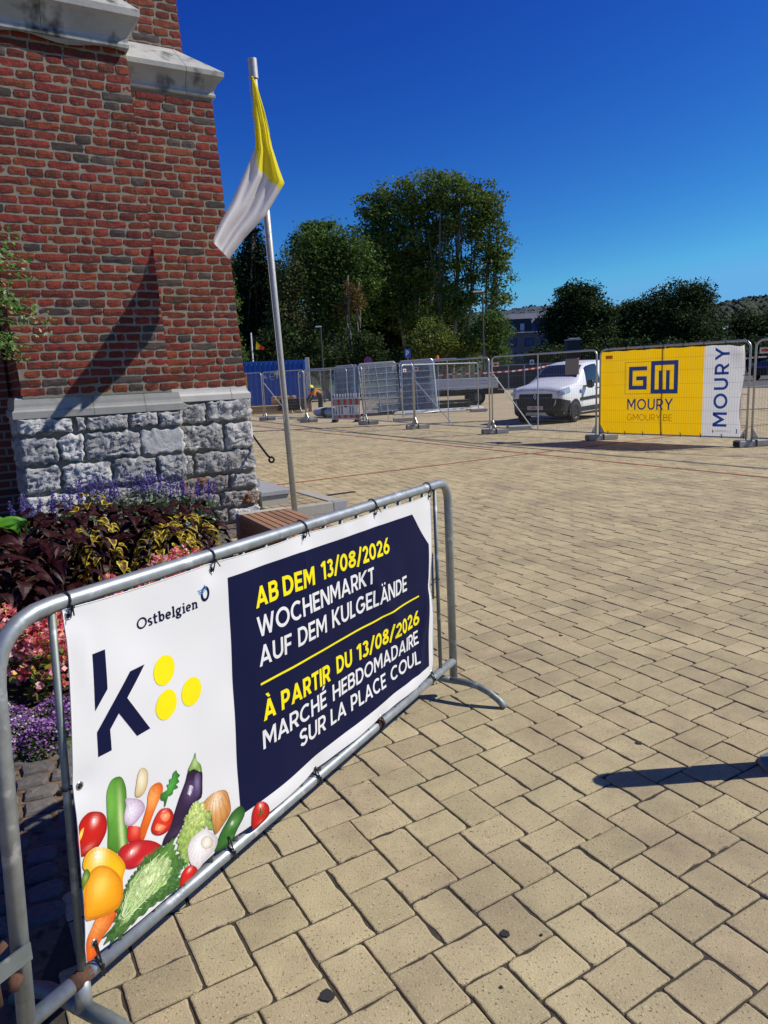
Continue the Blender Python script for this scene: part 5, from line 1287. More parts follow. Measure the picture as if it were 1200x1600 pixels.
# back panels by the container and one standing panel with bright rails
bkp = [(gnd(470, 648), gnd(545, 652), 'older fence panel standing behind the front row beside the worker'), (gnd(630, 656), gnd(748, 641), 'fence panel with bright white rails standing in front of the flatbed truck')]
for a, c, ds in bkp:
    d = (c-a).normalized(); Lw = round((c-a).length, 1); r = empty('site_fence', a, math.atan2(d.y, d.x), ds, 'fence panel', 'galvanised construction fence panels'); panel_parts(r, Lw, sp=.05 if 'older' in ds else .10)
# feet
FT = MB(); FT.bbox((0, 0, .065), (.70, .22, .13), .02); ftme = FT.build('block', FEETM, link_=False)
FD = MB(); FD.box((-.353, 0, .062), (.012, .16, .085)); fdme = FD.build('dark_end', BLACK, link_=False)
FS = MB(); FS.box((.0, -.112, .065), (.03, .012, .13)); FS.box((0, 0, .133), (.03, .22, .008)); fsme = FS.build('recess', BLACK, link_=False)
feet = [(NODES[k], (NODES[min(k+1, 8)]-NODES[max(k-1, 0)]).normalized()) for k in range(1, 8)]
FDESC = ['left of the flagpole, farthest one', 'under the panels left of the red and white barrier', 'in front of the red and white barrier', 'below the leaning fence stack', 'under the joint left of the white van', 'under the left end of the yellow banner', 'under the right end of the yellow banner, nearest one']
for k, (p, d) in enumerate(feet):
    a = math.atan2(d.y, d.x)+PI/2-.25
    r = empty('ballast_block', (p.x+.10, p.y+.05, 0), a+PI if False else a-PI/2-.72, 'grey fence foot block '+FDESC[k], 'fence foot', 'fence foot blocks')
    r.rotation_euler = (0, 0, .18 if k > 2 else .05); link('block', ftme, r); link('dark_end', fdme, r); link('recess', fsme, r)
for (px, py, ds) in ((748, 643, 'dark fence foot block behind, at the right end of the bright railed panel'), (630, 658, 'dark fence foot block at the left end of the bright railed panel'), (812, 672, 'low grey counterweight behind the panel in front of the van'), (478, 657, 'fence foot block under the older panel beside the worker'), (373, 655, 'fence foot block nearest the church corner')):
    p = gnd(px, py); r = empty('ballast_block', p, .1, ds, 'fence foot', 'fence foot blocks'); link('block', ftme, r); link('dark_end', fdme, r)

# ---- builder banner on the fence
A6, B6 = NODES[6], NODES[7]; d6 = (B6-A6).normalized(); L6 = (B6-A6).length
mb_ = empty('builder_banner', A6, math.atan2(d6.y, d6.x), 'large yellow and white builder banner with blue MOURY lettering tied to the fence', 'banner')
YCL = M('yellow mesh cloth', (.86, .52, .006), .7, trans=.62, spec=.2, bump=.003, bs=3); WCL = M('white mesh cloth', (.74, .74, .74), .7, trans=.5, spec=.2); NVC = M('blue cloth print', (.03, .10, .45), .7, trans=.62, spec=.2); NVY = M('blue logo print', (.05, .13, .62), .7, trans=.22, spec=.2); ORC = M('pale lettering print', (.42, .25, .02), .7, trans=.5, spec=.2); PCH = M('orange patch print', (.50, .19, .01), .7, trans=.5)
def bw(x, z): return .020+.012*noise.noise(Vector((x*1.1, z*1.6, 4)))+.006*noise.noise(Vector((x*4, z*3, 1)))+.05*math.exp(-((x-3.05)/.16)**2)*math.exp(-((z-1.85)/.2)**2)
def bsheet(nm, x0, x1, mt, wavy=False):
    b = MB(); nx = int((x1-x0)/.05); rows = []
    for i in range(nx+1):
        x = x0+(x1-x0)*i/nx; row = []
        for j in range(37):
            z = .185+1.765*j/36; xx = x
            if wavy and i == nx: xx += -.045+.035*math.cos(z*4.2)
            zt = z+(-.012*abs(math.sin(x*7.5))*(j/36)**14) - (.045*math.exp(-((x-3.0)/.12)**2)*(j/36)**14)
            row.append((xx, bw(x, z), zt))
        rows.append(row)
    b.grid(rows); return b.build(nm, mt, mb_, smooth=True)
bsheet('yellow_field', .035, 2.36, YCL); bsheet('white_field', 2.36, 3.16, WCL, True)
def bprint(nm, polys, mt, off=.004):
    b = MB()
    for k, p in enumerate(polys): b.add([(x, bw(x, z)-off-.0006*(k % 4), z) for x, z in p], [tuple(range(len(p)))])
    o = b.build(nm, mt, mb_)
    if 'lettering' in nm: o['kind'] = 'stuff'
    return o
def rect(x0, z0, x1, z1): return [(x0, z0), (x1, z0), (x1, z1), (x0, z1)]
GX, GZ, GX1, GZ1 = .735, 1.115, 1.15, 1.60; t_ = .085
bprint('logo_letter_g', [rect(GX, GZ, GX+t_, GZ1), rect(GX+t_, GZ1-t_, GX1, GZ1), rect(GX+t_, GZ, GX1, GZ+t_), rect(GX1-t_, GZ+t_, GX1, 1.395), rect(.905, 1.31, GX1-t_, 1.395)], NVY)
MX, MZ, MX1, MZ1 = 1.24, 1.025, 1.835, 1.70
bprint('logo_letter_m', [rect(MX, MZ, MX+.09, MZ1), rect(MX+.09, MZ1-.09, MX1, MZ1), rect(MX1-.09, MZ, MX1, MZ1-.09), rect(MX+.09, MZ, MX1-.09, MZ+.09), rect(1.415, 1.115, 1.495, 1.50), rect(1.575, 1.115, 1.655, 1.50)], NVY)
bprint('logo_frame', [rect(.645, 1.69, 1.24, 1.698), rect(.645, 1.022, 1.24, 1.03), rect(.645, 1.03, .653, 1.69)], NVC)
def bword(nm, word, x0, z0, x1, cap, h, mt, vert=False, gap=.16):
    polys, W_ = layout(word, h, gap); out = []
    for q, lay in polys:
        if vert: out.append([(x0+(1-y)*cap, z0+(x/W_)*(x1)) for x, y in q])
        else: out.append([(x0+(x1-x0)*x/W_, z0+y*cap) for x, y in q])
    return bprint(nm, out, mt)
bword('lettering', 'MOURY', .705, .690, 1.735, .232, .075, NVY)
bword('web_lettering', 'GMOURY.BE', .705, .462, 1.73, .135, .045, ORC)
bword('vertical_lettering', 'MOURY', 2.575, .37, 1.53, .275, .085, NVC, vert=True, gap=.22)
bprint('patch', [rect(.165, 1.785, .335, 1.86)], PCH); bprint('small_print', [rect(2.57, .25, 2.60, .30)], PCH); bprint('small_line', [rect(2.63, .27, 2.95, .276), rect(2.63, .29, 2.85, .296), rect(3.04, .24, 3.06, .33)], M('grey print', (.35, .35, .36), .7))
for k in range(8):
    x = .25+.42*k; b = MB(); b.tube([(x, -.03, 1.95), (x+.01, -.028, 2.02), (x, .03, 2.02), (x, .02, 1.93)], .006, 4); b.build('cable_tie', BLACK, mb_)
    b = MB(); b.tube([(x, -.025, .24), (x+.01, -.022, .15), (x, .03, .15), (x, .02, .22)], .006, 4); b.build('cable_tie', BLACK, mb_)
for z in (.4, 1.0, 1.35): b = MB(); b.tube([(3.12, .02, z), (3.22, -.03, z), (3.24, .03, z)], .006, 4); b.build('cable_tie', BLACK, mb_)

# ---- leaning stacks of fence panels
def leaning(nm, label, pa, pc, tilt_dir, n, H, grp):
    d = (pc-pa).normalized(); Lw = round((pc-pa).length, 1)
    r = empty(nm, pa, math.atan2(d.y, d.x), label, 'panel stack', grp); fm = {}
    b = MB(); c = [(0, 0, .0), (.02, 0, H-.1), (.1, 0, H), (Lw-.1, 0, H), (Lw-.02, 0, H-.1), (Lw, 0, 0)]; b.tube(c, .021, 6); b.tube([(0, 0, .05), (Lw, 0, .05)], .018, 6)
    fr = b.build('frame', FENCE, link_=False)
    b = MB()
    for k in range(1, int(Lw/.05)): b.tube([(k*.05, -.01, .05), (k*.05, -.01, H-.03)], .0062, 3, cap=False)
    wm = b.build('wire_mesh', WIREB, link_=False)
    b = MB()
    for k in range(1, 8): b.tube([(0, -.03, .05+k*(H-.1)/7.6), (Lw, -.03, .05+k*(H-.1)/7.6)], .012, 5, cap=False)
    b.tube([(Lw*.45, -.02, .05), (Lw*.45, -.02, H)], .016, 5, cap=False); cr2 = b.build('cross_wires', FENCE, link_=False)
    for k in range(n):
        for nm2, me in (('frame', fr), ('wire_mesh', wm), ('cross_wires', cr2)):
            if (nm2 == 'cross_wires' and k) or (nm2 == 'frame' and k not in (0, n-1)): continue
            o = link(nm2, me, r, (.006*k, .030*k, .06)); o.rotation_euler = (-.20, -.035, 0)
            if nm2 == 'wire_mesh': o['kind'] = 'stuff'
    b = MB(); b.box((Lw/2, .3, .03), (Lw*.96, .8, .06)); b.build('pallet', M('dark pallet', (.03, .03, .03), .8), r)
WIREB = M('mesh tinted with sky sheen', (.30, .38, .46), .5, .1)  # the steel's blue sky sheen is put into the base colour
leaning('leaning_panel_stack', 'left stack of blue grey mesh panels leaning back behind the fence', gnd(569, 650), gnd(627, 646.5), True, 10, 2.15, 'leaning stacks of fence panels')
leaning('leaning_panel_stack', 'right stack of blue grey mesh panels leaning back near the flatbed truck', gnd(629, 646.5), gnd(684, 644), True, 10, 2.2, 'leaning stacks of fence panels')
leaning('leaning_panel_stack', 'narrow grey stack of mesh panels behind the red and white barrier', gnd(524, 652), gnd(556, 651), False, 12, 2.1, 'leaning stacks of fence panels')
gp_ = gnd(690, 645); tb = MB()
for k in range(9): tb.tube([(gp_.x-2.0+.02*k, gp_.y-.2+.07*k, .05+.03*(k % 3)), (gp_.x+1.9, gp_.y+.9+.06*k, .05+.03*(k % 3))], .022, 6)
pp_ = empty('steel_tubes', gp_, 0, 'bright bundle of steel tubes lying on the ground behind the fence', 'tubes')
for v_i in range(1): tb.v = [(x-gp_.x, y-gp_.y, z) for x, y, z in tb.v]
tag(tb.build('tubes', FENCE, pp_), kind='stuff')
bp = gnd(660, 643); fl_ = empty('pile_of_feet', bp, .15, 'dark pile of plastic fence feet behind the leaning panels', 'pile')
for r_ in range(3):
    for k in range(6): b = MB(); b.bbox((-1.6+k*.72+.1*(r_ % 2), .6, .08+r_*.14), (.66, .25, .125), .02); b.build('fence_block', RUBBER, fl_)

# ---- red and white plastic barrier
q0, q1 = gnd(519, 653), gnd(564, 657); Y0_ = 27.5; d_ = Vector((1, -.12, 0)).normalized(); scl = (564-519)/F*Y0_
q0 = Vector((at(519, 655, Y0_).x, Y0_, 0)); rb = empty('plastic_barrier', q0, -.12, 'white plastic site barrier with red and white reflective stripes', 'barrier')
WP = M('white plastic', (.74, .74, .72), .45); RW = scl; z0_, HH = .10, 1.0
b = MB(); b.bbox((RW/2, 0, HH*.86), (RW, .05, .05)); b.bbox((RW/2, 0, HH*.60), (RW, .05, .05)); b.bbox((RW/2, 0, z0_+.16), (RW, .05, .05)); b.bbox((RW/2, 0, z0_+.02), (RW, .05, .04)); b.build('rails', WP, rb)
for k in range(11):
    b = MB(); x = .025+k*(RW-.05)/10; b.bbox((x, .0, (z0_+HH*1.0)/2), (.035, .035, HH-z0_)); b.bbox((x, 0, HH*.98), (.04, .04, .12), .012); b.build('upright', WP, rb)
for zc, hh in ((HH*.73, .22), (z0_+.09, .11)):
    b = MB(); b.box((RW/2, -.028, zc), (RW, .006, hh)); bd = b.build('reflective_board', M('grey reflective', (.33, .33, .32), .5) if hh > .2 else bpy.data.materials['grey reflective'], rb)
    for k in range(5):
        b = MB(); x = RW*(.02+.205*k); b.box((x+RW*.045, -.033, zc), (RW*(.09 if k else .05), .004, hh)); b.build('red_stripe', RED, bd)
b = MB(); b.box((RW*.5, -.03, .45), (.22, .01, .34)); b.build('number_plate', WP, rb)
b = MB(); b.box((RW*.5, -.04, .56), (.10, .006, .05)); b.build('plate_print', DARK, rb)
for x in (.12, RW-.12): b = MB(); b.bbox((x, 0, .05), (.16, .62, .10)); b.build('foot', RUBBER, rb)

# ================================================================== CONTAINER, PILES, WORKER
CBL = M('blue container paint', (.02, .125, .50), .45, var=.14, vs=2, spots=((.06, .05, .05), 2.2, .66, .08))
CY_ = 41.0; cL, cR = at(330, 600, CY_).x, at(478, 600, CY_).x; ct = at(420, 564, CY_).z
con = empty('container', (cL, CY_, 0), .03, 'blue corrugated shipping container behind the fence left of the flagpole', 'container')
CWd = cR-cL; b = MB(); xs = []; x = 0; P = []
while x < CWd-.05:
    P += [(x, 0.0), (x+.075, 0.0), (x+.13, .10), (x+.205, .10)]; x += .275
P.append((CWd, 0)); b.grid([[(px_, py_+.03, .16), (px_, py_+.03, ct-.10)] for px_, py_ in P]); b.build('corrugated_wall', CBL, con)
b = MB(); b.box((CWd/2, .02, ct-.05), (CWd, .14, .10)); b.box((CWd/2, .02, .10), (CWd, .14, .16)); b.build('rails', CBL, con)
for x in (.06, CWd-.06): b = MB(); b.box((x, -.0, ct/2), (.13, .16, ct)); b.build('corner_post', CBL, con)
b = MB(); b.box((CWd/2, 1.3, ct/2), (CWd-.05, 2.3, ct-.06)); b.build('body', CBL, con)
stk = M('yellow sticker', (.75, .62, .05), .6); pz = at(437, 583, CY_); b = MB(); b.box((pz.x-cL, -.045, pz.z), (.62, .01, .14)); sk = b.build('sticker', stk, con)
b = MB(); b.box((pz.x-cL+.03, -.045, pz.z-.16), (.62, .01, .10)); b.build('sticker', DARK, con)
b = MB(); b.box((pz.x-cL+.06, -.054, pz.z), (.30, .006, .05)); b.build('sticker_print', DARK, sk)
gr = MB(); gw = M('white graffiti', (.75, .78, .85), .7)
g1 = at(425, 588, CY_); g2 = at(431.5, 585, CY_)
gr.tube([(g1.x-cL+.13*math.cos(a)*1.1, -.05, g1.z+.20*math.sin(a)) for a in [k*.5 for k in range(12)]], .012, 4); gr.tube([(g1.x-cL-.10, -.05, g1.z), (g1.x-cL+.12, -.05, g1.z-.02)], .012, 4)
gr.tube([(g2.x-cL, -.05, g2.z-.22), (g2.x-cL+.01, -.05, g2.z+.16), (g2.x-cL+.06, -.05, g2.z+.24), (g2.x-cL+.10, -.05, g2.z+.1), (g2.x-cL+.06, -.05, g2.z-.2)], .02, 4); gr.tube([(g1.x-cL-.30, -.05, g1.z-.14), (g1.x-cL-.30, -.05, g1.z-.02)], .014, 4)
tag(gr.build('graffiti', gw, con), kind='stuff')
og = at(380, 598, 39.5); r = empty('site_sign', (og.x, 39.5, 0), 0, 'orange and yellow site sign at the left end of the blue container', 'sign')
b = MB(); b.box((0, 0, og.z+.05), (.42, .02, .95)); b.build('board', M('orange yellow sign', (.80, .42, .02), .6), r); b = MB(); b.box((0, -.014, og.z+.38), (.40, .01, .16)); b.build('red_header', RED, r); b = MB(); b.box((0, -.014, og.z-.05), (.26, .01, .10)); b.box((0, -.014, og.z-.25), (.26, .01, .06)); b.build('print', DARK, r)
b = MB(); b.box((0, .02, og.z/2-.2), (.05, .05, og.z+.2)); b.build('post', PINE, r)

tp = Vector((at(405, 640, 37.5).x, 37.5, 0)); r = empty('timber_stack', tp, .05, 'low stack of long pine beams on the ground in front of the blue container', 'timber')
for j in range(3):
    for k in range(3): b = MB(); b.bbox((.1*j, -.25+.22*k, .06+.13*j), (3.4-.2*j, .2, .12), .008); b.build('beam', PINE, r)
tp = Vector((at(443, 630, 38.2).x, 38.4, 0)); r = empty('pallet_stack', tp, .0, 'small stack of pale timber and pallets beside the flagpole', 'pallets')
for j in range(4):
    b = MB()
    for k in range(4): b.box((-.5+.33*k, 0, .42+.125*j), (.16, .9, .03))
    b.box((0, -.4, .36+.125*j), (1.2, .1, .09)); b.box((0, .4, .36+.125*j), (1.2, .1, .09)); b.build('pallet', PINE, r)
b = MB(); b.box((0, 0, .16), (1.1, .8, .32)); b.build('base_block', RUBBER, r)
tp = Vector((at(457, 640, 36.6).x, 36.6, 0)); r = empty('black_pipe_pile', tp, 0, 'pile of black plastic sections beside the pale pallets', 'pipes')
for j in range(4):
    b = MB(); b.bbox((.05*j, 0, .20+.15*j), (1.45, .7, .12), .03); b.build('black_section', RUBBER, r)
b = MB(); b.box((.3, -.3, .07), (.35, .1, .12)); b.build('wood_bearer', PINE, r)
wp = Vector((at(484, 630, 37).x, 37, 0)); r = empty('marker_post', wp, 0, 'white painted post with orange foot at the right end of the blue container', 'post')
zt = at(484, 558, 37).z; b = MB(); b.box((0, 0, (zt+.75)/2), (.19, .10, zt-.75)); b.build('white_part', M('old white paint', (.62, .60, .57), .7, var=.1, vs=4), r); b = MB(); b.box((0, 0, .37), (.18, .10, .75)); b.build('orange_part', M('orange wood', (.45, .22, .08), .8, var=.2, vs=8), r)
SACK = M('white sack', (.60, .62, .64), .8)
sx = 0
for k, (px, py, w, ds) in enumerate(((503, 636, .8, 'white sack lying on the left of the group at the worker'), (511, 638, .62, 'white sack lying on the right of the group at the worker'), (507, 628, .34, 'small dark green sack between the white sacks'), (518, 642, .55, 'pale blue bag next to the red and white barrier'))):
    p = gnd(px, py); p = Vector((at(px, py, 31.5).x, 31.5-.2*k, 0)); b = MB(); rows = []
    for i in range(9):
        a = PI*i/8; rows.append([(w*.5*math.cos(a)*(1+.1*noise.noise(Vector((i, j, k)))), w*.32*math.sin(a)*math.cos(t)*(1+.12*noise.noise(Vector((i*2, j, k+3)))), .21+.21*math.sin(a)*math.sin(t)*(1+.15*noise.noise(Vector((i, j*1.7, k))))) for j, t in enumerate([2*PI*q/10 for q in range(11)])])
    b.grid(rows); o = b.build('sack', SACK if k < 2 else M('sack %d' % k, ((.05, .09, .05), (.30, .38, .45))[k-2], .8), smooth=True, loc=p); tag(o, ds, 'sack')

# worker bending over
wk = empty('person', Vector((at(502, 630, 32.2).x, 32.2, 0)), math.radians(200), 'person in yellow and orange high visibility jacket and yellow helmet bending over', 'person')
def skin_body(name, joints, edges, mt, parent, sub=1, root=0):
    me = bpy.data.meshes.new(name); me.from_pydata([j[:3] for j in joints], edges, []); me.materials.append(mt)
    o = link(name, me, parent); md = o.modifiers.new('skin', 'SKIN'); o.data.skin_vertices  # created with the modifier
    for i, j in enumerate(joints):
        sv_ = me.skin_vertices[0].data[i]; sv_.radius = (j[3], j[4] if len(j) > 4 else j[3]); sv_.use_root = (i == root)
    ss = o.modifiers.new('subd', 'SUBSURF'); ss.levels = sub; ss.render_levels = sub
    return o
try:
    J = [(0, 0, .86, .15, .13), (.16, 0, 1.02, .16, .13), (.30, 0, 1.14, .18, .13), (.36, 0, 1.18, .07), (.44, 0, 1.22, .10),
         (0, .10, .84, .10), (.03, .12, .45, .07), (-.03, .13, .06, .05), (.12, .13, .03, .045), (0, -.10, .84, .10), (.06, -.12, .45, .07), (.04, -.13, .06, .05), (.19, -.13, .03, .045),
         (.31, .20, 1.12, .065), (.42, .24, .88, .05), (.55, .18, .68, .04), (.61, .17, .60, .035), (.31, -.20, 1.12, .065), (.44, -.24, .90, .05), (.58, -.16, .72, .04), (.64, -.15, .64, .035)]
    E_ = [(0, 1), (1, 2), (2, 3), (3, 4), (0, 5), (5, 6), (6, 7), (7, 8), (0, 9), (9, 10), (10, 11), (11, 12), (2, 13), (13, 14), (14, 15), (15, 16), (2, 17), (17, 18), (18, 19), (19, 20)]
    skin_body('body', J, E_, M('skin and dark trousers', (.05, .05, .06), .8), wk, 1)
    JK = [(-.02, 0, .90, .165, .15), (.16, 0, 1.03, .185, .155), (.30, 0, 1.14, .205, .15), (.31, .21, 1.12, .085), (.42, .25, .90, .068), (.31, -.21, 1.12, .085), (.44, -.25, .92, .068)]
    skin_body('hi_vis_jacket', JK, [(0, 1), (1, 2), (2, 3), (3, 4), (2, 5), (5, 6)], M('hi-vis orange', (.85, .26, .05), .7), wk, 1)
except Exception as ex: print('skin', ex)
b = MB(); rows = []
for i in range(7):
    a = PI/2*i/6; rows.append([(.44+.135*math.cos(a)*math.cos(t), .135*math.cos(a)*math.sin(t), 1.26+.13*math.sin(a)) for t in [2*PI*q/14 for q in range(15)]])
b.grid(rows); b.box((.52, 0, 1.265), (.16, .2, .012)); b.build('helmet', M('yellow helmet', (.85, .75, .06), .35), wk, smooth=True)
b = MB(); b.box((.12, 0, 1.21), (.30, .26, .03)); o = b.build('yellow_shoulders', M('hi-vis yellow', (.75, .80, .08), .7), wk); o.rotation_euler = (0, -.0, 0)
b = MB(); b.box((.53, 0, 1.19), (.05, .10, .10)); b.build('face', M('skin tone', (.45, .26, .18), .6), wk)

# ================================================================== SIGNS, POLES, FLAG
def round_sign(px, py, Y, rpx, nm, label):
    c = at(px, py, Y); r = rpx/F*Y; o = empty(nm, (c.x, Y, 0), 0, label, 'road sign')
    b = MB(); b.cyl((0, .02, c.z), (0, .0, c.z), r, 24); f = b.build('disc', RED, o); b = MB(); b.cyl((0, -.001, c.z), (0, -.004, c.z), r*.78, 24); b.build('blue_field', M('sign blue', (.02, .08, .42), .5), o)
    b = MB()
    for s in (1, -1): b.hexa([(x, y, z) for y in (-.006, -.009) for x, z in ((-.62*r*.75-.1*r*s, c.z-.62*r*.75*s+.1*r*0), (-.62*r*.75+.12*r, c.z-.62*r*.75*s-.1*r*s*0), (.62*r*.75+.12*r, c.z+.62*r*.75*s), (.62*r*.75-.1*r, c.z+.62*r*.75*s))])
    b.build('red_cross', RED, o); b = MB(); b.cyl((0, .05, 0), (0, .05, c.z+r), .035, 8); b.build('post', FENCE, o)
round_sign(575, 564, 50, 6.3, 'no_stopping_sign', 'round blue and red no stopping sign above the leaning fence panels')
c = at(637, 552, 52); r = empty('parking_sign', (c.x, 52, 0), 0, 'blue parking sign with white letter P in front of the trees', 'road sign')
b = MB(); b.box((0, 0, c.z), (.42, .03, .62)); bo_ = b.build('board', M('sign blue p', (.02, .13, .55), .5), r)
b = MB(); polys, W_ = layout('P', .12, .1)
for k, (q, lay) in enumerate(polys): b.add([(-.13+x*.36, -.020-.001*(k % 5), c.z-.17+y*.38) for x, y in q], [tuple(range(len(q)))])
b.build('letter_p', WP, r); b = MB(); b.cyl((0, .05, 0), (0, .05, c.z+.3), .035, 8); b.build('post', FENCE, r)
# Belgian flag
c = at(392, 520, 48); fz = c.z; r = empty('small_flagpole', (c.x, 48, 0), 0, 'thin white flagpole behind the blue container', 'flagpole'); b = MB(); b.tube([(0, 0, 0), (0, 0, fz)], .045, 8); b.build('pole', WHITE, r)
FC = M('flag colours', (1, 1, 1), .8, attr=True, trans=.35); b = MB(); n = 9
top = [(393, 522), (413, 546)]; bot = [(394, 540), (411, 549)]; rows = []
for i in range(n+1):
    f = i/n; T = (394+f*19.5, 523+f*22+3*math.sin(f*4)); B_ = (394+f*17, 541+f*8+2.0*math.sin(f*5))
    rows.append([at(T[0]*(1-g_)+B_[0]*g_, T[1]*(1-g_)+B_[1]*g_, 48+.15*math.sin(f*6+g_)) for g_ in [k/6 for k in range(7)]])
for i in range(n):
    b.col = (.012, .012, .012) if i < 3 else (.80, .60, .02) if i < 6 else (.70, .03, .03)
    for j in range(6): b.add([rows[i][j], rows[i][j+1], rows[i+1][j+1], rows[i+1][j]], [(0, 1, 2, 3)])
tag(b.build('flag', FC), 'small black yellow and red flag above the blue container', 'flag')
def lamp(px, py, pyb, Y, armpx, label):
    c = at(px, py, Y); o = empty('street_lamp', (c.x, Y, 0), 0, label, 'street lamp'); b = MB(); b.tube([(0, 0, 0), (0, 0, c.z)], [.07, .045], 8); b.build('pole', M('dark lamp pole', (.05, .05, .05), .5) if 'dark lamp pole' not in bpy.data.materials else bpy.data.materials['dark lamp pole'], o)
    w = armpx/F*Y; b = MB(); b.bbox((-w*.35, 0, c.z+.03), (w, .26, .07), .02); b.build('lamp_head', M('lamp head', (.62, .64, .66), .35) if 'lamp head' not in bpy.data.materials else bpy.data.materials['lamp head'], o)
lamp(754, 456, 560, 46, 17, 'slim street lamp with flat pale head among the tall trees'); lamp(501, 511, 560, 50, 9, 'street lamp with small pale head in front of the dark trees on the left'); lamp(903, 529, 560, 75, 17, 'street lamp with pale flat head in front of the rounded tree')

# warning tape
tape = MB(); TP_ = M('red white tape', (1, 1, 1), .5, attr=True); pts = [at(x, y, Y) for x, y, Y in ((640, 592, 34), (700, 585, 34), (755, 583, 34), (800, 580, 34.2), (840, 575, 34.5), (868, 569, 35), (905, 560, 36))]
for a, c in zip(pts[:-1], pts[1:]):
    n = 8
    for k in range(n):
        p, q = a.lerp(c, k/n), a.lerp(c, (k+1)/n); tape.col = (.75, .04, .03) if k % 2 else (.8, .8, .8); h = Vector((0, 0, .035)); tape.add([p-h, q-h, q+h, p+h], [(0, 1, 2, 3)])
tag(tape.build('warning_tape', TP_), 'red and white warning tape strung behind the fence towards the van', 'warning tape')
tape = MB(); pts = [at(1165, 560, 30), at(1185, 558, 30), at(1290, 553, 29)]
for a, c in zip(pts[:-1], pts[1:]):
    for k in range(8):
        p, q = a.lerp(c, k/8), a.lerp(c, (k+1)/8); tape.col = (.75, .04, .03) if k % 2 else (.8, .8, .8); h = Vector((0, 0, .03)); tape.add([p-h, q-h, q+h, p+h], [(0, 1, 2, 3)])
tag(tape.build('warning_tape', TP_), 'red and white warning tape right of the yellow banner', 'warning tape')

# ================================================================== WHITE VAN
def loft(stations):
    """stations: (x, [(y,z)...]) half sections, bottom to top centre; mirrored"""
    return stations
VX = [ # x, zlow, zbelt(shoulder), ztop, w_low, w_belt, w_top, crown
 (2.12, .34, .86, .99, .60, .68, .62), (2.07, .26, .92, 1.07, .74, .81, .70), (1.92, .22, .97, 1.13, .84, .87, .76), (1.62, .20, 1.00, 1.17, .88, .895, .79), (1.25, .20, 1.02, 1.21, .895, .905, .80), (1.05, .20, 1.03, 1.25, .90, .91, .80),
 (.85, .20, 1.03, 1.36, .90, .91, .78), (.40, .20, 1.05, 1.68, .90, .915, .68), (.20, .20, 1.06, 1.77, .90, .915, .67), (-.20, .20, 1.07, 1.83, .90, .915, .68), (-1.0, .20, 1.08, 1.86, .90, .915, .69), (-1.7, .22, 1.08, 1.84, .90, .91, .69), (-2.0, .26, 1.08, 1.80, .88, .90, .68), (-2.12, .34, 1.06, 1.70, .84, .87, .66)]
def vsec(i):
    x, zl, zb, zt, wl, wb, wt = VX[i]
    return [(x, 0, zl), (x, wl*.9, zl), (x, wl, zl+.08), (x, wl+.005, (zl+zb)*.45), (x, wb, zb*.72), (x, wb, zb-.06), (x, wb*.985, zb), (x, (wb*.35+wt*.65) if zt > 1.3 else wb*.95, zb+(zt-zb)*.62), (x, wt*.97, zt-.05), (x, wt*.7, zt-.010), (x, wt*.35, zt), (x, 0, zt+.004)]
SEC = [vsec(i) for i in range(len(VX))]
def VP(fi, fj, off=0.0, side=1):
    i = min(int(fi), len(SEC)-2); j = min(int(fj), 10); a, c = fi-i, fj-j
    P = [[Vector(SEC[i+u_][j+v_]) for v_ in (0, 1)] for u_ in (0, 1)]
    p = P[0][0]*(1-a)*(1-c)+P[1][0]*a*(1-c)+P[0][1]*(1-a)*c+P[1][1]*a*c
    n_ = ((P[1][0]-P[0][0])*(1-c)+(P[1][1]-P[0][1])*c).cross((P[0][1]-P[0][0])*(1-a)+(P[1][1]-P[1][0])*a)
    n_ = -n_.normalized() if n_.dot(Vector((0, p.y, p.z-.9))) < 0 else n_.normalized()
    p = p+n_*off; return (p.x, p.y*side, p.z)
def vpatch(nm, i0, i1, j0, j1, off, mt, parent, sides=(1, -1), n=10, m_=4, trim=None, one=False):
    for s in sides:
        b = MB(); rows = []
        for i in range(n+1):
            row = []
            for j in range(m_+1):
                fj = j0+(j1-j0)*j/m_; fi = i0+(i1-i0)*i/n
                if trim: fi, fj = trim(i/n, j/m_, fi, fj)
                row.append(VP(fi, fj, off, s))
            rows.append(row)
        b.grid(rows); b.build(nm, mt, parent, smooth=True)
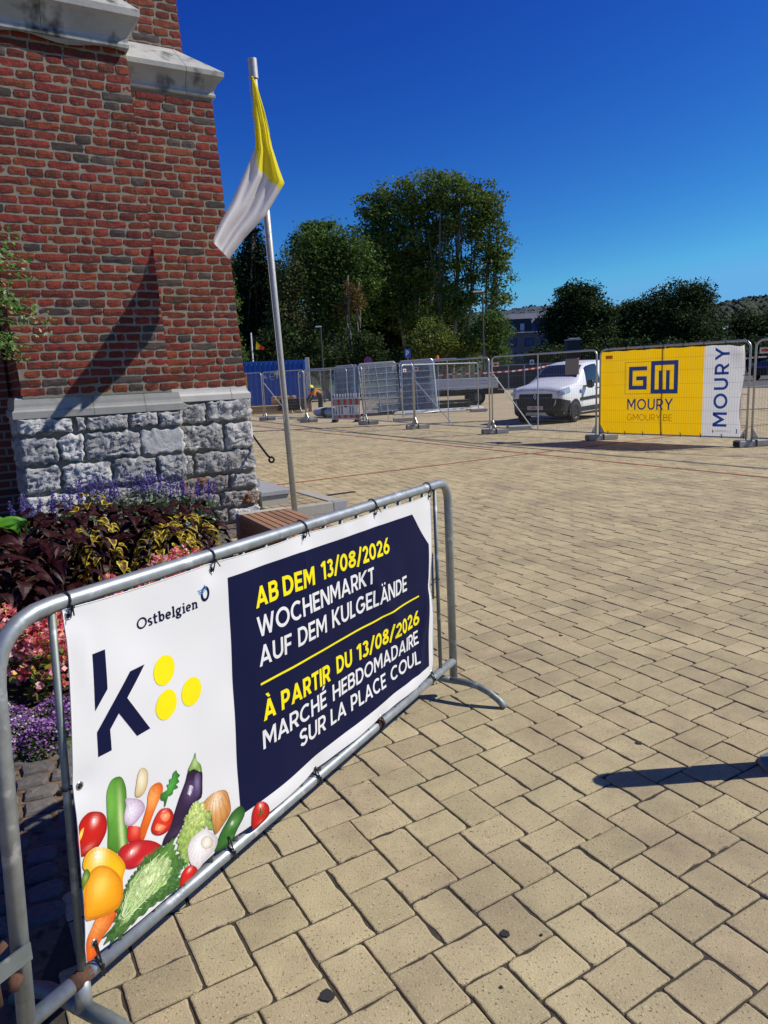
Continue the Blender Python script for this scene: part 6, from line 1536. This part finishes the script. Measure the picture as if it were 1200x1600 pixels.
def build_van(loc, rz):
    van = empty('white_van', loc, rz, 'white small delivery van parked half behind the yellow banner', 'van')
    b = MB()
    for s in (1, -1): b.grid([[(x, y*s, z) for x, y, z in sec] for sec in SEC])
    for e in (0, -1):
        ring = [(x, y, z) for x, y, z in SEC[e]]+[(x, -y, z) for x, y, z in reversed(SEC[e][1:-1])]; b.add(ring, [tuple(range(len(ring)))])
    b.build('body', WHITE, van, smooth=True)
    # lower black bumper and sills
    vpatch('bumper', 0, 3.0, 0.6, 4.75, .012, DARK, van, m_=8, trim=lambda a, c, fi, fj: (fi, .6+(fj-.6)*(1-.25*a)))
    b = MB(); b.add([VP(0, f, .0, 1) for f in (1, 2, 3, 4.75)]+[VP(0, f, 0, -1) for f in (4.75, 3, 2, 1)], [tuple(range(8))]); b.v = [(x+.014, y, z) for x, y, z in b.v]; b.build('bumper_front', DARK, van)
    vpatch('sill', 3.0, 12, 1.0, 2.6, .010, DARK, van)
    vpatch('side_moulding', 5.2, 11.5, 3.45, 3.95, .018, DARK, van, m_=2)
    # glass
    vpatch('windscreen', 6.05, 7.55, 8.25, 11, .008, GLASS, van, m_=6)
    def tr(a, c, fi, fj): return (fi+(1-c)*(-.0)+c*(1-a)*.75, fj)
    vpatch('side_window', 6.75, 9.35, 6.12, 7.75, .008, GLASS, van, trim=lambda a, c, fi, fj: (fi+(1-a)*c*.55, fj))
    b = MB(); b.add([VP(13, f, 0, 1) for f in (6.3, 7, 7.9)]+[VP(13, f, 0, -1) for f in (7.9, 7, 6.3)], [tuple(range(6))]); b.v = [(x-.01, y, z) for x, y, z in b.v]; b.build('rear_window', GLASS, van)
    # bonnet gap, grille, lights, badge, plate
    b = MB(); pts = [VP(.9, 5.0, .016, 1), VP(.45, 5.6, .02, 1)]
    b.grid([[(2.130, y, .70), (2.138, y, .80), (2.120, y, .90)] for y in (-.56, -.3, 0, .3, .56)]); b.build('grille', DARK, van)
    for s in (1, -1):
        b = MB(); rows = []
        for i in range(7):
            fi = .35+2.55*i/6; rows.append([VP(fi, 4.85+.10*i/6, .018, s), VP(fi, 5.6, .026, s), VP(fi, 6.8, .018, s)])
        b.grid(rows); hl = b.build('headlight', M('headlight lens', (.45, .50, .55), .12, .3, spec=.9) if s == 1 else bpy.data.materials['headlight lens'], van, smooth=True)
        b = MB(); p = VP(1.5, 5.2, .03, s); b.cyl(p, (p[0]+.02, p[1], p[2]), .06, 12); b.build('reflector', WHITE, hl)
        b = MB(); b.bbox((.62, s*1.06, 1.12), (.13, .20, .24), .05); b.tube([(.62, s*.88, 1.06), (.62, s*1.02, 1.06)], .03, 6); b.build('mirror', DARK, van)
        b = MB(); p = VP(8.9, 5.5, .02, s); b.bbox((p[0], p[1]+.01*s, p[2]-.06), (.20, .035, .035), .01); b.build('door_handle', DARK, van)
        for fi in (5.9, 9.5):
            b = MB(); b.tube([VP(fi, f, .003, s) for f in (2.6, 3.4, 4.3, 5.3, 6)], .006, 4); b.build('door_gap', DARK, van)
        b = MB(); b.box((-2.06, s*.82, 1.15), (.05, .10, .5)); b.build('tail_light', RED, van)
    b = MB(); cx, cz = 2.150, .82
    for a in range(4):
        p = [(0, .095), (.052, 0), (0, -.095), (-.052, 0)]; q0, q1 = p[a], p[(a+1) % 4]; b.hexa([(cx+dx, q[0]*k, cz+q[1]*k) for dx in (0, .012) for q, k in ((q0, 1), (q1, 1), (q1, .55), (q0, .55))])
    b.build('diamond_badge', STEEL, van)
    for s in (1, -1): b = MB(); b.tube([(2.150, s*.06, .735), (2.145, s*.20, .775), (2.12, s*.50, .795)], .010, 6); b.build('chrome_bar', STEEL, van)
    b = MB(); b.box((2.150, 0, .48), (.012, .52, .11)); pl_ = b.build('number_plate', M('plate white', (.62, .60, .52), .5), van)
    b = MB(); polys, W_ = layout('1 JKE 313', .11, .12)
    for k, (q, lay) in enumerate(polys): b.add([(2.158+.0004*(k % 5), -.22+.44*x/W_, .445+.07*y) for x, y in q], [tuple(range(len(q)))])
    b.build('plate_lettering', M('plate red print', (.30, .02, .03), .5), pl_)
    # small blue company mark on wing and roof edge
    b = MB(); LB_ = M('blue decal', (.02, .05, .30), .5)
    b.add([VP(5.0, 4.55, .010), VP(5.6, 4.55, .010), VP(5.6, 5.0, .010), VP(5.0, 5.0, .010)], [(0, 1, 2, 3)]); b.build('blue_decal', LB_, van)
    # wheels
    wm_, rm_ = M('tyre', (.015, .015, .016), .8), M('steel wheel', (.10, .10, .11), .45, .6)
    for x in (1.32, -1.38):
        for s in (1, -1):
            w_ = empty('wheel', (x, s*.80, .31)); w_.parent = van
            b = MB(); prof_ = [(.19, .09), (.27, .10), (.305, .085), (.315, .05), (.315, -.05), (.305, -.085), (.27, -.10), (.19, -.09)]
            b.grid([[(r_*math.cos(a), y*1.0, r_*math.sin(a)) for r_, y in prof_] for a in [2*PI*k/24 for k in range(25)]]); b.build('tyre', wm_, w_, smooth=True)
            b = MB(); yy = .075*s; b.grid([[(r_*math.cos(a), y*s, r_*math.sin(a)) for r_, y in ((.20, .085), (.17, .045), (.10, .05), (.07, .075), (.0, .08))] for a in [2*PI*k/20 for k in range(21)]]); b.build('rim', rm_, w_, smooth=False)
            b = MB(); b.grid([[(x0, s*(.912+.004), z0_) for x0, z0_ in ((.40*math.cos(a), .40*math.sin(a)), (.34*math.cos(a), .34*math.sin(a)))] for a in [math.radians(-12+204*k/20) for k in range(21)]]); o = b.build('wheel_arch', DARK, van); o.location = (x, 0, .31)
            b = MB(); b.add([(.345*math.cos(a), s*.9165, .345*math.sin(a)) for a in [math.radians(-18+216*k/20) for k in range(21)]], [tuple(range(21))]); o = b.build('wheel_well', BLACK, van); o.location = (x, 0, .31)
            w_.location.y = s*.835
    return van
F0 = Vector((5.255, 22.58, 0)); hd = math.radians(229); hv = Vector((math.cos(hd), math.sin(hd), 0))
build_van(F0-hv*1.32, hd)

# flatbed truck (heading left), seen through the fence
TX = at(600, 600, 32.5).x; tr_ = empty('flatbed_truck', (3.55, 37.2, 0), math.radians(183), 'white flatbed truck with ladder rack and orange beacons behind the fence', 'truck')
WH2 = M('truck white', (.62, .64, .66), .35, coat=.3); ALU = M('aluminium board', (.60, .60, .60), .4, .5, var=.1, vs=3)
b = MB(); b.prism([(.9, -.95, .45), (2.35, -.95, .45), (2.40, -.95, .95), (2.15, -.95, 1.22), (1.75, -.95, 2.02), (1.55, -.95, 2.12), (.9, -.95, 2.12)], (0, 1.9, 0)); b.build('cab', WH2, tr_)
for s in (-1, 1):
    b = MB(); b.prism([(1.05, s*.955, 1.25), (1.95, s*.955, 1.25), (1.66, s*.955, 1.92), (1.05, s*.955, 1.92)], (0, s*.012, 0)); b.build('side_window', GLASS, tr_)
b = MB(); b.prism([(2.13, -.85, 1.27), (1.77, -.85, 1.97), (1.785, -.85, 1.98), (2.15, -.85, 1.28)], (0, 1.7, 0)); b.build('windscreen', GLASS, tr_)
b = MB(); b.box((.89, 0, 1.62), (.012, 1.5, .55)); b.build('rear_cab_window', GLASS, tr_)
b = MB(); b.box((-.3, -.35, .58), (5.0, .12, .18)); b.box((-.3, .35, .58), (5.0, .12, .18)); b.box((-.75, 0, .70), (3.2, 1.9, .06)); b.build('chassis', DARK, tr_)
b = MB(); b.box((-.75, 0, .86), (3.2, 2.0, .10)); b.build('load_bed', ALU, tr_)
for s in (-1, 1):
    for z in (.98, 1.12, 1.26): b = MB(); b.bbox((-.75, s*1.0, z), (3.15, .03, .12), .008); b.build('side_board', ALU, tr_)
b = MB(); b.bbox((-2.34, 0, 1.12), (.03, 2.0, .40), .008); b.build('tailgate', ALU, tr_)
b = MB()
for y in (-.95, .95): b.box((.82, y, 1.55), (.05, .05, 1.35))
b.box((.82, 0, 2.22), (.05, 1.95, .05)); b.box((.82, 0, 1.9), (.04, 1.9, .04)); b.build('headboard', ALU, tr_)
b = MB()
for y in (-.75, .75): b.box((.7, y, 2.32), (2.1, .04, .06))
for k in range(5): b.box((-.25+.48*k, 0, 2.32), (.03, 1.5, .03))
b.build('ladder_rack', ALU, tr_)
for x, y in ((1.75, -.3), (.55, .3)):
    b = MB(); b.tube([(x, y, 2.18 if x > 1 else 2.34), (x, y, 2.30 if x > 1 else 2.46), (x, y, 2.36 if x > 1 else 2.52)], [.08, .075, .03], 10); b.build('beacon', ORANGE, tr_)
for y in (-.8, .8): b = MB(); b.box((-2.38, y, .80), (.05, .30, .13)); b.build('tail_light', RED, tr_)
for x in (1.62, -1.35):
    for s in (-1, 1):
        b = MB(); b.tube([(x, s*.74, .36), (x, s*.96, .36)], .36, 20); o = b.build('wheel', bpy.data.materials['tyre'], tr_); b = MB(); b.tube([(x, s*.965, .36), (x, s*.975, .36)], .19, 14); b.build('rim', bpy.data.materials['steel wheel'], tr_)

# dark parked cars at the far right and behind
def car(loc, rz, colr, label, L_c=4.3, H_=1.48):
    o = empty('parked_car', loc, rz, label, 'car'); pm = M('car paint', colr, .25, .2, coat=.6)
    prof_ = [(-2.1, .35), (2.05, .35), (2.15, .62), (1.95, .80), (1.05, .93), (.45, 1.40), (-.4, H_), (-1.35, 1.42), (-1.95, 1.0), (-2.12, .9)]
    b = MB(); rows = []
    for y, k in ((-.88, .93), (-.80, 1.0), (0, 1.02), (.80, 1.0), (.88, .93)):
        rows.append([(x*(.985 if abs(y) > .85 else 1), y*(.80 if z > 1.1 else 1), .35+(z-.35)*k) for x, z in prof_])
    rows = [r_+[r_[0]] for r_ in rows]; b.grid(rows); b.add(rows[0][:-1], [tuple(range(len(prof_)))]); b.add(rows[-1][:-1], [tuple(range(len(prof_)))]); b.build('body', pm, o)
    for s in (-1, 1):
        b = MB(); b.prism([(.92, s*.735, .99), (.42, s*.70, 1.33), (-.4, s*.70, 1.37), (-1.3, s*.70, 1.32), (-1.6, s*.735, 1.0)], (0, s*.03, 0)); b.build('side_windows', GLASS, o)
    for x in (1.35, -1.3):
        for s in (-1, 1): b = MB(); b.tube([(x, s*.70, .31), (x, s*.90, .31)], .31, 18); b.build('wheel', bpy.data.materials['tyre'], o)
car(Vector((at(1215, 585, 58).x, 58, -.0)), .35, (.012, .014, .02), 'dark blue parked car at the right edge behind the fence')
car(Vector((at(1120, 580, 66).x, 66, -.0)), .35, (.35, .36, .38), 'pale grey parked car seen just above the builder banner')

# cloth covered site fence behind the van and a dark site hut
CLOTH = M('grey brown fence cloth', (.075, .070, .062), .9, var=.15, vs=.8)
for k in range(9):
    p0, p1 = at(770+k*25, 600, 62), at(770+(k+1)*25-1, 600, 62); r = empty('cloth_fence', (p0.x, 62, 0), 0, 'grey brown cloth covered fence panel, '+ORD_[k]+' from the left, far behind the van', 'fence panel', 'cloth covered fence panels at the far side of the car park'); w = p1.x-p0.x; zt = 1.9
    b = MB(); b.box((w/2, 0, zt/2+.1), (w, .03, zt)); b.build('cloth', CLOTH, r); b = MB(); b.tube([(0, 0, 0), (0, 0, zt+.15), (w, 0, zt+.15), (w, 0, 0)], .03, 5); b.build('frame', FENCE, r)
c = at(831, 566, 61.8); b = MB(); b.box((0, 0, 0), (.36, .02, .42)); o = b.build('notice_board', WP, loc=(c.x, 61.8, c.z)); tag(o, 'small white notice with blue mark on the cloth covered fence left of the van', 'notice'); b = MB(); b.cyl((0, -.012, 0), (0, -.02, 0), .11, 12); b.build('blue_mark', bpy.data.materials['sign blue'], o)
c = at(897, 541, 70); r = empty('site_hut', (c.x, 70, 0), 0, 'dark site hut with pale roof edge behind the white van', 'hut')
b = MB(); b.box((0, .6, c.z/2), (1.25, 1.2, c.z+1.1)); b.build('wall', M('dark hut', (.03, .032, .035), .7), r); b = MB(); b.box((0, .5, c.z+.62), (1.3, 1.3, .08)); b.build('roof_edge', WP, r)

# ================================================================== TREES
def leafmat(nm, col, trans=.28, hue=.012, rnd=.45, var=.35, vs=.35):
    return M(nm, col, .75, trans=trans, rnd=rnd, hue=hue, var=var, vs=vs, spec=.12)
BARK = M('grey bark', (.20, .18, .15), .9, var=.3, vs=3, bump=.01, bs=12); BARKD = M('dark bark', (.07, .055, .04), .9)
def make_tree(name, label, Y, basex_px, crowns, nleaf, lsz, mt, trunks=(), group=None, seed=0, bark=BARK, droop=0.0, clump=.75, dens=60, cat='tree'):
    rg = np.random.RandomState(seed); bx = at(basex_px, 590, Y).x; nleaf = int(nleaf*1.9); lsz *= .72; dens = int(dens*1.5); root = empty(name, (bx, Y, -.3), 0, label, cat, group); O = np.array((bx, Y, -.3))
    tot = sum(rx*ry for _, _, rx, ry in crowns); V, b = [], MB(); k_ = Y/F; cents = []
    for (px, py, rx, ry) in crowns:
        c = np.array(at(px, py, Y)); n = int(nleaf*rx*ry/tot); RX, RZ = rx*k_, ry*k_; nc = max(4, n//dens); RYd = RX*.9
        u_ = rg.normal(size=(nc, 3)); u_ /= np.linalg.norm(u_, axis=1)[:, None]; rr = rg.uniform(.18, 1, nc)**.45
        ce = c+u_*rr[:, None]*np.array((RX, RYd, RZ)); cents += [tuple(q) for q in ce[::max(1, nc//5)]]
        cr_ = clump*rg.uniform(.5, 1.25, nc)
        m_ = n//nc; off = rg.normal(size=(nc, m_, 3)); off /= np.linalg.norm(off, axis=2)[:, :, None]; off *= (rg.uniform(0, 1, (nc, m_, 1))**.5)*1.75*cr_[:, None, None]*np.array((1, 1, .62)); 
        if droop: off[:, :, 2] -= np.abs(rg.normal(size=(nc, m_)))*droop
        P = (ce[:, None, :]+off).reshape(-1, 3)
        V.append(P)
    P = np.concatenate(V); n = len(P)
    nn = rg.normal(size=(n, 3)); nn[:, 2] = np.abs(nn[:, 2])+.35; nn /= np.linalg.norm(nn, axis=1)[:, None]; t = rg.normal(size=(n, 3)); u_ = np.cross(nn, t); u_ /= np.linalg.norm(u_, axis=1)[:, None]; v_ = np.cross(nn, u_)
    s = lsz*rg.uniform(.55, 1.35, n)[:, None]
    Q = np.stack([P-u_*s, P-v_*s*.55, P+u_*s, P+v_*s*.55], 1).reshape(-1, 3)-O
    me = np_mesh('crown', Q, np.arange(4*n).reshape(-1, 4), mt); tag(link('crown', me, root), kind=None)
    tl = list(trunks) or [(basex_px, crowns[0][0], crowns[0][1], .22)]
    tb_ = MB(); ends = []
    for (x0, x1, y1, r) in tl:
        a = np.array((at(x0, 590, Y).x, Y+rg.uniform(-.8, .8), -.3))-O; e = np.array(at(x1, y1, Y))-O+np.array((0, rg.uniform(-.8, .8), 0)); w = rg.normal(size=2)*.25
        pts = [a+(e-a)*f+np.array((math.sin(f*4+w[0]*9)*.18, 0, 0)) for f in np.linspace(0, 1, 7)]; tb_.tube([tuple(p) for p in pts], [r*(1-.7*f) for f in np.linspace(0, 1, 7)], 7); ends.append(pts)
    tb_.build('trunk', bark, root, smooth=True)
    bb = MB()
    for c in cents[:60]:
        c = np.array(c)-O; pts = min(ends, key=lambda p: abs(p[-1][0]-c[0])); q = pts[3+int(rg.randint(0, 4))]; m_ = (q+c)/2+np.array((0, 0, -.3)); bb.tube([tuple(q), tuple(m_), tuple(c)], [.07, .045, .015], 4, cap=False)
    if bb.v: bb.build('branches', bark, root)
    return root
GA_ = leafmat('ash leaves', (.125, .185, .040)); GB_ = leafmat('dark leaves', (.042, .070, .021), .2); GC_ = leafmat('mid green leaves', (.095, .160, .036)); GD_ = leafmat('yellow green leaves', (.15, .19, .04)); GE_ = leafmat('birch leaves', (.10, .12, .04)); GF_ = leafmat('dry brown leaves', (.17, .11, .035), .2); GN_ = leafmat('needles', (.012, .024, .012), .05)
make_tree('tall_ash_tree', 'tall broad leaved tree with rounded crown, left of the two tallest', 62, 650, [(618, 335, 46, 40), (655, 310, 42, 38), (590, 325, 26, 30), (640, 380, 48, 36), (690, 345, 26, 40), (600, 385, 34, 30), (575, 395, 22, 40), (625, 430, 46, 34), (600, 470, 40, 40), (660, 430, 26, 40), (640, 490, 34, 36)], 19000, .19, GA_, [(640, 600, 330, .22), (655, 640, 310, .24), (668, 672, 330, .2), (648, 655, 380, .2)], seed=1, clump=.72, dens=80)
make_tree('tall_ash_tree', 'tall tree with open crown and slender pale trunks, right of the two tallest', 60, 705, [(705, 300, 38, 28), (742, 318, 34, 34), (768, 330, 20, 30), (722, 365, 34, 28), (770, 380, 22, 22), (782, 425, 16, 26), (748, 410, 22, 26), (778, 470, 18, 22), (735, 450, 14, 20), (700, 420, 22, 34), (715, 480, 16, 26), (690, 470, 18, 30), (790, 385, 8, 12)], 11500, .18, GA_, [(690, 690, 320, .19), (706, 715, 300, .20), (732, 745, 320, .17), (756, 768, 350, .16), (698, 672, 360, .16), (742, 780, 430, .10)], seed=2, clump=.60, dens=62)
make_tree('broad_leaf_tree', 'mid green dense tree left of the tallest trees', 58, 510, [(500, 395, 34, 36), (535, 400, 36, 34), (490, 440, 36, 40), (530, 460, 44, 46), (560, 430, 34, 40), (505, 510, 44, 40)], 17000, .18, GC_, seed=3, clump=.9)
make_tree('birch_tree', 'olive green drooping birch behind the flagpole', 56, 455, [(452, 425, 24, 34), (448, 470, 28, 38), (466, 520, 28, 34), (440, 520, 20, 34)], 9000, .15, GE_, seed=4, clump=.6, droop=1.2)
make_tree('conifer_tree', 'dark conifer with pointed top just right of the flag', 60, 398, [(397, 372, 7, 16), (397, 395, 15, 20), (398, 425, 24, 26), (396, 465, 32, 34), (400, 520, 44, 44)], 15000, .17, GN_, seed=5, clump=.6, bark=BARKD)
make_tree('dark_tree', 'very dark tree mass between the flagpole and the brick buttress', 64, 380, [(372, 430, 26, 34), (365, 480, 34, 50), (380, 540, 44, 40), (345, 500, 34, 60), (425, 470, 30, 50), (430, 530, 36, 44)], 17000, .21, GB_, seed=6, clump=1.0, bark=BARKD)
make_tree('dead_branch_tree', 'half dry tree with orange brown leaves in front of the tall trees', 55, 548, [(545, 455, 12, 20), (556, 475, 10, 22), (537, 490, 10, 20)], 700, .13, GF_, [(555, 545, 430, .08), (556, 560, 440, .07)], seed=7, clump=.5)
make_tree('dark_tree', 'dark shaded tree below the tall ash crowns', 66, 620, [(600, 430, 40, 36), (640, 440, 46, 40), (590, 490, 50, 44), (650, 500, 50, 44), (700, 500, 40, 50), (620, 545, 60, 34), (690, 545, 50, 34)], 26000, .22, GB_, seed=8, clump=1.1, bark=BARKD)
make_tree('dark_tree', 'tree with ragged crown rising behind the conifer and the birch', 70, 480, [(485, 362, 14, 14), (508, 358, 13, 12), (495, 380, 24, 20), (470, 390, 18, 20)], 4200, .19, GC_, seed=9, clump=.7, bark=BARKD)
make_tree('mixed_shrub', 'yellow green shrubs under the tall trees, left of the slim street lamp', 53, 690, [(655, 545, 26, 22), (690, 540, 26, 24), (720, 548, 24, 20), (672, 520, 18, 20)], 6000, .13, GD_, seed=10, clump=.5, cat='shrub')
make_tree('mixed_shrub', 'green shrubs at the right foot of the tall trees beside the grey building', 53, 770, [(752, 535, 22, 26), (778, 545, 16, 22), (765, 505, 16, 22), (785, 510, 10, 18)], 5500, .13, GC_, seed=11, clump=.5, cat='shrub')
make_tree('mixed_shrub', 'low dark bushes behind the container and the no stopping sign', 54, 520, [(480, 552, 34, 30), (540, 566, 40, 20), (575, 548, 22, 34), (610, 568, 30, 16), (420, 556, 26, 34), (450, 535, 16, 20)], 9000, .16, GB_, seed=12, clump=.6, cat='shrub')
make_tree('mixed_shrub', 'light green bush between the brick buttress and the blue container', 44, 365, [(362, 545, 12, 26), (368, 560, 9, 14), (352, 470, 14, 40)], 2600, .12, GC_, seed=13, clump=.4, cat='shrub')
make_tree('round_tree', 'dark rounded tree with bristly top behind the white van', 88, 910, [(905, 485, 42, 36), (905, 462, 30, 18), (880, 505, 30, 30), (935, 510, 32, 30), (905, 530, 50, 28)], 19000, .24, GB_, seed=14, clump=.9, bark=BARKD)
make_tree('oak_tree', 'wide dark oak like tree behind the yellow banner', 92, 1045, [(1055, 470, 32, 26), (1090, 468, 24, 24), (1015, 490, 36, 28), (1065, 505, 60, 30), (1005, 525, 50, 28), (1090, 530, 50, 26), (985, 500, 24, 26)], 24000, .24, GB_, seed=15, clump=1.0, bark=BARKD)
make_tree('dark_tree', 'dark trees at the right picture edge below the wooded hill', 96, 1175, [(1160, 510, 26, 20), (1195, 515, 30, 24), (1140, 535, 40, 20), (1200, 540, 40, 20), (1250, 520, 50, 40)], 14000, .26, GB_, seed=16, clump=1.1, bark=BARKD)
make_tree('dark_tree', 'dark hedge like trees under the rounded tree and the oak', 84, 960, [(860, 560, 40, 16), (920, 556, 50, 18), (980, 552, 50, 20), (1050, 550, 50, 18), (1120, 548, 50, 16), (1190, 548, 50, 18)], 15000, .24, GB_, seed=17, clump=.8, bark=BARKD, cat='hedge')

# wooded hills
HILL = M('wooded hill', (.030, .052, .022), .95, var=.4, vs=.05); HILLF = M('haze tinted hill', (.045, .065, .085), .95, var=.3, vs=.02)  # HILLF carries the distance haze as blue in its base colour
def hill(nm, Y, prof_px, mt, depth, step=2.0, rough=3.0, zb=-5):
    xs = np.arange(prof_px[0][0], prof_px[-1][0], step); rows = []
    px_, py_ = zip(*prof_px)
    for x in xs:
        y = np.interp(x, px_, py_)+rough*(noise.noise(Vector((x*.12, 0, Y)))+.7*noise.noise(Vector((x*.5, 3, Y)))); p = at(x, y, Y); row = []
        for f in np.linspace(0, 1, 7): row.append((p.x*(1-.22*(1-f)), Y-depth*(1-f), zb+(p.z-zb)*math.sin(f*PI/2)**.8+noise.noise(Vector((x*.3, f*9, 1)))*1.5*f*(1-f)*4))
        row.append((p.x*1.2, Y+depth*.8, zb)); rows.append(row)
    b = MB(); b.grid(rows); ho = tag(b.build(nm, mt, smooth=True), kind='structure')
    rg = np.random.RandomState(int(Y)); P = []
    for _ in range(9000):
        i = rg.randint(len(rows)-1); f = rg.uniform(1.5, 6); j = int(f); a = np.array(rows[i][j]); c_ = np.array(rows[i][j+1] if j < 6 else rows[i][6]); d_ = np.array(rows[i+1][j]); P.append(a+(c_-a)*(f-j)+(d_-a)*rg.uniform())
    P = np.array(P); s_ = Y/F*rg.uniform(1.2, 3.2, len(P))[:, None]; u_ = rg.normal(size=(len(P), 3)); u_[:, 1] *= .4; u_ /= np.linalg.norm(u_, axis=1)[:, None]; v_ = np.cross(u_, np.array((0, 1, 0))+rg.normal(size=(len(P), 3))*.4); v_ /= np.linalg.norm(v_, axis=1)[:, None]
    Q = np.stack([P-u_*s_, P-v_*s_, P+u_*s_, P+v_*s_], 1).reshape(-1, 3); tag(link('tree_cover', np_mesh('tree_cover', Q, np.arange(len(Q)).reshape(-1, 4), mt), ho), kind='stuff'); return ho
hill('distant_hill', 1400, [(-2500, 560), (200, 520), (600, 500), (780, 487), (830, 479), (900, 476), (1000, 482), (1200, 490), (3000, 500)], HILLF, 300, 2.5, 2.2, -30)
hill('wooded_hill', 330, [(900, 545), (1000, 520), (1080, 492), (1125, 474), (1160, 468), (1200, 464), (1300, 458), (1700, 470), (3200, 500)], HILL, 120, 2.0, 3.2, -8)
hill('treeline_hill', 260, [(-3500, 560), (-800, 545), (200, 545), (600, 540), (780, 535), (1000, 548)], HILL, 60, 3.0, 4, -8)

# ================================================================== BUILDINGS
RENDER = M('grey brown render', (.20, .18, .17), .85, var=.1, vs=.6); ROOF = M('grey slate roof', (.15, .16, .19), .7, var=.15, vs=.8); DORM = M('dark dormer cladding', (.045, .042, .045), .7); PANE = M('window pane', (.10, .16, .24), .08, spec=.9); BLIND = M('pale curtain', (.55, .60, .68), .8)
BY = 112; k_ = BY/F; p0 = at(775, 560, BY); bd = empty('apartment_building', (p0.x, BY, 0), -.05, 'grey apartment building with slate mansard roof and dark dormers', 'building')
def LX(px): return (px-775)*k_
def LZ(py, px=820): return at(px, py, BY).z
ze = LZ(520); zr = LZ(488); b = MB(); b.box((LX(850), 5, ze/2), (LX(925), 10, ze)); b.build('wall', RENDER, bd)
b = MB(); b.prism([(0, -.4, ze), (0, 10.2, ze), (0, 8.0, zr), (0, 2.6, zr)], (LX(925), 0, 0)); b.build('roof', ROOF, bd)
for x0, x1 in ((793, 829), (838, 856), (866, 884)):
    b = MB(); b.box(((LX(x0)+LX(x1))/2, 1.6, (LZ(518)+LZ(498))/2), (LX(x1)-LX(x0), 3.4, LZ(498)-LZ(518))); dm = b.build('dormer', DORM, bd)
    for x in ([800, 814] if x1-x0 > 30 else [(x0+x1)/2]):
        b = MB(); b.box((LX(x+1), -.14, LZ(511)), (.62, .06, 1.0)); w_ = b.build('window', BLIND if x != 800 else PANE, dm)
for x in (800, 826, 850, 872):
    for y in (535, 557):
        b = MB(); b.box((LX(x), -.02, LZ(y)), (1.35, .08, 1.15)); w_ = b.build('window', DORM, bd); b = MB(); b.box((LX(x), -.07, LZ(y)), (1.15, .03, .95)); b.build('pane', PANE, w_); b = MB(); b.box((LX(x), -.10, LZ(y)), (.07, .03, .95)); b.build('mullion', RENDER, w_)
BY2 = 140; p0 = at(1110, 560, BY2); b2 = empty('low_building', (p0.x, BY2, 0), .10, 'pale grey building with sloping roof between the oak and the right edge', 'building'); k2 = BY2/F
z1, z2 = at(1150, 520, BY2).z, at(1150, 503, BY2).z; b = MB(); b.box((5, 4, z1/2), (11, 8, z1)); b.build('wall', RENDER, b2)
b = MB(); b.prism([(-.8, -.5, z1), (-.8, 8.5, z1), (-.8, 4, z2)], (12.6, 0, 0)); b.build('roof', M('light grey roof', (.32, .33, .35), .7), b2)
b = MB(); b.box((6.2, -.1, z1-1.5), (1.0, .2, 1.6)); w_ = b.build('window', BLIND, b2); b = MB(); b.box((5.0, -.06, z1-.9), (.7, .2, 3.2)); b.build('stair_tower', M('blue grey panel', (.16, .22, .28), .6), b2)
